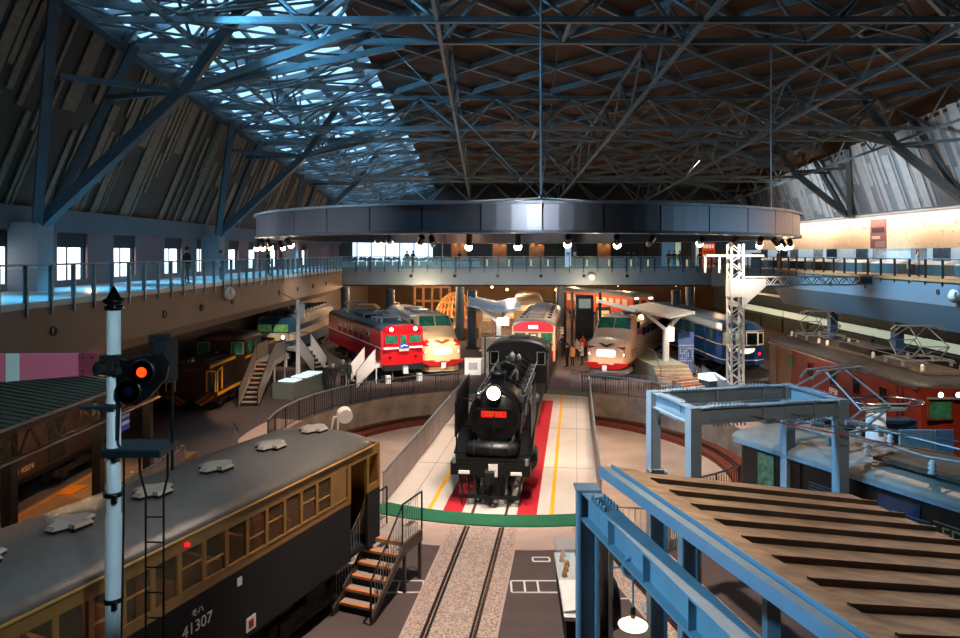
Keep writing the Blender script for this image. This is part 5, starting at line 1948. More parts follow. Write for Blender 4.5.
for x in (-.58, .58):
    m = MB(); m.add([(x - .5, .0, 2.55), (x + .5, .0, 2.55), (x + .47, .2, 3.25), (x - .47, .2, 3.25), (x - .5, .1, 2.55), (x + .5, .1, 2.55), (x + .47, .3, 3.25), (x - .47, .3, 3.25)], [(0, 1, 2, 3), (7, 6, 5, 4), (0, 4, 5, 1), (1, 5, 6, 2), (2, 6, 7, 3), (3, 7, 4, 0)])
    m.build('windscreen', mat('bright_green_glass', '6a9a58', .1, var=.5, emit=.15), bc)
    headlight(bc, x * 1.3, -.08, 2.15, .12, x > 0)
m = MB(); m.box((0, -.03, 1.6), (2.3, .05, .05)); m.box((0, -.03, 1.35), (2.3, .05, .05)); m.build('nose_trim', 'silver', bc)
MB().box((0, -.1, 1.2), (.4, .3, .3)).build('coupler', 'silver', bc)
m = MB()
for k in range(16): m.box((1.36, 2.2 + .72 * k, 3.1), (.14, .55, .5))
m.build('side_grille', mat('grille_silver', 'b4ac9c', .4, .5), bc)
m = MB(); m.box((0, 7.5, 3.6), (2.0, 12, .2), ch=.1)
for k in range(10): m.box((.7, 2.2 + 1.15 * k, 3.75), (.7, .5, .12))
m.build('roof', mat('blackish_roof', '2c3438', .5, .3), bc)
pantograph(bc, 3.0, 3.72, 1.0, .3)
for y in (2.4, 7, 11.6): bogie(bc, y)
MB().box((0, .2, .8), (2.4, .4, .4)).build('skirt', mat('skirt_pale', '9a9c9c', .5), bc)

# brown coach under the station canopy at far left
bw = thing('railway_carriage', 'dark brown wooden coach beside the orange-lit platform under the left canopy', 'railway carriage', (-15.95, 8.5, 0), 0.0)
m_wd = mat('coach_brown', '301a12', .4, var=.2, coat=.2)
m = MB(); m.box((0, 10, 2.2), (2.7, 20, 2.2)); m.build('body', m_wd, bw)
roof_mesh(2.75, 3.3, 3.7, 0, 20, .4, 2.4).build('roof', mat('coach_roof_dark', '26221f', .7), bw)
windows(bw, 1, 2.7, [7.5, 8.6, 9.7, 10.8, 11.9, 17.0, 18.1, 19.0], 2.7, .6, .7, mat('coach_amber_pane', '6a4a20', .3, emit=.12), frame=mat('amber_frame', '7a4a22', .5))
MB().box((1.36, 15.3, 2.15), (.03, .9, 1.9)).build('open_doorway', 'blackm', bw)
text('number_lettering', 'ﾅﾊ 40074', .26, bw, (1.365, 13.6, 1.35), (PI / 2, 0, PI / 2), mat('gold_lettering', 'c0a880', .5))
for y in (2.6, 17.2): bogie(bw, y)
m = MB(); m.box((0, 10, .95), (2.2, 18, .3)); m.build('underframe', m_under, bw)

# ------------------------------------------------------------------ semaphore signal, lower left foreground
m_pole = mat('pole_white_blue', 'cfe0e6', .4, var=.05)
sp = thing('semaphore_signal', 'white semaphore post with pink-red arm and glowing red lamp in the left foreground', 'signal', (-4.52, 8.5, 0))
MB().lathe([(.01, 0), (.3, 0), (.3, .1), (.1, .12), (.095, 5.0), (.082, 5.05), (.078, 7.52), (.01, 7.52)], (0, 0, 0), 20).build('post', m_pole, sp)
MB().lathe([(.08, 7.5), (.11, 7.52), (.11, 7.56), (.07, 7.57), (.12, 7.6), (.13, 7.63), (.08, 7.66), (.05, 7.72), (.01, 7.8)], (0, 0, 0), 16).build('finial', 'blackgl', sp)
arm = MB()
zc = 6.85
arm.prism([(-.2, zc - .12), (-.2, zc + .14), (-2.1, zc + .13), (-2.1, zc - .27)], 'y', -.04, -.01)
am = arm.build('signal_arm', mat('arm_pink_red', 'd47088', .45, var=.05), sp)
MB().prism([(-1.12, zc - .193), (-1.12, zc + .137), (-1.28, zc + .136), (-1.28, zc - .207)], 'y', -.046, -.035).build('white_band', mat('arm_white', 'c8e0dc', .45, var=.03), am)
m = MB()
m.box((-.27, -.05, zc + .01), (.22, .04, .27))
for x in (-.22, -.33):
    for z in (-.07, .09): m.ball((x, -.075, zc + z), .014, 6, m=1)
m.build('arm_bracket', [mat('arm_red_dark', '8c3c50', .5), 'chrome'], am)
m = MB()
for q in range(9):
    m.box((-.12 + .03 * q, -.1 - .01 * (q % 3), zc - .06 + .02 * ((q * 5) % 4)), (.06, .1, .09 + .02 * (q % 2)), rz=.3 * q)
m.tube((-.16, -.1, zc), (.12, -.12, zc + .02), .04, 8); m.tube((0, -.1, zc), (0, .1, zc), .05, 10)
m.box((.02, -.08, zc + .09), (.24, .12, .07)); m.tube((.09, -.08, zc - .1), (.09, -.1, zc - .9), .012, 5)
m.build('pivot_casting', 'blackm', sp)
# spectacle with two lenses
m = MB()
m.prism([(.0, zc + .12), (.12, zc - .2), (.18, zc - .42), (.32, zc - .48), (.48, zc - .38), (.68, zc - .16), (.72, zc + .0), (.62, zc + .14), (.45, zc + .12), (.2, zc + .06)], 'y', -.12, -.06)
spx = m.build('spectacle', 'black', sp)
for (x, z, mm, nm) in ((.42, zc - .07, mat('red_lens', 'ff2a10', .15, var=.3, scale=20, emit=5, ecol='ff2a08'), 'red_lens'), (.26, zc - .3, mat('blue_black_lens', '0c1830', .08, var=.3), 'dark_lens')):
    g = MB(); g.lathe([(.13, -.03), (.155, -.03), (.165, .06), (.12, .06), (.13, -.03)], (x, -.14, z), 24, 'y'); g.build('lens_hood', 'black', spx)
    MB().lathe([(.01, -.06), (.06, -.05), (.1, -.02), (.12, .03), (.01, .03)], (x, -.12, z), 20, 'y').build(nm, mm, spx)
m = MB(); m.box((.56, .12, zc + .02), (.26, .28, .5), ch=.06); m.box((.5, .12, zc + .3), (.18, .2, .1)); m.build('lamp_case', 'blackm', sp)
m = MB(); m.box((-.12, -.1, zc - .5), (.4, .12, .04)); m.lathe([(.09, -.03), (.11, -.03), (.11, .03), (.09, .03)], (0, 0, zc - .5), 16); m.build('bracket_arm', mat('bracket_teal', '1f3a40', .4, .4), sp)
m = MB(); m.path([(.1, -.05, zc - .4), (.09, -.07, zc - .95), (.16, -.07, zc - 1.05), (.15, -.05, 5.1), (.11, -.05, 3.0)], .012, 5); m.build('cable', 'black', sp)
for z in (5.78, 5.28, 4.0):
    m = MB(); m.lathe([(.1, -.025), (.115, -.025), (.115, .025), (.1, .025)], (0, 0, z), 16); m.box((.06, -.1, z - .04), (.05, .05, .1)); m.build('clamp_band', 'black', sp)
m = MB(); m.box((.28, .1, 5.83), (.68, .5, .03)); m.box((.28, -.15, 5.8), (.7, .03, .08)); m.box((.62, .1, 5.8), (.03, .5, .08)); m.build('step_platform', mat('platform_teal', '152c34', .5, .4), sp)
m = MB(); m.tube((.62, .2, 5.5), (.62, .2, 6.8), .02, 6); m.path([(.25, .12, 5.8), (.26, .12, 5.5), (.34, .12, 5.2)], .016, 5); m.path([(.6, .12, 5.8), (.6, .12, 5.45), (.54, .12, 5.2)], .016, 5); m.build('platform_stay', 'black', sp)
m = MB()
for x in (.33, .55): m.tube((x, .12, 0.0), (x, .12, 5.25), .014, 6)
for k in range(16): m.tube((.33, .12, .3 + .31 * k), (.55, .12, .3 + .31 * k), .011, 5)
m.build('ladder', 'black', sp)

# ------------------------------------------------------------------ station canopy at far left
cp = thing('station_canopy', 'dark grey-green station canopy with lattice fascia at the left edge', 'canopy', (-13.6, 8, 0))
m = MB()
x0, x1 = -3.9, 2.65
zf_, zk = 4.2, 4.75
L_ = 15.6
m.prism([(x0, zf_ - .1), (-.6, zk), (x1, zf_), (x1, zf_ - .08), (-.6, zk - .1), (x0, zf_ - .2)], 'y', 0, L_)
rfc = m.build('roof', mat('canopy_grey_green', '5c5848', .7, .1, var=.12, scale=3, bump=.3, bscale=15), cp)
m = MB()
for k in range(40): m.box((1.05, .2 + L_ / 40 * k, 4.47), (3.2, .035, .03), 0)
m = MB()
for k in range(52):
    y = .15 + .3 * k
    m.bar((-.5, y, zk + .01), (x1, y, zf_ + .01), .035, .03)
m.build('sheet_seam', mat('canopy_seam', '4a4638', .7), rfc)
m = MB(); m.bar((x1 + .02, 0, zf_ - .02), (x1 + .02, L_, zf_ - .02), .05, .06); m.build('gutter', mat('gutter_pale', 'a89888', .4, .4), rfc)
m = MB(); m.box((x1 - .1, L_ / 2, zf_ - .18), (.06, L_, .12)); m.box((x1 - .1, L_ / 2, zf_ - .82), (.06, L_, .09))
for k in range(20):
    y = k * .78
    m.bar((x1 - .1, y, zf_ - .8), (x1 - .1, y + .39, zf_ - .2), .05); m.bar((x1 - .1, y + .39, zf_ - .2), (x1 - .1, y + .78, zf_ - .8), .05)
m.build('lattice_fascia', mat('lattice_brown', '3c2a1c', .5), cp)
m = MB(); m.bar((x1 - .05, 0, zf_ - .85), (x1 - .05, L_, zf_ - .85), .07, .04); m.build('lit_ledge', mat('ledge_cream', 'b89878', .5), cp)
for y in (3.0, 8.6, 12.4, 15.4):
    m = MB(); m.box((x1 - .35, y, 2.1), (.24, .24, 4.0)); m.box((x1 - .35, y, .1), (.4, .4, .2)); m.bar((x1 - .35, y, 3.2), (x1 - 1.1, y, 4.1), .1); m.build('canopy_post', 'black', cp)
bs_ = MB().box((x1 - .1, 13.4, 3.1), (.04, .55, .62)).build('blue_sign', mat('sign_blue', '2c3c9a', .4, emit=.2), cp)
m = MB(); m.box((x1 - .07, 13.4, 3.22), (.02, .42, .08)); m.box((x1 - .07, 13.4, 3.02), (.02, .46, .1)); m.build('sign_lettering', 'white', bs_)

pf = thing('station_platform', 'low station platform in warm orange light beside the brown coach', 'platform', (-13.15, 7.5, 0))
MB().box((0, 10.5, .06), (2.8, 21, .12)).build('platform_slab', mat('platform_warm', 'a07850', .7, var=.15, scale=1), pf)
MB().box((-1.2, 10.5, .126), (.14, 21, .012)).build('edge_line', mat('edge_orange', 'd88a30', .6), pf)
MB().box((-.95, 16.3, .14), (.6, .9, .04)).build('boarding_plate', mat('plate_orange', 'f08a1c', .5), pf)
for k in range(10):
    MB().lathe([(.01, .12), (.05, .12), (.05, .14), (.01, .145)], (.1, 3 + 1.7 * k, 0), 8).build('floor_stud', 'white', pf)
for y in (12, 17, 22):
    lamp('POINT', 'canopy_lamp', (-13.0, y, 3.6), 170, WARM2, size=.1)
lamp('SPOT', 'platform_lamp', (-10.0, 24, 8.0), 900, WARM2, (-12.9, 23, 0), .1, 60)


def panel_fence(label, p0, p1, h, group=None, hx='b8aca0', bars=False, z=0):
    p0, p1 = Vector((p0[0], p0[1], 0)), Vector((p1[0], p1[1], 0))
    d = p1 - p0
    L = d.length
    rz = math.atan2(d.y, d.x)
    t = thing('barrier_fence', label, 'fence', (p0.x, p0.y, z), rz, group)
    n = max(1, round(L / 1.1))
    MB().tube((0, 0, h), (L, 0, h), .025, 6).build('handrail', 'chrome', t)
    for k in range(n + 1): MB().box((L * k / n, 0, h / 2), (.04, .04, h)).build('post', 'galv', t)
    for k in range(n):
        if bars:
            m = MB()
            for j in range(1, 10): m.box((L * (k + j / 10) / n, 0, h / 2), (.018, .018, h - .12))
            m.build('bar_panel', 'galv', t)
        else:
            MB().box((L * (k + .5) / n, 0, h / 2 + .02), (L / n - .06, .02, h - .14)).build('panel', mat('fence_' + hx, hx, .5, var=.1), t)
    return t


panel_fence('pale panelled fence along the station platform left of the semaphore ladder', (-11.65, 14.3), (-11.05, 25.6), 1.1, hx='a89c90')
panel_fence('short barred fence across the end of the station platform', (-12.6, 25.8), (-11.1, 25.8), 1.1, bars=True)
panel_fence('barred fence at the left rim of the turntable pit beside the pale paving', (-10.5, 29.2), (-9.9, 27.9), 1.1, bars=True)
panel_fence('barred fence at the near left end of the bridge beside the carriage steps', (-1.7, 19.8), (-2.9, 18.6), 1.0, bars=True) if False else None

# stairs beside the diesel
s2 = thing('access_stairs', 'steep pale stairs with orange tread edges beside the dark diesel locomotive', 'stairs', (-12.65, 40.2, 0), 0)
stairs(s2, 10, .205, .3, .95, m_tread, m_nose, mat('stair_white', 'a8a29a', .5), 2.2, bal=False)
m = MB()
for s_ in (-1, 1):
    x = s_ * .52
    m.prism([(0, 2.05), (0, 2.95), (-3.0, .95), (-3.0, .1)], 'x', x - .012, x + .012); m.prism([(0, 2.05), (0, 2.95), (2.2, 2.95), (2.2, 2.05)], 'x', x - .012, x + .012)
m.build('side_sheet', glass_mat('smoky_sheet', 'b8a898', .45, .3), s2)
# yellow handrail hoop and showcase table behind
vt = thing('showcase', 'grey-green display table with glowing white tops beside the diesel stairs', 'showcase', (-10.9, 41.2, 0), -.25)
MB().box((0, 0, .45), (1.3, 4.0, .9)).build('case_body', mat('case_greygreen', '66706c', .6), vt)
for y in (-1.2, .2, 1.4): MB().box((0, y, .93), (1.0, .9, .05)).build('lit_top', mat('lit_case_top', 'd8eef4', .3, emit=.9), vt)
wp = thing('signal_mast', 'slim white mast with a round base beside the display table', 'mast', G(298, 381))
MB().lathe([(.01, 0), (.6, 0), (.6, .1), (.14, .14), (.13, 5.2), (.01, 5.2)], (0, 0, 0), 14).build('post', 'white', wp)
MB().box((.28, 0, 4.5), (.28, .1, .9)).build('arm_plate', 'white', wp)
MB().bar((0, 0, 5.1), (-1.0, 0, 5.6), .04).build('bracket_arm', 'black', wp)

# white platforms with steps beside the locomotives
def white_steps(label, loc, rz, n=5, w=1.0, land=1.6):
    t = thing('access_stairs', label, 'stairs', loc, rz)
    stairs(t, n, .25, .3, w, m_tread, mat('stair_white', 'a8a29a', .5), M['white'], land, bal=False, rail_m='white')
    m = MB()
    for s_ in (-1, 1):
        x = s_ * (w / 2 + .03)
        H = n * .25
        m.prism([(0, H), (0, H + .95), (-n * .3, .95), (-n * .3, .1)], 'x', x - .015, x + .015)
    m.build('side_panel', 'white', t)
    return t


white_steps('white stairs leading up to the side of the red locomotive', (-7.35, 44.3, 0), .448 - PI / 2 + .4, 5, 1.0, 1.5)
white_steps('white stairs by the blue and cream locomotive', (-12.9, 49.8, 0), .9, 6, 1.0, 1.5)

# information boards
ib = thing('information_board', 'tall blue board of white notes standing by the white canopy column', 'information board', G(686, 374) + Vector((0, 0, 0)))
MB().box((0, 0, 1.42), (1.05, .12, 2.84)).build('board', mat('board_blue', '5a74a8', .5, var=.06), ib)
m = MB()
rr = random.Random(8)
for r_ in range(6):
    for c_ in range(7):
        if rr.random() < .75: m.box((-.42 + .14 * c_ + rr.uniform(-.01, .01), -.065, 1.75 - .17 * r_), (rr.uniform(.05, .1), .01, rr.uniform(.06, .12)))
m.build('notes', mat('note_pale', 'c8cce4', .6), ib)
MB().box((0, -.065, 1.95), (1.03, .012, .06)).build('divider', mat('note_pale', 'c8cce4', .6), ib)
MB().box((0, 0, .04), (1.2, .5, .08)).build('base', 'blackm', ib)

# ------------------------------------------------------------------ platforms with white canopies
def white_canopy(label, x, y, rz, L, cols, z=3.9, hx='b8c8d4'):
    t = thing('platform_canopy', label, 'canopy', (x, y, 0), rz)
    m = MB(); m.prism([(-2.3, z + .5), (-2.3, z + .62), (0, z + .14), (1.6, z + .42), (1.6, z + .3), (0, z)], 'y', 0, L); m.build('roof', [mat('canopy_white_' + hx, hx, .4, .1, var=.05)], t)
    m = MB(); m.box((-2.32, L / 2, z + .56), (.06, L, .24)); m.box((1.62, L / 2, z + .36), (.06, L, .22)); m.build('fascia_board', 'white', t)
    for c in cols:
        m = MB(); m.bar((0, c, 0), (0, c, z - .7), .32, .32); m.bar((0, c, z - .8), (-1.3, c, z + .22), .24, .2); m.bar((0, c, z - .8), (1.0, c, z + .15), .24, .2); m.build('column', 'white', t)
        MB().bar((-1.6, c, z + .3), (1.3, c, z + .1), .1, .14).build('cross_beam', 'white', t)
    return t


white_canopy('pale blue-white butterfly canopy over the platform between the cream train and the railcar', .95, 50.5, .0, 11, (1.0, 4.4), 3.85)
white_canopy('white butterfly canopy on one thick column by the blue information board', 11.9, 45.2, .1, 9, (.8,), 3.95, 'd0ccc4')
pA = thing('station_platform', 'pale platform under the blue-white canopy', 'platform', (.95, 48.2, 0))
MB().box((0, 6, .5), (2.6, 13, 1.0)).build('platform_slab', mat('pale_platform', 'b8b4a6', .7, var=.08), pA)
m = MB()
for k in range(4): m.box((0, -.6 - .3 * k, .4 - .1 * k), (1.9, .3, .8 - .2 * k))
m.build('steps', mat('pale_steps', 'b8b2ac', .6), pA)
pB = thing('station_platform', 'pale green-grey platform with a flight of steps between the cream train and the sleeping coach', 'platform', (11.9, 45.0, 0), .1)
MB().box((-.3, 4, .55), (2.3, 9.6, 1.1)).build('platform_slab', mat('greenish_platform', 'a8ab94', .7, var=.08), pB)
MB().box((-.3, -.74, 1.106), (2.3, .12, .014)).build('edge_line', mat('edge_orange', 'd88a30', .6), pB)
for k in range(5):
    z = 1.1 - .2 * (k + 1)
    if z < .05: break
    MB().box((-.3, -.8 - .3 * k - .15, z / 2), (2.3, .3, z)).build('step', mat('step_cream', 'c8b4a4', .6), pB)
for s_ in (-1, 1):
    m = MB(); x = -.3 + s_ * 1.12
    m.path([(x, 4, 2.05), (x, -.8, 2.05), (x, -2.1, 1.0), (x, -2.1, 0)], .03, 6); m.build('handrail', 'chrome', pB)
# lamp globe and lit column sign
gl_ = thing('globe_lamp', 'round glowing lamp on a thin post beside the right-hand white canopy', 'lamp', A(641, 50, 0))
MB().lathe([(.01, 0), (.15, 0), (.04, .06), (.035, 3.5), (.01, 3.5)], (0, 0, 0), 8).build('post', 'black', gl_)
MB().ball((0, 0, 3.6), .2, 12).build('globe', mat('globe_glow', 'ffd090', .4, var=0, emit=9, ecol='ffc070'), gl_)
for (px, y, zz, w, h, lab) in ((503, 51.1, 3.2, .85, .55, 'white lit box sign under the left white canopy'), (671.5, 45.77, 2.9, .3, .9, 'small white lit box sign on the right canopy column')):
    t = thing('light_box', lab, 'sign', A(px, y, 0))
    MB().box((0, 0, zz), (w, .15, h)).build('lit_face', mat('lightbox_white', 'fff6e8', .4, var=0, emit=3), t)
    MB().box((0, .1, (zz + 3.6) / 2), (.05, .05, 3.6 - zz + .9)).build('hanger', 'black', t)
rp = thing('display_board', 'red board with a bright white figure behind the steam locomotive', 'display board', A(503, 47.3, 0))
MB().box((0, 0, 1.35), (.8, .1, 1.9)).build('board', mat('board_red', 'c01c20', .5, emit=.15), rp)
m = MB(); m.ball((0, -.08, 2.1), .1, 8, sz=1.2); m.box((0, -.08, 1.65), (.2, .04, .7)); m.build('white_figure', mat('figure_white', 'fff0e0', .5, emit=1.5), rp)
for x in (-.3, .3): MB().box((x, 0, .2), (.06, .3, .4)).build('leg', 'black', rp)
tb = thing('counter_table', 'dark shallow counter on the platform before the red board', 'counter', A(497, 47.0, 0))
MB().box((0, 0, 2.62), (2.0, .5, .06)).build('top', 'black', tb); MB().box((-.8, .0, 1.3), (.1, .3, 2.6)).build('leg', 'black', tb); MB().box((.9, .0, 1.3), (.1, .3, 2.6)).build('leg', 'black', tb)
wd = thing('information_desk', 'white box desk with a picture beside a standing visitor, left of the steam locomotive', 'desk', G(473, 374))
MB().box((0, 0, .5), (1.1, .8, 1.0)).build('desk_body', 'white', wd); MB().box((0, -.41, .6), (.6, .02, .5)).build('picture', mat('desk_picture', 'a8a4a4', .5, var=.05), wd)
MB().box((0, 0, 1.02), (1.16, .86, .05)).build('top', 'white', wd)

# dark service tower and pipes behind the crowd
tw = thing('service_tower', 'dark grey tower cabinet with a lit louvred window behind the crowd', 'tower', A(584, 60, 0))
MB().box((0, 0, 2.3), (1.5, .9, 4.6)).build('cabinet', mat('tower_grey', '34393e', .5, .2, var=.15), tw)
MB().box((0, -.47, 3.9), (1.0, .04, .8)).build('lit_louvre', mat('louvre_glow', '9ab0a4', .4, emit=.4), tw)
for k in range(4): MB().box((0, -.46, 3.0 - .62 * k), (1.3, .03, .5)).build('panel_door', mat('panel_dark', '24282c', .5), tw)
for px, hx in ((565, '5a3c28'), (572, '8a6a50'), (600, '3c3c3c')):
    t = thing('service_pipe', {'5a3c28': 'brown upright pipe left of the dark tower cabinet', '8a6a50': 'pale tan upright pipe against the dark tower cabinet', '3c3c3c': 'dark grey upright pipe right of the dark tower cabinet'}[hx], 'pipe', A(px, 59, 0))
    MB().tube((0, 0, 0), (0, 0, 4.9), .12, 10).build('pipe', mat('pipe_' + hx, hx, .5, .2), t)
    MB().lathe([(.12, 0), (.22, 0), (.22, .08), (.12, .1)], (0, 0, 0), 12).build('flange', 'black', t)
for k, (px, y) in enumerate(((390, 62), (460, 66), (472, 60), (676, 60), (690, 66), (560, 70), (345, 66), (822, 40.5))):
    nm = ('left of the cream express', 'behind the cream express', 'blue-grey one beside the left white canopy', 'beside the right white canopy', 'behind the sleeping coach', 'behind the railcar', 'at the back left corner', 'by the right balcony behind the brown locomotive')[k]
    if k == 7:
        continue
    t = thing('building_column', 'round dark supporting column ' + nm, 'column', A(px, y, 0))
    MB().tube((0, 0, 0), (0, 0, 5.05 if y >= 68 else 5.0), .4, 16).build('shaft', mat('column_blue', '3c4e5c', .5, .2), t)
    MB().box((0, 0, .1), (1.0, 1.0, .2)).build('base', 'walldark', t)
for y in (30, 39, 48, 57):
    t = thing('building_column', 'square blue-grey column under the right balcony', 'column', (28.2, y, 0), 0, 'columns under the right balcony')
    MB().box((0, 0, 1.85), (.6, .6, 3.7)).build('shaft', mat('column_blue2', '4a6478', .5, .2), t); MB().box((0, 0, .1), (.9, .9, .2)).build('base', 'walldark', t)
# lit long corridor under the right balcony: pale counters with strip lamps
for k in range(11):
    y0 = 30 + 5.6 * k
    t = thing('light_counter', 'long pale green-lit counter under the right balcony', 'counter', (30.8, y0, 0), 0, 'lit counters under the right balcony')
    MB().box((0, 0, 1.9), (.5, 5.2, .55)).build('lit_panel', mat('green_white_glow', 'd0dcc8', .4, emit=.42, ecol='e4f4d8'), t)
    MB().box((0, 0, .7), (.6, 5.2, 1.4)).build('counter_body', mat('counter_dark', '2c3028', .6), t)
mb = MB(); mb.box((30.4, 50, 4.2), (6.8, 40, .2)); struct('ceiling_right_low', mb, mat('low_ceiling', 'a8b4b0', .6))

# brown timber structures at back left
for k, (px, y, w, h, d_, hx, lab) in enumerate(((432, 72, 3.6, 4.9, 2.0, 'a06c34', 'tall wooden lattice frame lit amber behind the express trains'), (367, 58, 1.6, 3.6, 1.2, 'b08438', 'ochre gabled timber hut behind the red locomotive'),
                                                    (346, 61, 1.0, 3.0, 1.2, '7a8c28', 'lime green post box shape by the back left corner'), (395, 66, .8, 3.2, .8, '6a4a2c', 'narrow brown timber stand behind the red locomotive'))):
    t = thing('timber_frame' if k != 2 else 'green_cabinet', lab, 'timber frame' if k != 2 else 'cabinet', A(px, y, 0))
    mm = mat('timber_' + hx, hx, .6, var=.3, scale=3)
    if k in (0,):
        for i in range(5):
            MB().box((-w / 2 + w * i / 4, 0, h / 2), (.22, .3, h)).build('upright', mm, t)
        for j in range(4):
            MB().box((0, 0, .4 + (h - .6) * j / 3), (w, .25, .22)).build('cross_rail', mm, t)
    else:
        MB().box((0, 0, h / 2), (w, d_, h), ch=.1).build('body', mm, t)
        MB().prism([(-w * .65, h), (w * .65, h), (w * .4, h + .35), (-w * .4, h + .35)], 'y', -d_ * .6, d_ * .6).build('cap', mm, t)
# amber tangle of a steam engine's frames beyond the cream express
te = thing('timber_frame', 'rounded mass of glowing amber latticework beyond the cream express train', 'lattice dome', A(456, 68, 0))
m = MB()
rr = random.Random(21)
for k in range(14):
    a = PI * k / 14
    m.path([(2.2 * math.cos(t_) * math.cos(a), 1.2 * math.cos(t_) * math.sin(a), 1.0 + 3.4 * math.sin(t_)) for t_ in [PI * j / 10 for j in range(11)]], .06, 5)
for j in range(1, 6):
    z = 1.0 + 3.4 * math.sin(PI * j / 12); r = math.cos(PI * j / 12)
    m.path([(2.2 * r * math.cos(2 * PI * i / 20), 1.2 * r * math.sin(2 * PI * i / 20), z) for i in range(20)], .05, 5, closed=True)
m.build('lattice', mat('amber_wood', 'c88a44', .5, .2, var=.3), te)
MB().box((0, 0, .5), (4.4, 2.4, 1.0)).build('base', mat('timber_6a4a2c', '6a4a2c', .6), te)
lamp('POINT', 'dome_lamp', (te.location.x, 68, 2.2), 260, WARM2, size=.2)

# ------------------------------------------------------------------ white lattice catenary mast
ms = thing('catenary_mast', 'tall white lattice mast carrying a lattice arm towards the right balcony', 'mast', (14.0, 39.3, 0))
Hm = 8.7
hw = .33
for sx in (-1, 1):
    for sy in (-1, 1): MB().bar((sx * hw, sy * hw, 0), (sx * hw, sy * hw, Hm), .11, .11).build('corner_post', 'white', ms)
m = MB()
n_ = 17
for k in range(n_):
    z0, z1 = Hm * k / n_, Hm * (k + 1) / n_
    for s_ in (-1, 1):
        a, b = ((-hw, hw) if k % 2 else (hw, -hw))
        m.bar((a, s_ * hw, z0), (b, s_ * hw, z1), .07, .05); m.bar((s_ * hw, a, z0), (s_ * hw, b, z1), .07, .05)
m.build('lacing', 'white', ms)
m = MB()
m.box((0, 0, 6.25), (.8, .8, 1.0)); m.prism([(.35, 5.2), (1.6, 6.35), (1.6, 6.75), (.35, 6.75)], 'y', -.3, .3); m.build('bracket_plate', 'white', ms)
for z in (6.42, 6.86):
    for sy in (-.2, .2): MB().bar((.35, sy, z), (7.0, sy, z), .06, .06).build('arm_chord', 'white', ms)
m = MB()
for k in range(14):
    a = 1.6 + .385 * k
    for sy in (-.2, .2): m.bar((a, sy, 6.42 if k % 2 else 6.86), (a + .385, sy, 6.86 if k % 2 else 6.42), .05, .04)
m.build('arm_lacing', 'white', ms)
m = MB(); m.box((-.1, 0, 8.05), (3.4, .1, .12)); m.box((-1.7, 0, 7.6), (.12, .1, 1.0)); m.box((-.9, 0, 7.6), (.1, .1, 1.0)); m.build('top_crossarm', 'white', ms)
MB().box((0, 0, .1), (1.1, 1.1, .2)).build('base', 'galv', ms)
ce = thing('loudspeaker_box', 'small dark box at the outer end of the mast arm', 'box', (21.25, 39.3, 6.66)); MB().box((0, 0, 0), (.7, .5, .45), ch=.05).build('case', 'steeld', ce); MB().box((0, -.26, 0), (.5, .02, .3)).build('grille', 'black', ce)

# slanting orange-striped step platform and white case near the mast
sx_ = thing('stepped_bench', 'low stepped platform with orange and white stripes near the mast foot', 'platform', G(701, 393), .5)
m_st = mat('bench_orange', 'c8784c', .6)
for k in range(6): MB().box((0, -.4 + .3 * k, .08 + .05 * k), (2.2, .28, .16 + .1 * k)).build('step', m_st if k % 2 else M['deck'], sx_)
wc = thing('glass_case', 'tilted white glowing display case near the mast foot', 'display case', G(712, 391), .4)
MB().box((0, 0, .35), (1.2, .9, .7)).build('case_body', 'steeld', wc); MB().prism([(-.5, .7), (.5, .7), (.5, 1.0), (-.5, .75)], 'x', -.62, .62).build('lit_top', mat('lit_case_top2', 'eaf8fa', .3, emit=1.2), wc)
panel_fence('glass-topped fence running back from the mast towards the brown locomotive', (13.2, 36.6), (13.9, 45), 1.0, hx='a4b0b4')
panel_fence('panelled ramp fence in front of the brown locomotive', (13.6, 37.8), (13.2, 27.5), 1.0, hx='b4aca8') if False else None
panel_fence('dark-railed fence beyond the right rim of the turntable', (5.2, 42.9), (11.2, 40.4), 1.0, bars=True)

# ------------------------------------------------------------------ blue steel gantry and corrugated canopy, lower right
m_bs = mat('girder_blue_grey', '8c9aa2', .68, .0, var=.08, scale=3)
DV = Vector((-.236, .972, 0))      # direction of the beams, away from the viewer
DP = Vector((.972, .236, 0))
gt = thing('steel_gantry', 'blue-grey steel gantry of four posts and an open rectangular top', 'gantry', (0, 0, 0))
PA = Vector((3.85, 16.1, 4.95)); PB = PA - DV * 1.75; PC = PA + DP * 3.55; PD = PB + DP * 3.55
for P_ in (PA, PB, PC, PD):
    m = MB(); m.ibeam(P_ - Vector((0, 0, 4.95)), P_ + Vector((0, 0, .08)), .24, .24, .03, up=tuple(DP)); m.bar(P_ - Vector((0, 0, 4.95)), P_ + Vector((0, 0, .08)), .235, .2, up=tuple(DP)); m.build('post', m_bs, gt)
    MB().box((P_.x, P_.y, .02), (.5, .5, .04)).build('base_plate', m_bs, gt)
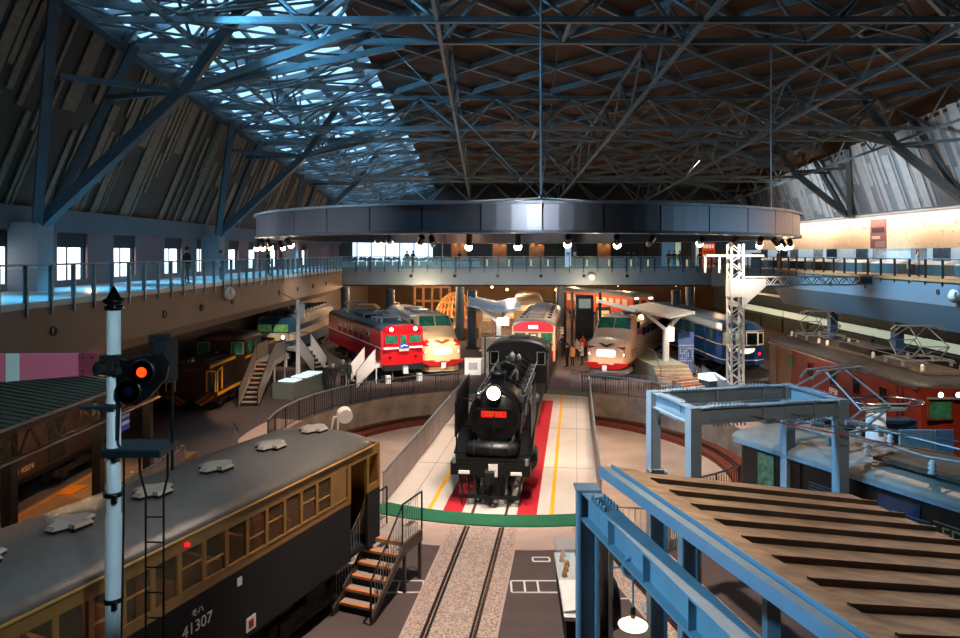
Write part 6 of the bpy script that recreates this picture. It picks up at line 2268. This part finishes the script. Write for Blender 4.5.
for a, b in ((PA, PC), (PB, PD), (PA, PB), (PC, PD)):
    d = (b - a).normalized()
    o_ = MB().ibeam(a + d * .15 - Vector((0, 0, .1)), b - d * .15 - Vector((0, 0, .1)), .2, .34, .025).build('beam', m_bs, gt)
    side = d.cross(Vector((0, 0, 1)))
    for base in ((a.lerp(b, .22), a.lerp(b, .72)) if (b - a).length > 2 else (a.lerp(b, .5),)):
        m = MB()
        for k in range(9):
            for sd in (-.09, .09):
                c = base + d * (-.36 + .09 * k) + side * sd
                m.lathe([(.01, .16), (.018, .16), (.018, .215), (.01, .215)], (c.x, c.y, c.z - .1 + .0), 6)
                m.lathe([(.01, -.33), (.018, -.33), (.018, -.27), (.01, -.27)], (c.x, c.y, c.z - .0), 6)
        c = base
        m.bar(c - d * .45 + Vector((0, 0, .078)), c + d * .45 + Vector((0, 0, .078)), .19, .018)
        for sd in (-1, 1): m.bar(c - d * .4 + side * sd * .022 - Vector((0, 0, .1)), c + d * .4 + side * sd * .022 - Vector((0, 0, .1)), .012, .22)
        m.build('bolted_splice', m_bs, o_)
    for f_ in ((.45, .8) if (b - a).length > 2 else ()):
        c = a.lerp(b, f_)
        MB().bar(c - side * .1 - Vector((0, 0, .1)), c + side * .1 - Vector((0, 0, .1)), .02, .3).build('stiffener', m_bs, o_)
# stay wires with turnbuckles from gantry to the pantograph side
wr = thing('stay_wire', 'taut pale blue wires with turnbuckles hanging off the steel gantry', 'wire', (0, 0, 0))
for (f_, e_) in ((.35, (9.9, 14.6, 4.25)), (.62, (10.6, 14.9, 4.1))):
    a = PB.lerp(PD, f_) - Vector((0, 0, .15)); b = Vector(e_)
    MB().tube(a, b, .014, 6).build('cable', 'silver', wr)
    c, d = a.lerp(b, .3), a.lerp(b, .36)
    MB().tube(c, d, .06, 10).build('turnbuckle', 'silver', wr)
MB().tube(PB.lerp(PD, .5) - Vector((0, 0, .3)), (9.9, 14.3, 4.0), .012, 5).build('red_cable', mat('red_cable', 'c04830', .5), wr)

# first frame: blue post and girder in the foreground
fr_ = thing('girder_portal', 'bright blue steel post and long girder in the right foreground', 'girder', (0, 0, 0))
Q0 = Vector((1.52, 10.55, 4.44))
D2 = Vector((-.21, .978, 0)).normalized()
m = MB(); m.ibeam((Q0.x, Q0.y, 0), (Q0.x, Q0.y, 4.65), .3, .3, .035, up=(1, 0, 0)); m.build('post', m_bs, fr_)
MB().box((Q0.x, Q0.y, 4.665), (.36, .36, .03)).build('cap_plate', m_bs, fr_)
o_ = MB().ibeam(Q0 - D2 * .1, Q0 - D2 * 9.5, .26, .42, .03).build('girder', m_bs, fr_)
sd = D2.cross(Vector((0, 0, 1))).normalized()
m = MB()
for k in range(3):
    for j in range(4):
        c = Q0 - D2 * (.6 + .12 * k) - sd * .022 + Vector((0, 0, -.13 + .085 * j))
        m.ball(tuple(c), .022, 6)
for k in range(5):
    for s_ in (-.09, .09):
        c = Q0 - D2 * (.48 + .11 * k) + sd * s_ + Vector((0, 0, .21))
        m.lathe([(.01, 0), (.024, 0), (.024, .07), (.01, .07)], tuple(c), 6)
c = Q0 - D2 * .7
m.bar(c - D2 * .32 - sd * .02, c + D2 * .32 - sd * .02, .012, .36)
m.build('bolted_splice', m_bs, o_)
for k in range(1, 4):
    c = Q0 - D2 * (1.1 * k)
    MB().bar(c - sd * .11, c + sd * .11, .016, .36).build('stiffener', m_bs, o_)
Q1 = Q0 + DP * 5.0 * 0 + Vector((0, 0, 0))
# second row posts under the canopy
for (px, y_) in ((657, 12.6), (688.5, 12.0)):
    P_ = A(px, y_, 0)
    m = MB(); m.ibeam((P_.x, P_.y, 0), (P_.x, P_.y, 4.3), .3, .3, .03, up=(1, 0, 0)); m.build('post', m_bs, fr_)

# corrugated canopy with blue edge gutter
cn = thing('corrugated_canopy', 'tan corrugated roof sloping away behind the blue gutter beam at lower right', 'canopy', (0, 0, 0))
C0 = Vector((1.9, 10.35, 5.0))
D3 = Vector((-.262, .965, 0)).normalized()
S3 = (Vector((.965, .262, 0)).normalized() + Vector((0, 0, -.178))).normalized()
N3 = S3.cross(D3).normalized()
if N3.z < 0: N3 = -N3
Wc = 4.3
Lc = 8.5
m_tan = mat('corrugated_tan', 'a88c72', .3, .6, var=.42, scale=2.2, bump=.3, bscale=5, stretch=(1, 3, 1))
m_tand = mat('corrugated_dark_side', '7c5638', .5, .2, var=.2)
m = MB()
k = 0
s = 0.0
def cpt(s_, u, h): return C0 - D3 * s_ + S3 * u + N3 * h
while s < Lc:
    # flat pan
    for (a, b, h) in ((s, s + .42, 0.0), ):
        m.quad(cpt(a, .35, h), cpt(a, Wc, h), cpt(b, Wc, h), cpt(b, .35, h), m=0)
        m.quad(cpt(a, .35, h - .03), cpt(b, .35, h - .03), cpt(b, Wc, h - .03), cpt(a, Wc, h - .03), m=0)
    a = s + .42
    # recessed trough with raised lip
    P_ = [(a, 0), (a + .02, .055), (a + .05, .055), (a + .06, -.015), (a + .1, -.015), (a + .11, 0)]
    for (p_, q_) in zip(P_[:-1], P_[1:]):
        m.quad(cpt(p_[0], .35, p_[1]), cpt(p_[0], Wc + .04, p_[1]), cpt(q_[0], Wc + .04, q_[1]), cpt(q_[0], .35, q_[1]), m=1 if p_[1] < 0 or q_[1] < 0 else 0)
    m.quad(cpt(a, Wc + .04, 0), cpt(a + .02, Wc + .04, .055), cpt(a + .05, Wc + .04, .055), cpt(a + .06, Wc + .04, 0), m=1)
    s += .53
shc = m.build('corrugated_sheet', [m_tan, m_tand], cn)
m = MB()
m.add([cpt(-.02, .0, -.05), cpt(-.02, .37, -.05), cpt(Lc, .37, -.05), cpt(Lc, 0, -.05), cpt(-.02, .0, .03), cpt(-.02, .37, .03), cpt(Lc, .37, .03), cpt(Lc, 0, .03)], [(4, 5, 6, 7), (0, 3, 2, 1), (0, 1, 5, 4), (1, 2, 6, 5), (2, 3, 7, 6), (3, 0, 4, 7)])
m.build('edge_flashing', m_tan, cn)
m = MB()
m.bar(cpt(-.1, -.12, -.02), cpt(Lc, -.12, -.02), .15, .05, up=tuple(N3)); m.bar(cpt(-.1, -.19, -.06), cpt(Lc, -.19, -.06), .03, .13, up=tuple(N3))
m.bar(cpt(-.1, -.1, -.13), cpt(Lc, -.1, -.13), .16, .03, up=tuple(N3)); m.bar(cpt(-.1, -.0, .0), cpt(Lc, -.0, .0), .03, .1, up=tuple(N3))
m.build('gutter_beam', mat('gutter_blue_grey', '8fa8b8', .3, .3, var=.05), cn)
m = MB()
for uu in (.6, 2.4, 4.2): m.bar(cpt(.1, uu, -.16), cpt(Lc, uu, -.16), .12, .18)
m.build('purlin', m_bs, cn)
for s_, u_ in ((.5, 2.4), (.5, 4.2), (7.5, 4.2)):
    a = cpt(s_, u_, -.25)
    MB().bar((a.x, a.y, 0), tuple(a), .2, .2).build('post', m_bs, cn)

# pendant lamp on a blue rod under the first girder
pd = thing('pendant_lamp', 'glowing disc lamp on a thin blue rod with a round ring, under the blue girder', 'lamp', (1.88, 8.95, 4.4))
MB().tube((0, 0, 0), (0, 0, -.85), .014, 6).build('rod', m_bs, pd)
m = MB(); m.path([(.13 * math.cos(2 * PI * i / 20), 0, -.22 + .13 * math.sin(2 * PI * i / 20)) for i in range(20)], .022, 6, closed=True); m.tube((-.28, 0, -.22), (-.13, 0, -.22), .012, 5); m.build('ring', m_bs, pd)
MB().lathe([(.01, -.72), (.03, -.74), (.035, -.86), (.01, -.88)], (0, 0, 0), 10).build('socket', 'black', pd)
MB().lathe([(.01, -.87), (.08, -.88), (.19, -.95), (.18, -.97), (.06, -1.0), (.01, -1.0)], (0, 0, 0), 20).build('shade', mat('lamp_disc_glow', 'ffe4b0', .4, var=0, emit=2.5), pd)

# vitrine and upright exhibit boards by the blue post
vc = thing('glass_case', 'long white display case with a clear glass top left of the blue post', 'display case', (1.85, 14.3, 0), -.03)
MB().box((0, 1.5, .35), (.4, 3.0, .7)).build('case_body', 'blackm', vc); MB().box((0, 1.5, .74), (.5, 3.1, .08)).build('white_top', 'white', vc)
m = MB(); m.box((0, 2.3, .98), (.48, 1.4, .4)); m.build('glass_cover', 'glass', vc)
for k in range(5): MB().lathe([(.01, 0), (.07, 0), (.05, .12), (.01, .14)], (-.1 + .05 * (k % 3), 1.75 + .27 * k, .78), 10).build('model_exhibit', mat('exhibit_amber', 'd88a30', .5), vc)
MB().prism([(-.24, .78), (.24, .78), (.24, .9), (-.24, .82)], 'y', .1, 1.4).build('label_panel', 'white', vc)
ub = thing('exhibit_stand', 'pair of tall black boards with white edges and disc wheels right of the blue post', 'exhibit stand', (2.22, 13.6, 0), .06)
for x in (-.1, .16):
    o_ = MB().box((x, .2, 1.6), (.07, .75, 2.3)).build('board', 'blackm', ub)
    m = MB(); m.box((x, .2, 2.77), (.09, .79, .03)); m.box((x, -.2, 1.6), (.09, .02, 2.3)); m.build('board_edge', 'white', o_)
m = MB(); m.lathe([(.01, -.16), (.5, -.16), (.5, -.1), (.46, .0), (.01, .0)], (.35, .2, 1.3), 24, 'x'); m.build('disc_wheel', 'black', ub)
MB().box((.05, .2, .22), (.6, .9, .44)).build('base', 'black', ub)
cb_ = thing('cable_drum_frame', 'low white perforated frame on the floor at the bottom edge', 'frame', (2.5, 13.2, 0))
m = MB(); m.bar((-.5, -.3, .5), (.4, .1, .5), .08, .1); m.bar((.4, .1, .5), (.5, -.9, .5), .06, .08); cbm = m.build('rail', m_bs, cb_)
for (x, y) in ((-.5, -.3), (.4, .1), (.5, -.9)): MB().bar((x, y, 0), (x, y, .5), .05).build('leg', m_bs, cb_)

# oval ring exhibit between the two electric locomotives
ov = thing('ring_exhibit', 'large oval metal ring on a white and blue pedestal between the two right-hand locomotives', 'exhibit', (11.55, 20.2, 0))
MB().lathe([(.01, 0), (.3, 0), (.26, 3.6), (.01, 3.6)], (-.3, 0, 0), 18).build('white_pedestal', 'white', ov)
MB().box((.35, .1, 1.7), (.9, .5, 3.4)).build('blue_pedestal', mat('pedestal_blue', '1d3450', .5), ov)
m = MB(); m.path([(1.02 * math.cos(2 * PI * i / 40), .62 * math.sin(2 * PI * i / 40), 3.92) for i in range(40)], .035, 8, closed=True); m.build('ring', 'chrome', ov)
m = MB(); m.box((-.1, 0, 3.7), (1.2, .2, .08)); m.box((.1, .15, 3.8), (1.3, .1, .06)); 
for x in (-.7, .7): m.bar((x * .8, 0, 3.7), (x, 0, 3.92), .03)
m.build('cross_plate', 'silver', ov)
for (px, py, w, hx, lab) in ((916, 444, .9, 'd8e4e0', 'low white slanted notice beside the brown locomotive'), (944, 432, .5, 'b0c4d0', 'small upright pale notice near the right picture edge')):
    t = thing('notice_stand', lab, 'notice', A(px, 18.8, 0)); MB().box((0, 0, 3.1), (w, .04, .7)).build('notice', mat('notice_' + hx, hx, .5, var=.15, scale=8), t); MB().bar((0, .05, 0), (0, .05, 3.0), .06).build('stand', 'black', t)

# floodlight in the pit and small red marker
fl = thing('floodlight', 'white floodlight on a tilted bracket in the left half of the turntable pit', 'floodlight', (-6.5, 32.2, -1.5), .4)
MB().tube((0, -.2, 2.2), (0, .2, 2.3), .34, 16).build('lamp_head', 'white', fl); m = MB(); m.bar((-.35, 0, 0), (-.3, 0, 2.3), .08); m.bar((-.9, .1, 0), (-.5, 0, 2.2), .08); m.bar((-.5, 0, 2.2), (0, 0, 2.25), .06); m.build('bracket', 'white', fl)
MB().box((-.4, .05, .45), (.5, .3, .9)).build('ballast_box', 'black', fl)
rm = thing('marker_post', 'tiny red-topped marker post in the right half of the turntable pit', 'marker', (5.25, 24.6, -1.5)); MB().tube((0, 0, 0), (0, 0, 1.3), .02, 6).build('post', 'white', rm); MB().box((0, 0, 1.35), (.18, .12, .2)).build('red_lamp', mat('red_marker', 'e02018', .4, emit=.8), rm)

# white outlined strips painted on the dark floor
def outline(label, x0, x1, y0, y1, div):
    t = thing('floor_marking', label, 'floor marking', (x0, y0, 0))
    w = .05
    m = MB(); m.box(((x1 - x0) / 2, 0, .006), (x1 - x0, w, .012)); m.box(((x1 - x0) / 2, y1 - y0, .006), (x1 - x0, w, .012))
    m.build('long_line', 'white', t)
    for d_ in [0, x1 - x0] + div: MB().box((d_, (y1 - y0) / 2, .006), (w, y1 - y0 - w, .012)).build('cross_line', 'white', t)


outline('white outlined strip on the floor left of the near track', -2.75, -1.55, 16.9, 17.5, [.6])
outline('white outlined strip with dividers on the floor right of the near track', .62, 3.1, 16.9, 17.5, [.33, .66])
outline('small white outlined rectangle in front of the blue post', 1.25, 1.7, 18.6, 18.85, [])
outline('white outlined strip on the floor right of the black boards', 3.0, 4.4, 16.6, 17.2, [.7])

# rails of the ED17 landing: barred cage and yellow chain at its end
panel_fence('barred grey cage fence at the end of the black locomotive', (5.0, 19.2), (6.4, 20.3), 1.0, bars=True)
panel_fence('second barred fence behind the corrugated roof beside the pit', (3.4, 19.9), (5.0, 19.6), 1.0, bars=True)
ch = thing('barrier_chain', 'yellow chain sagging beside the black locomotive cab', 'chain', (6.5, 20.2, 0))
MB().path([(0, 0, 1.0), (.25, -.1, .82), (.5, -.2, .78), (.75, -.3, .85), (1.0, -.4, 1.0)], .025, 6).build('chain', 'yellow', ch)
for p_ in ((0, 0), (1.0, -.4)): MB().tube((*p_, 0), (*p_, 1.05), .03, 8).build('post', 'black', ch)

# small glowing pendants in the low hall behind the footbridge
for k, (px, y, z) in enumerate(((424, 76, 4.6), (440, 86, 4.3), (492, 74, 4.6), (507, 69, 4.6), (520, 86, 4.4), (548, 84, 4.6), (556, 74, 4.3), (604, 88, 4.5), (618, 76, 4.7), (662, 86, 4.5), (676, 87, 4.2))):
    t = thing('pendant_lamp', 'small warm pendant lamp in the low hall behind the footbridge', 'lamp', A(px, y, z), 0, 'pendants in the low hall')
    MB().ball((0, 0, 0), .13, 8).build('bulb', mat('pendant_glow', 'ffd8a0', .4, var=0, emit=9, ecol='ffc888'), t)
    MB().tube((0, 0, .1), (0, 0, 6.55 - z), .02, 5).build('cord', 'black', t)
# lit exhibit stands and shelves in the far hall
for k, (px, y, w, h, hx, lab) in enumerate(((405, 70, 1.3, 2.2, 'a87444', 'amber-lit timber showcase left of the wooden lattice frame'), (487, 72, 1.0, 2.6, 'c8b090', 'pale lit wall case under the left white canopy'), (512, 76, 1.6, 2.4, '8a6848', 'brown wall case behind the red board'),
                                            (548, 78, 1.2, 3.0, '5c6470', 'grey cabinet right of the tan railcar'), (563, 64, .6, 1.4, 'd0c4bc', 'small pale notice case by the brown pipe'), (603, 70, 1.4, 2.8, '46413c', 'dark cabinet right of the tower'), (662, 66, 1.6, 2.2, '7a5c40', 'brown case under the right white canopy'))):
    t = thing('exhibit_case', lab, 'exhibit case', A(px, y, 0))
    MB().box((0, 0, h / 2), (w, .6, h)).build('case_body', mat('case_' + hx, hx, .5, var=.3, scale=3), t)
    MB().box((0, -.31, h * .68), (w * .8, .03, h * .4)).build('case_window', mat('case_glow', 'e8c490', .3, var=.4, scale=4, emit=.5), t)
    for j in range(2): MB().box((0, -.33, h * .55 + j * h * .2), (w * .82, .04, .04)).build('shelf', 'blackm', t)

# ------------------------------------------------------------------ people
SKIN = mat('skin', 'c89878', .6, var=.05)
m_hair = mat('hair_black', '15110f', .6)
m_trs = mat('trousers_dark', '1c1f28', .8)
m_shoe = mat('shoe_dark', '141212', .6)


def make_body(pose):
    """one continuous skinned figure 1.68 m tall, facing -y; pose moves arms and legs"""
    V = {'pel': (0, 0, .93), 'bel': (0, 0, 1.08), 'che': (0, .01, 1.28), 'nek': (0, 0, 1.43), 'hd0': (0, -.01, 1.5), 'hd1': (0, -.02, 1.6)}
    rad = {'pel': (.145, .1), 'bel': (.13, .09), 'che': (.165, .1), 'nek': (.055, .055), 'hd0': (.07, .08), 'hd1': (.085, .1)}
    E = [('pel', 'bel'), ('bel', 'che'), ('che', 'nek'), ('nek', 'hd0'), ('hd0', 'hd1')]
    for s, n in ((-1, 'l'), (1, 'r')):
        st = pose.get('step', 0) * s
        V['hip' + n] = (s * .09, 0, .86); rad['hip' + n] = (.09, .09)
        V['kne' + n] = (s * .1, st * .5 - (.04 if st else 0), .48); rad['kne' + n] = (.062, .062)
        V['ank' + n] = (s * .1, st * 1.0 + .02, .09); rad['ank' + n] = (.042, .042)
        V['toe' + n] = (s * .115, st * 1.0 - .15, .035); rad['toe' + n] = (.04, .03)
        V['sho' + n] = (s * .185, .01, 1.37); rad['sho' + n] = (.06, .06)
        ar = pose.get('arm' + n, 'down')
        if ar == 'down':
            el, wr, ha = (s * .25, .03, 1.1), (s * .26, -.03, .87), (s * .255, -.06, .78)
        elif ar == 'front':
            el, wr, ha = (s * .24, .02, 1.1), (s * .14, -.2, 1.14), (s * .08, -.27, 1.17)
        elif ar == 'raise':
            el, wr, ha = (s * .24, -.12, 1.2), (s * .12, -.25, 1.4), (s * .07, -.27, 1.48)
        else:
            el, wr, ha = (s * .26, .0, 1.12), (s * .16, -.22, 1.02), (s * .13, -.3, 1.0)
        V['elb' + n] = el; rad['elb' + n] = (.047, .047)
        V['wri' + n] = wr; rad['wri' + n] = (.032, .032)
        V['han' + n] = ha; rad['han' + n] = (.036, .024)
        E += [('pel', 'hip' + n), ('hip' + n, 'kne' + n), ('kne' + n, 'ank' + n), ('ank' + n, 'toe' + n), ('che', 'sho' + n), ('sho' + n, 'elb' + n), ('elb' + n, 'wri' + n), ('wri' + n, 'han' + n)]
    names = list(V)
    me = bpy.data.meshes.new('figure')
    me.from_pydata([V[k] for k in names], [(names.index(a), names.index(b)) for a, b in E], [])
    o = bpy.data.objects.new('figure_src', me)
    COL.objects.link(o)
    sk = o.modifiers.new('Skin', 'SKIN')
    for i, k in enumerate(names):
        me.skin_vertices[0].data[i].radius = rad[k]
        me.skin_vertices[0].data[i].use_root = (k == 'pel')
    sb = o.modifiers.new('Sub', 'SUBSURF'); sb.levels = 1; sb.render_levels = 1
    dg = bpy.context.evaluated_depsgraph_get(); dg.update()
    out = bpy.data.meshes.new_from_object(o.evaluated_get(dg))
    bpy.data.objects.remove(o)
    mn = min(v.co.z for v in out.vertices)
    for v in out.vertices: v.co.z -= mn
    top_arm = min(V['hanl'][2], V['hanr'][2])
    while len(out.materials) < 4: out.materials.append(SKIN)
    for p in out.polygons:
        c = p.center
        p.use_smooth = True
        hand = any(math.dist(c, V['han' + n]) < .075 for n in 'lr')
        if c.z > 1.44 or hand: mi = 0
        elif c.z > .86 or (abs(c.x) > .17 and c.z > .7): mi = 1
        elif c.z > .09: mi = 2
        else: mi = 3
        p.material_index = mi
    return out


POSES = {'stand': make_body({}), 'walk': make_body({'step': .16, 'arml': 'down', 'armr': 'hold'}), 'look': make_body({'arml': 'front', 'armr': 'front'}), 'photo': make_body({'arml': 'raise', 'armr': 'raise', 'step': .05})}
_coat = {}


def person(label, loc, rz=0.0, pose='stand', coat='23262e', trs='1c1f28', hair='15110f', h=1.68, longhair=False, bag=None, cap=None, group=None, skirt=None, z=0.0):
    me = POSES[pose].copy()
    cm = mat('coat_' + coat, coat, .8, var=.12, scale=10); tm = mat('trousers_' + trs, trs, .8)
    for qi, q in enumerate((SKIN, cm, tm, m_shoe)): me.materials[qi] = q
    t = thing('person', label, 'person', (loc[0], loc[1], z + loc[2] if len(loc) > 2 else z), rz, group)
    s = h / 1.68
    t.scale = (s, s, s)
    o = bpy.data.objects.new('body', me); COL.objects.link(o); o.parent = t
    hm_ = mat('hair_' + hair, hair, .6)
    m = MB()
    m.ball((0, .012, 1.625), .102, 12, sz=1.05)
    if longhair: m.box((0, .075, 1.5), (.17, .06, .26), ch=.02)
    for v in range(len(m.v)):
        x, y, z_ = m.v[v]
        if y < -.045 and z_ < 1.66: m.v[v] = (x, -.045, z_)
    m.build('hair', hm_, t)
    f = MB()
    for sx in (-.03, .03): f.ball((sx, -.113, 1.6), .011, 6)
    f.box((0, -.112, 1.54), (.045, .01, .008))
    f.build('face_features', 'blackm', t)
    MB().ball((0, -.122, 1.57), .017, 6).build('nose', SKIN, t)
    m = MB()
    m.rings([[(a * math.cos(2 * PI * i / 14), b * math.sin(2 * PI * i / 14) + .01, z_) for i in range(14)] for z_, a, b in ((.74, .19, .14), (.95, .18, .135), (1.1, .165, .12), (1.3, .19, .125), (1.4, .15, .1))], caps=False)
    m.build('coat', cm, t)
    if skirt:
        m = MB(); m.rings([[(a * math.cos(2 * PI * i / 14), b * math.sin(2 * PI * i / 14) + .01, z_) for i in range(14)] for z_, a, b in ((.45, .24, .2), (.7, .2, .16), (1.0, .17, .13))], caps=False); m.build('skirt', mat('coat_' + skirt, skirt, .8), t)
    if cap:
        m = MB(); m.ball((0, .0, 1.66), .105, 10, sz=.7); m.box((0, -.12, 1.65), (.14, .1, .015)); m.build('cap', mat('coat_' + cap, cap, .8), t)
    if bag:
        bg_ = thing('bag', None, None) if False else None
        MB().box((0, .2, 1.2), (.28, .14, .4), ch=.04).build('backpack', mat('coat_' + bag, bag, .8), t)
    return t


Z2 = 6.72
person('person in a black jacket standing on the bridge beside the locomotive smokebox', (-.75, 26.2, .0), 2.6, 'look', '17181c', h=1.75)
person('person in a dark coat walking beside the boiler on the turntable bridge', (-.3, 28.3, .0), 3.0, 'stand', '141519')
person('person in a blue jacket crouched close behind the locomotive smoke deflector', (-.62, 27.3, .0), 2.0, 'look', '1c3c78', h=1.2)
# group by the left rim
person('person in a black coat, leftmost of the group behind the left pit fence', G(327, 391), 2.9, 'stand', '16171a')
person('person with a white hat second from left behind the pit fence', G(333, 390), -2.8, 'stand', '2a2420', hair='d8ccc0', h=1.55)
person('person in a grey coat with a white hood, third behind the pit fence', G(343, 388), -.4, 'look', '4a4c50', hair='cfc8c0')
person('person in a dark green coat, rightmost behind the left pit fence', G(349, 386), 2.5, 'stand', '2c3a34', h=1.6)
# crowd between railcar and right-hand express
for (px, py, c, tr, hr, ps, h, lab) in (
        (567, 362, '18181b', '121216', '15110f', 'stand', 1.7, 'person in a black coat at the left of the crowd by the railcar'),
        (572.5, 361, 'e0a070', '3a1a1c', '3a2418', 'stand', 1.55, 'person in a peach-coloured coat and dark red trousers by the railcar'),
        (582, 360, 'd8ccb8', '14141a', 'c8b090', 'look', 1.6, 'person in a cream coat in the middle of the crowd by the railcar'),
        (583, 352, 'e8561c', '22222a', '2a1a14', 'stand', 1.75, 'person in a bright orange jacket standing tallest in the crowd'),
        (577, 353, 'c8b0b4', '22222a', '15110f', 'stand', 1.6, 'person in a pale pink top left of the orange jacket'),
        (590, 354, '8a8e9c', '22222a', '15110f', 'walk', 1.65, 'person in a grey-blue coat right of the orange jacket'),
        (592, 361, '6a2a34', '22222a', '15110f', 'stand', 1.2, 'child in a dark red coat at the right of the crowd'),
        (563, 351, '20242c', '16161a', '15110f', 'walk', 1.7, 'person in a navy coat at the far left behind the crowd')):
    person(lab, G(px, py + 5), random.Random(px).uniform(-3, 3), ps, c, tr, hr, h, longhair=(h < 1.62))
person('person in a dark suit leaning over the white desk, left of the railcar', G(480, 372), 1.2, 'look', '1e2430', hair='2a1c14')
# far hall silhouettes
for k, (px, y, c, lab) in enumerate(((452, 61, '1a1a1e', 'dark figure near the column right of the cream express'), (497, 60.5, '17171a', 'dark figure under the left white canopy'), (513, 62, '2a2220', 'dark figure right of the red board in the far hall'), (475, 64, '3a2a20', 'brown-coated figure deep under the left canopy'))):
    person(lab, A(px, y, 0), k, 'stand', c)
# station at left
person('person in an orange-lit jacket beside the semaphore ladder on the left platform', (-12.3, 22.6, .12), .6, 'look', 'a85a20', h=1.6)
person('person in a dark top with brown hair on the left station platform', (-12.6, 23.6, .12), -.8, 'stand', '241c1c', hair='5a3018')
# left balcony
person('person in a dark green uniform and brown cap on the left balcony', (-14.4, 33.7, Z2), 1.4, 'walk', '1d2c28', cap='3a2018', h=1.75)
person('person with dark hair in a pale jacket on the left balcony', (-14.5, 38.3, Z2), 1.6, 'stand', '7a8a9c', h=1.6)
person('person in a dark coat farther along the left balcony below the ring', (-14.6, 47.0, Z2), 1.6, 'stand', '1e242c')
# back footbridge
for (px, c, ps, lab) in ((407, '3a4a58', 'stand', 'person in grey-blue left of the lit doorways on the footbridge'), (413, '20242a', 'walk', 'person in a dark coat among the bright lobby lights'), (459.5, '0f1012', 'walk', 'dark silhouette walking before the leftmost lit doorway'),
                         (628.5, '14151a', 'stand', 'dark figure with folded arms right of the bridge clock'), (634, '1c2430', 'stand', 'dark blue figure beside the bridge clock'), (669, '15161a', 'look', 'person in black left of the orange poster'), (674.5, '22262c', 'stand', 'person in a charcoal coat just left of the orange poster'), (680, '3c4430', 'walk', 'person in olive trousers beside the orange poster'), (700, '4a3020', 'stand', 'person in brown right beside the orange poster stand')):
    person(lab, A(px, 70.2, Z2), random.Random(int(px)).uniform(-1, 1), ps, c)
person('person in a coral dress with orange hair on the slanting corner of the balcony', A(711, 68.5, Z2), 0, 'stand', 'e0806a', 'c89878', 'd86a20', longhair=True, skirt='e0806a')
person('person in a brown jacket on the right balcony beside the dark blue panel', A(773, 64, Z2) + Vector((.5, 0, 0)), .8, 'stand', '7a4a30', 'a8987c', h=1.75)
person('child in an orange jacket on the right balcony', A(784, 62.5, Z2) + Vector((.4, 0, 0)), .8, 'stand', 'e89030', h=1.15)
person('person with red hair in a beige coat at the right end of the right balcony', A(918, 43.5, Z2), .8, 'look', 'b8a090', '2a2a30', '8a3014', longhair=True)
person('child in a tan coat beside the red-haired visitor on the right balcony', A(909, 44.3, Z2), .5, 'stand', 'b89878', h=1.1)
bp_ = thing('blue_panel', 'dark blue upright panel on the right balcony rail beside the lattice mast', 'panel', A(756, 67.0, Z2)); MB().box((0, 0, .75), (.9, .15, 1.5)).build('board', mat('panel_navy', '1c3c58', .5), bp_); MB().box((0, -.09, .9), (.25, .02, .3)).build('emblem', 'black', bp_)
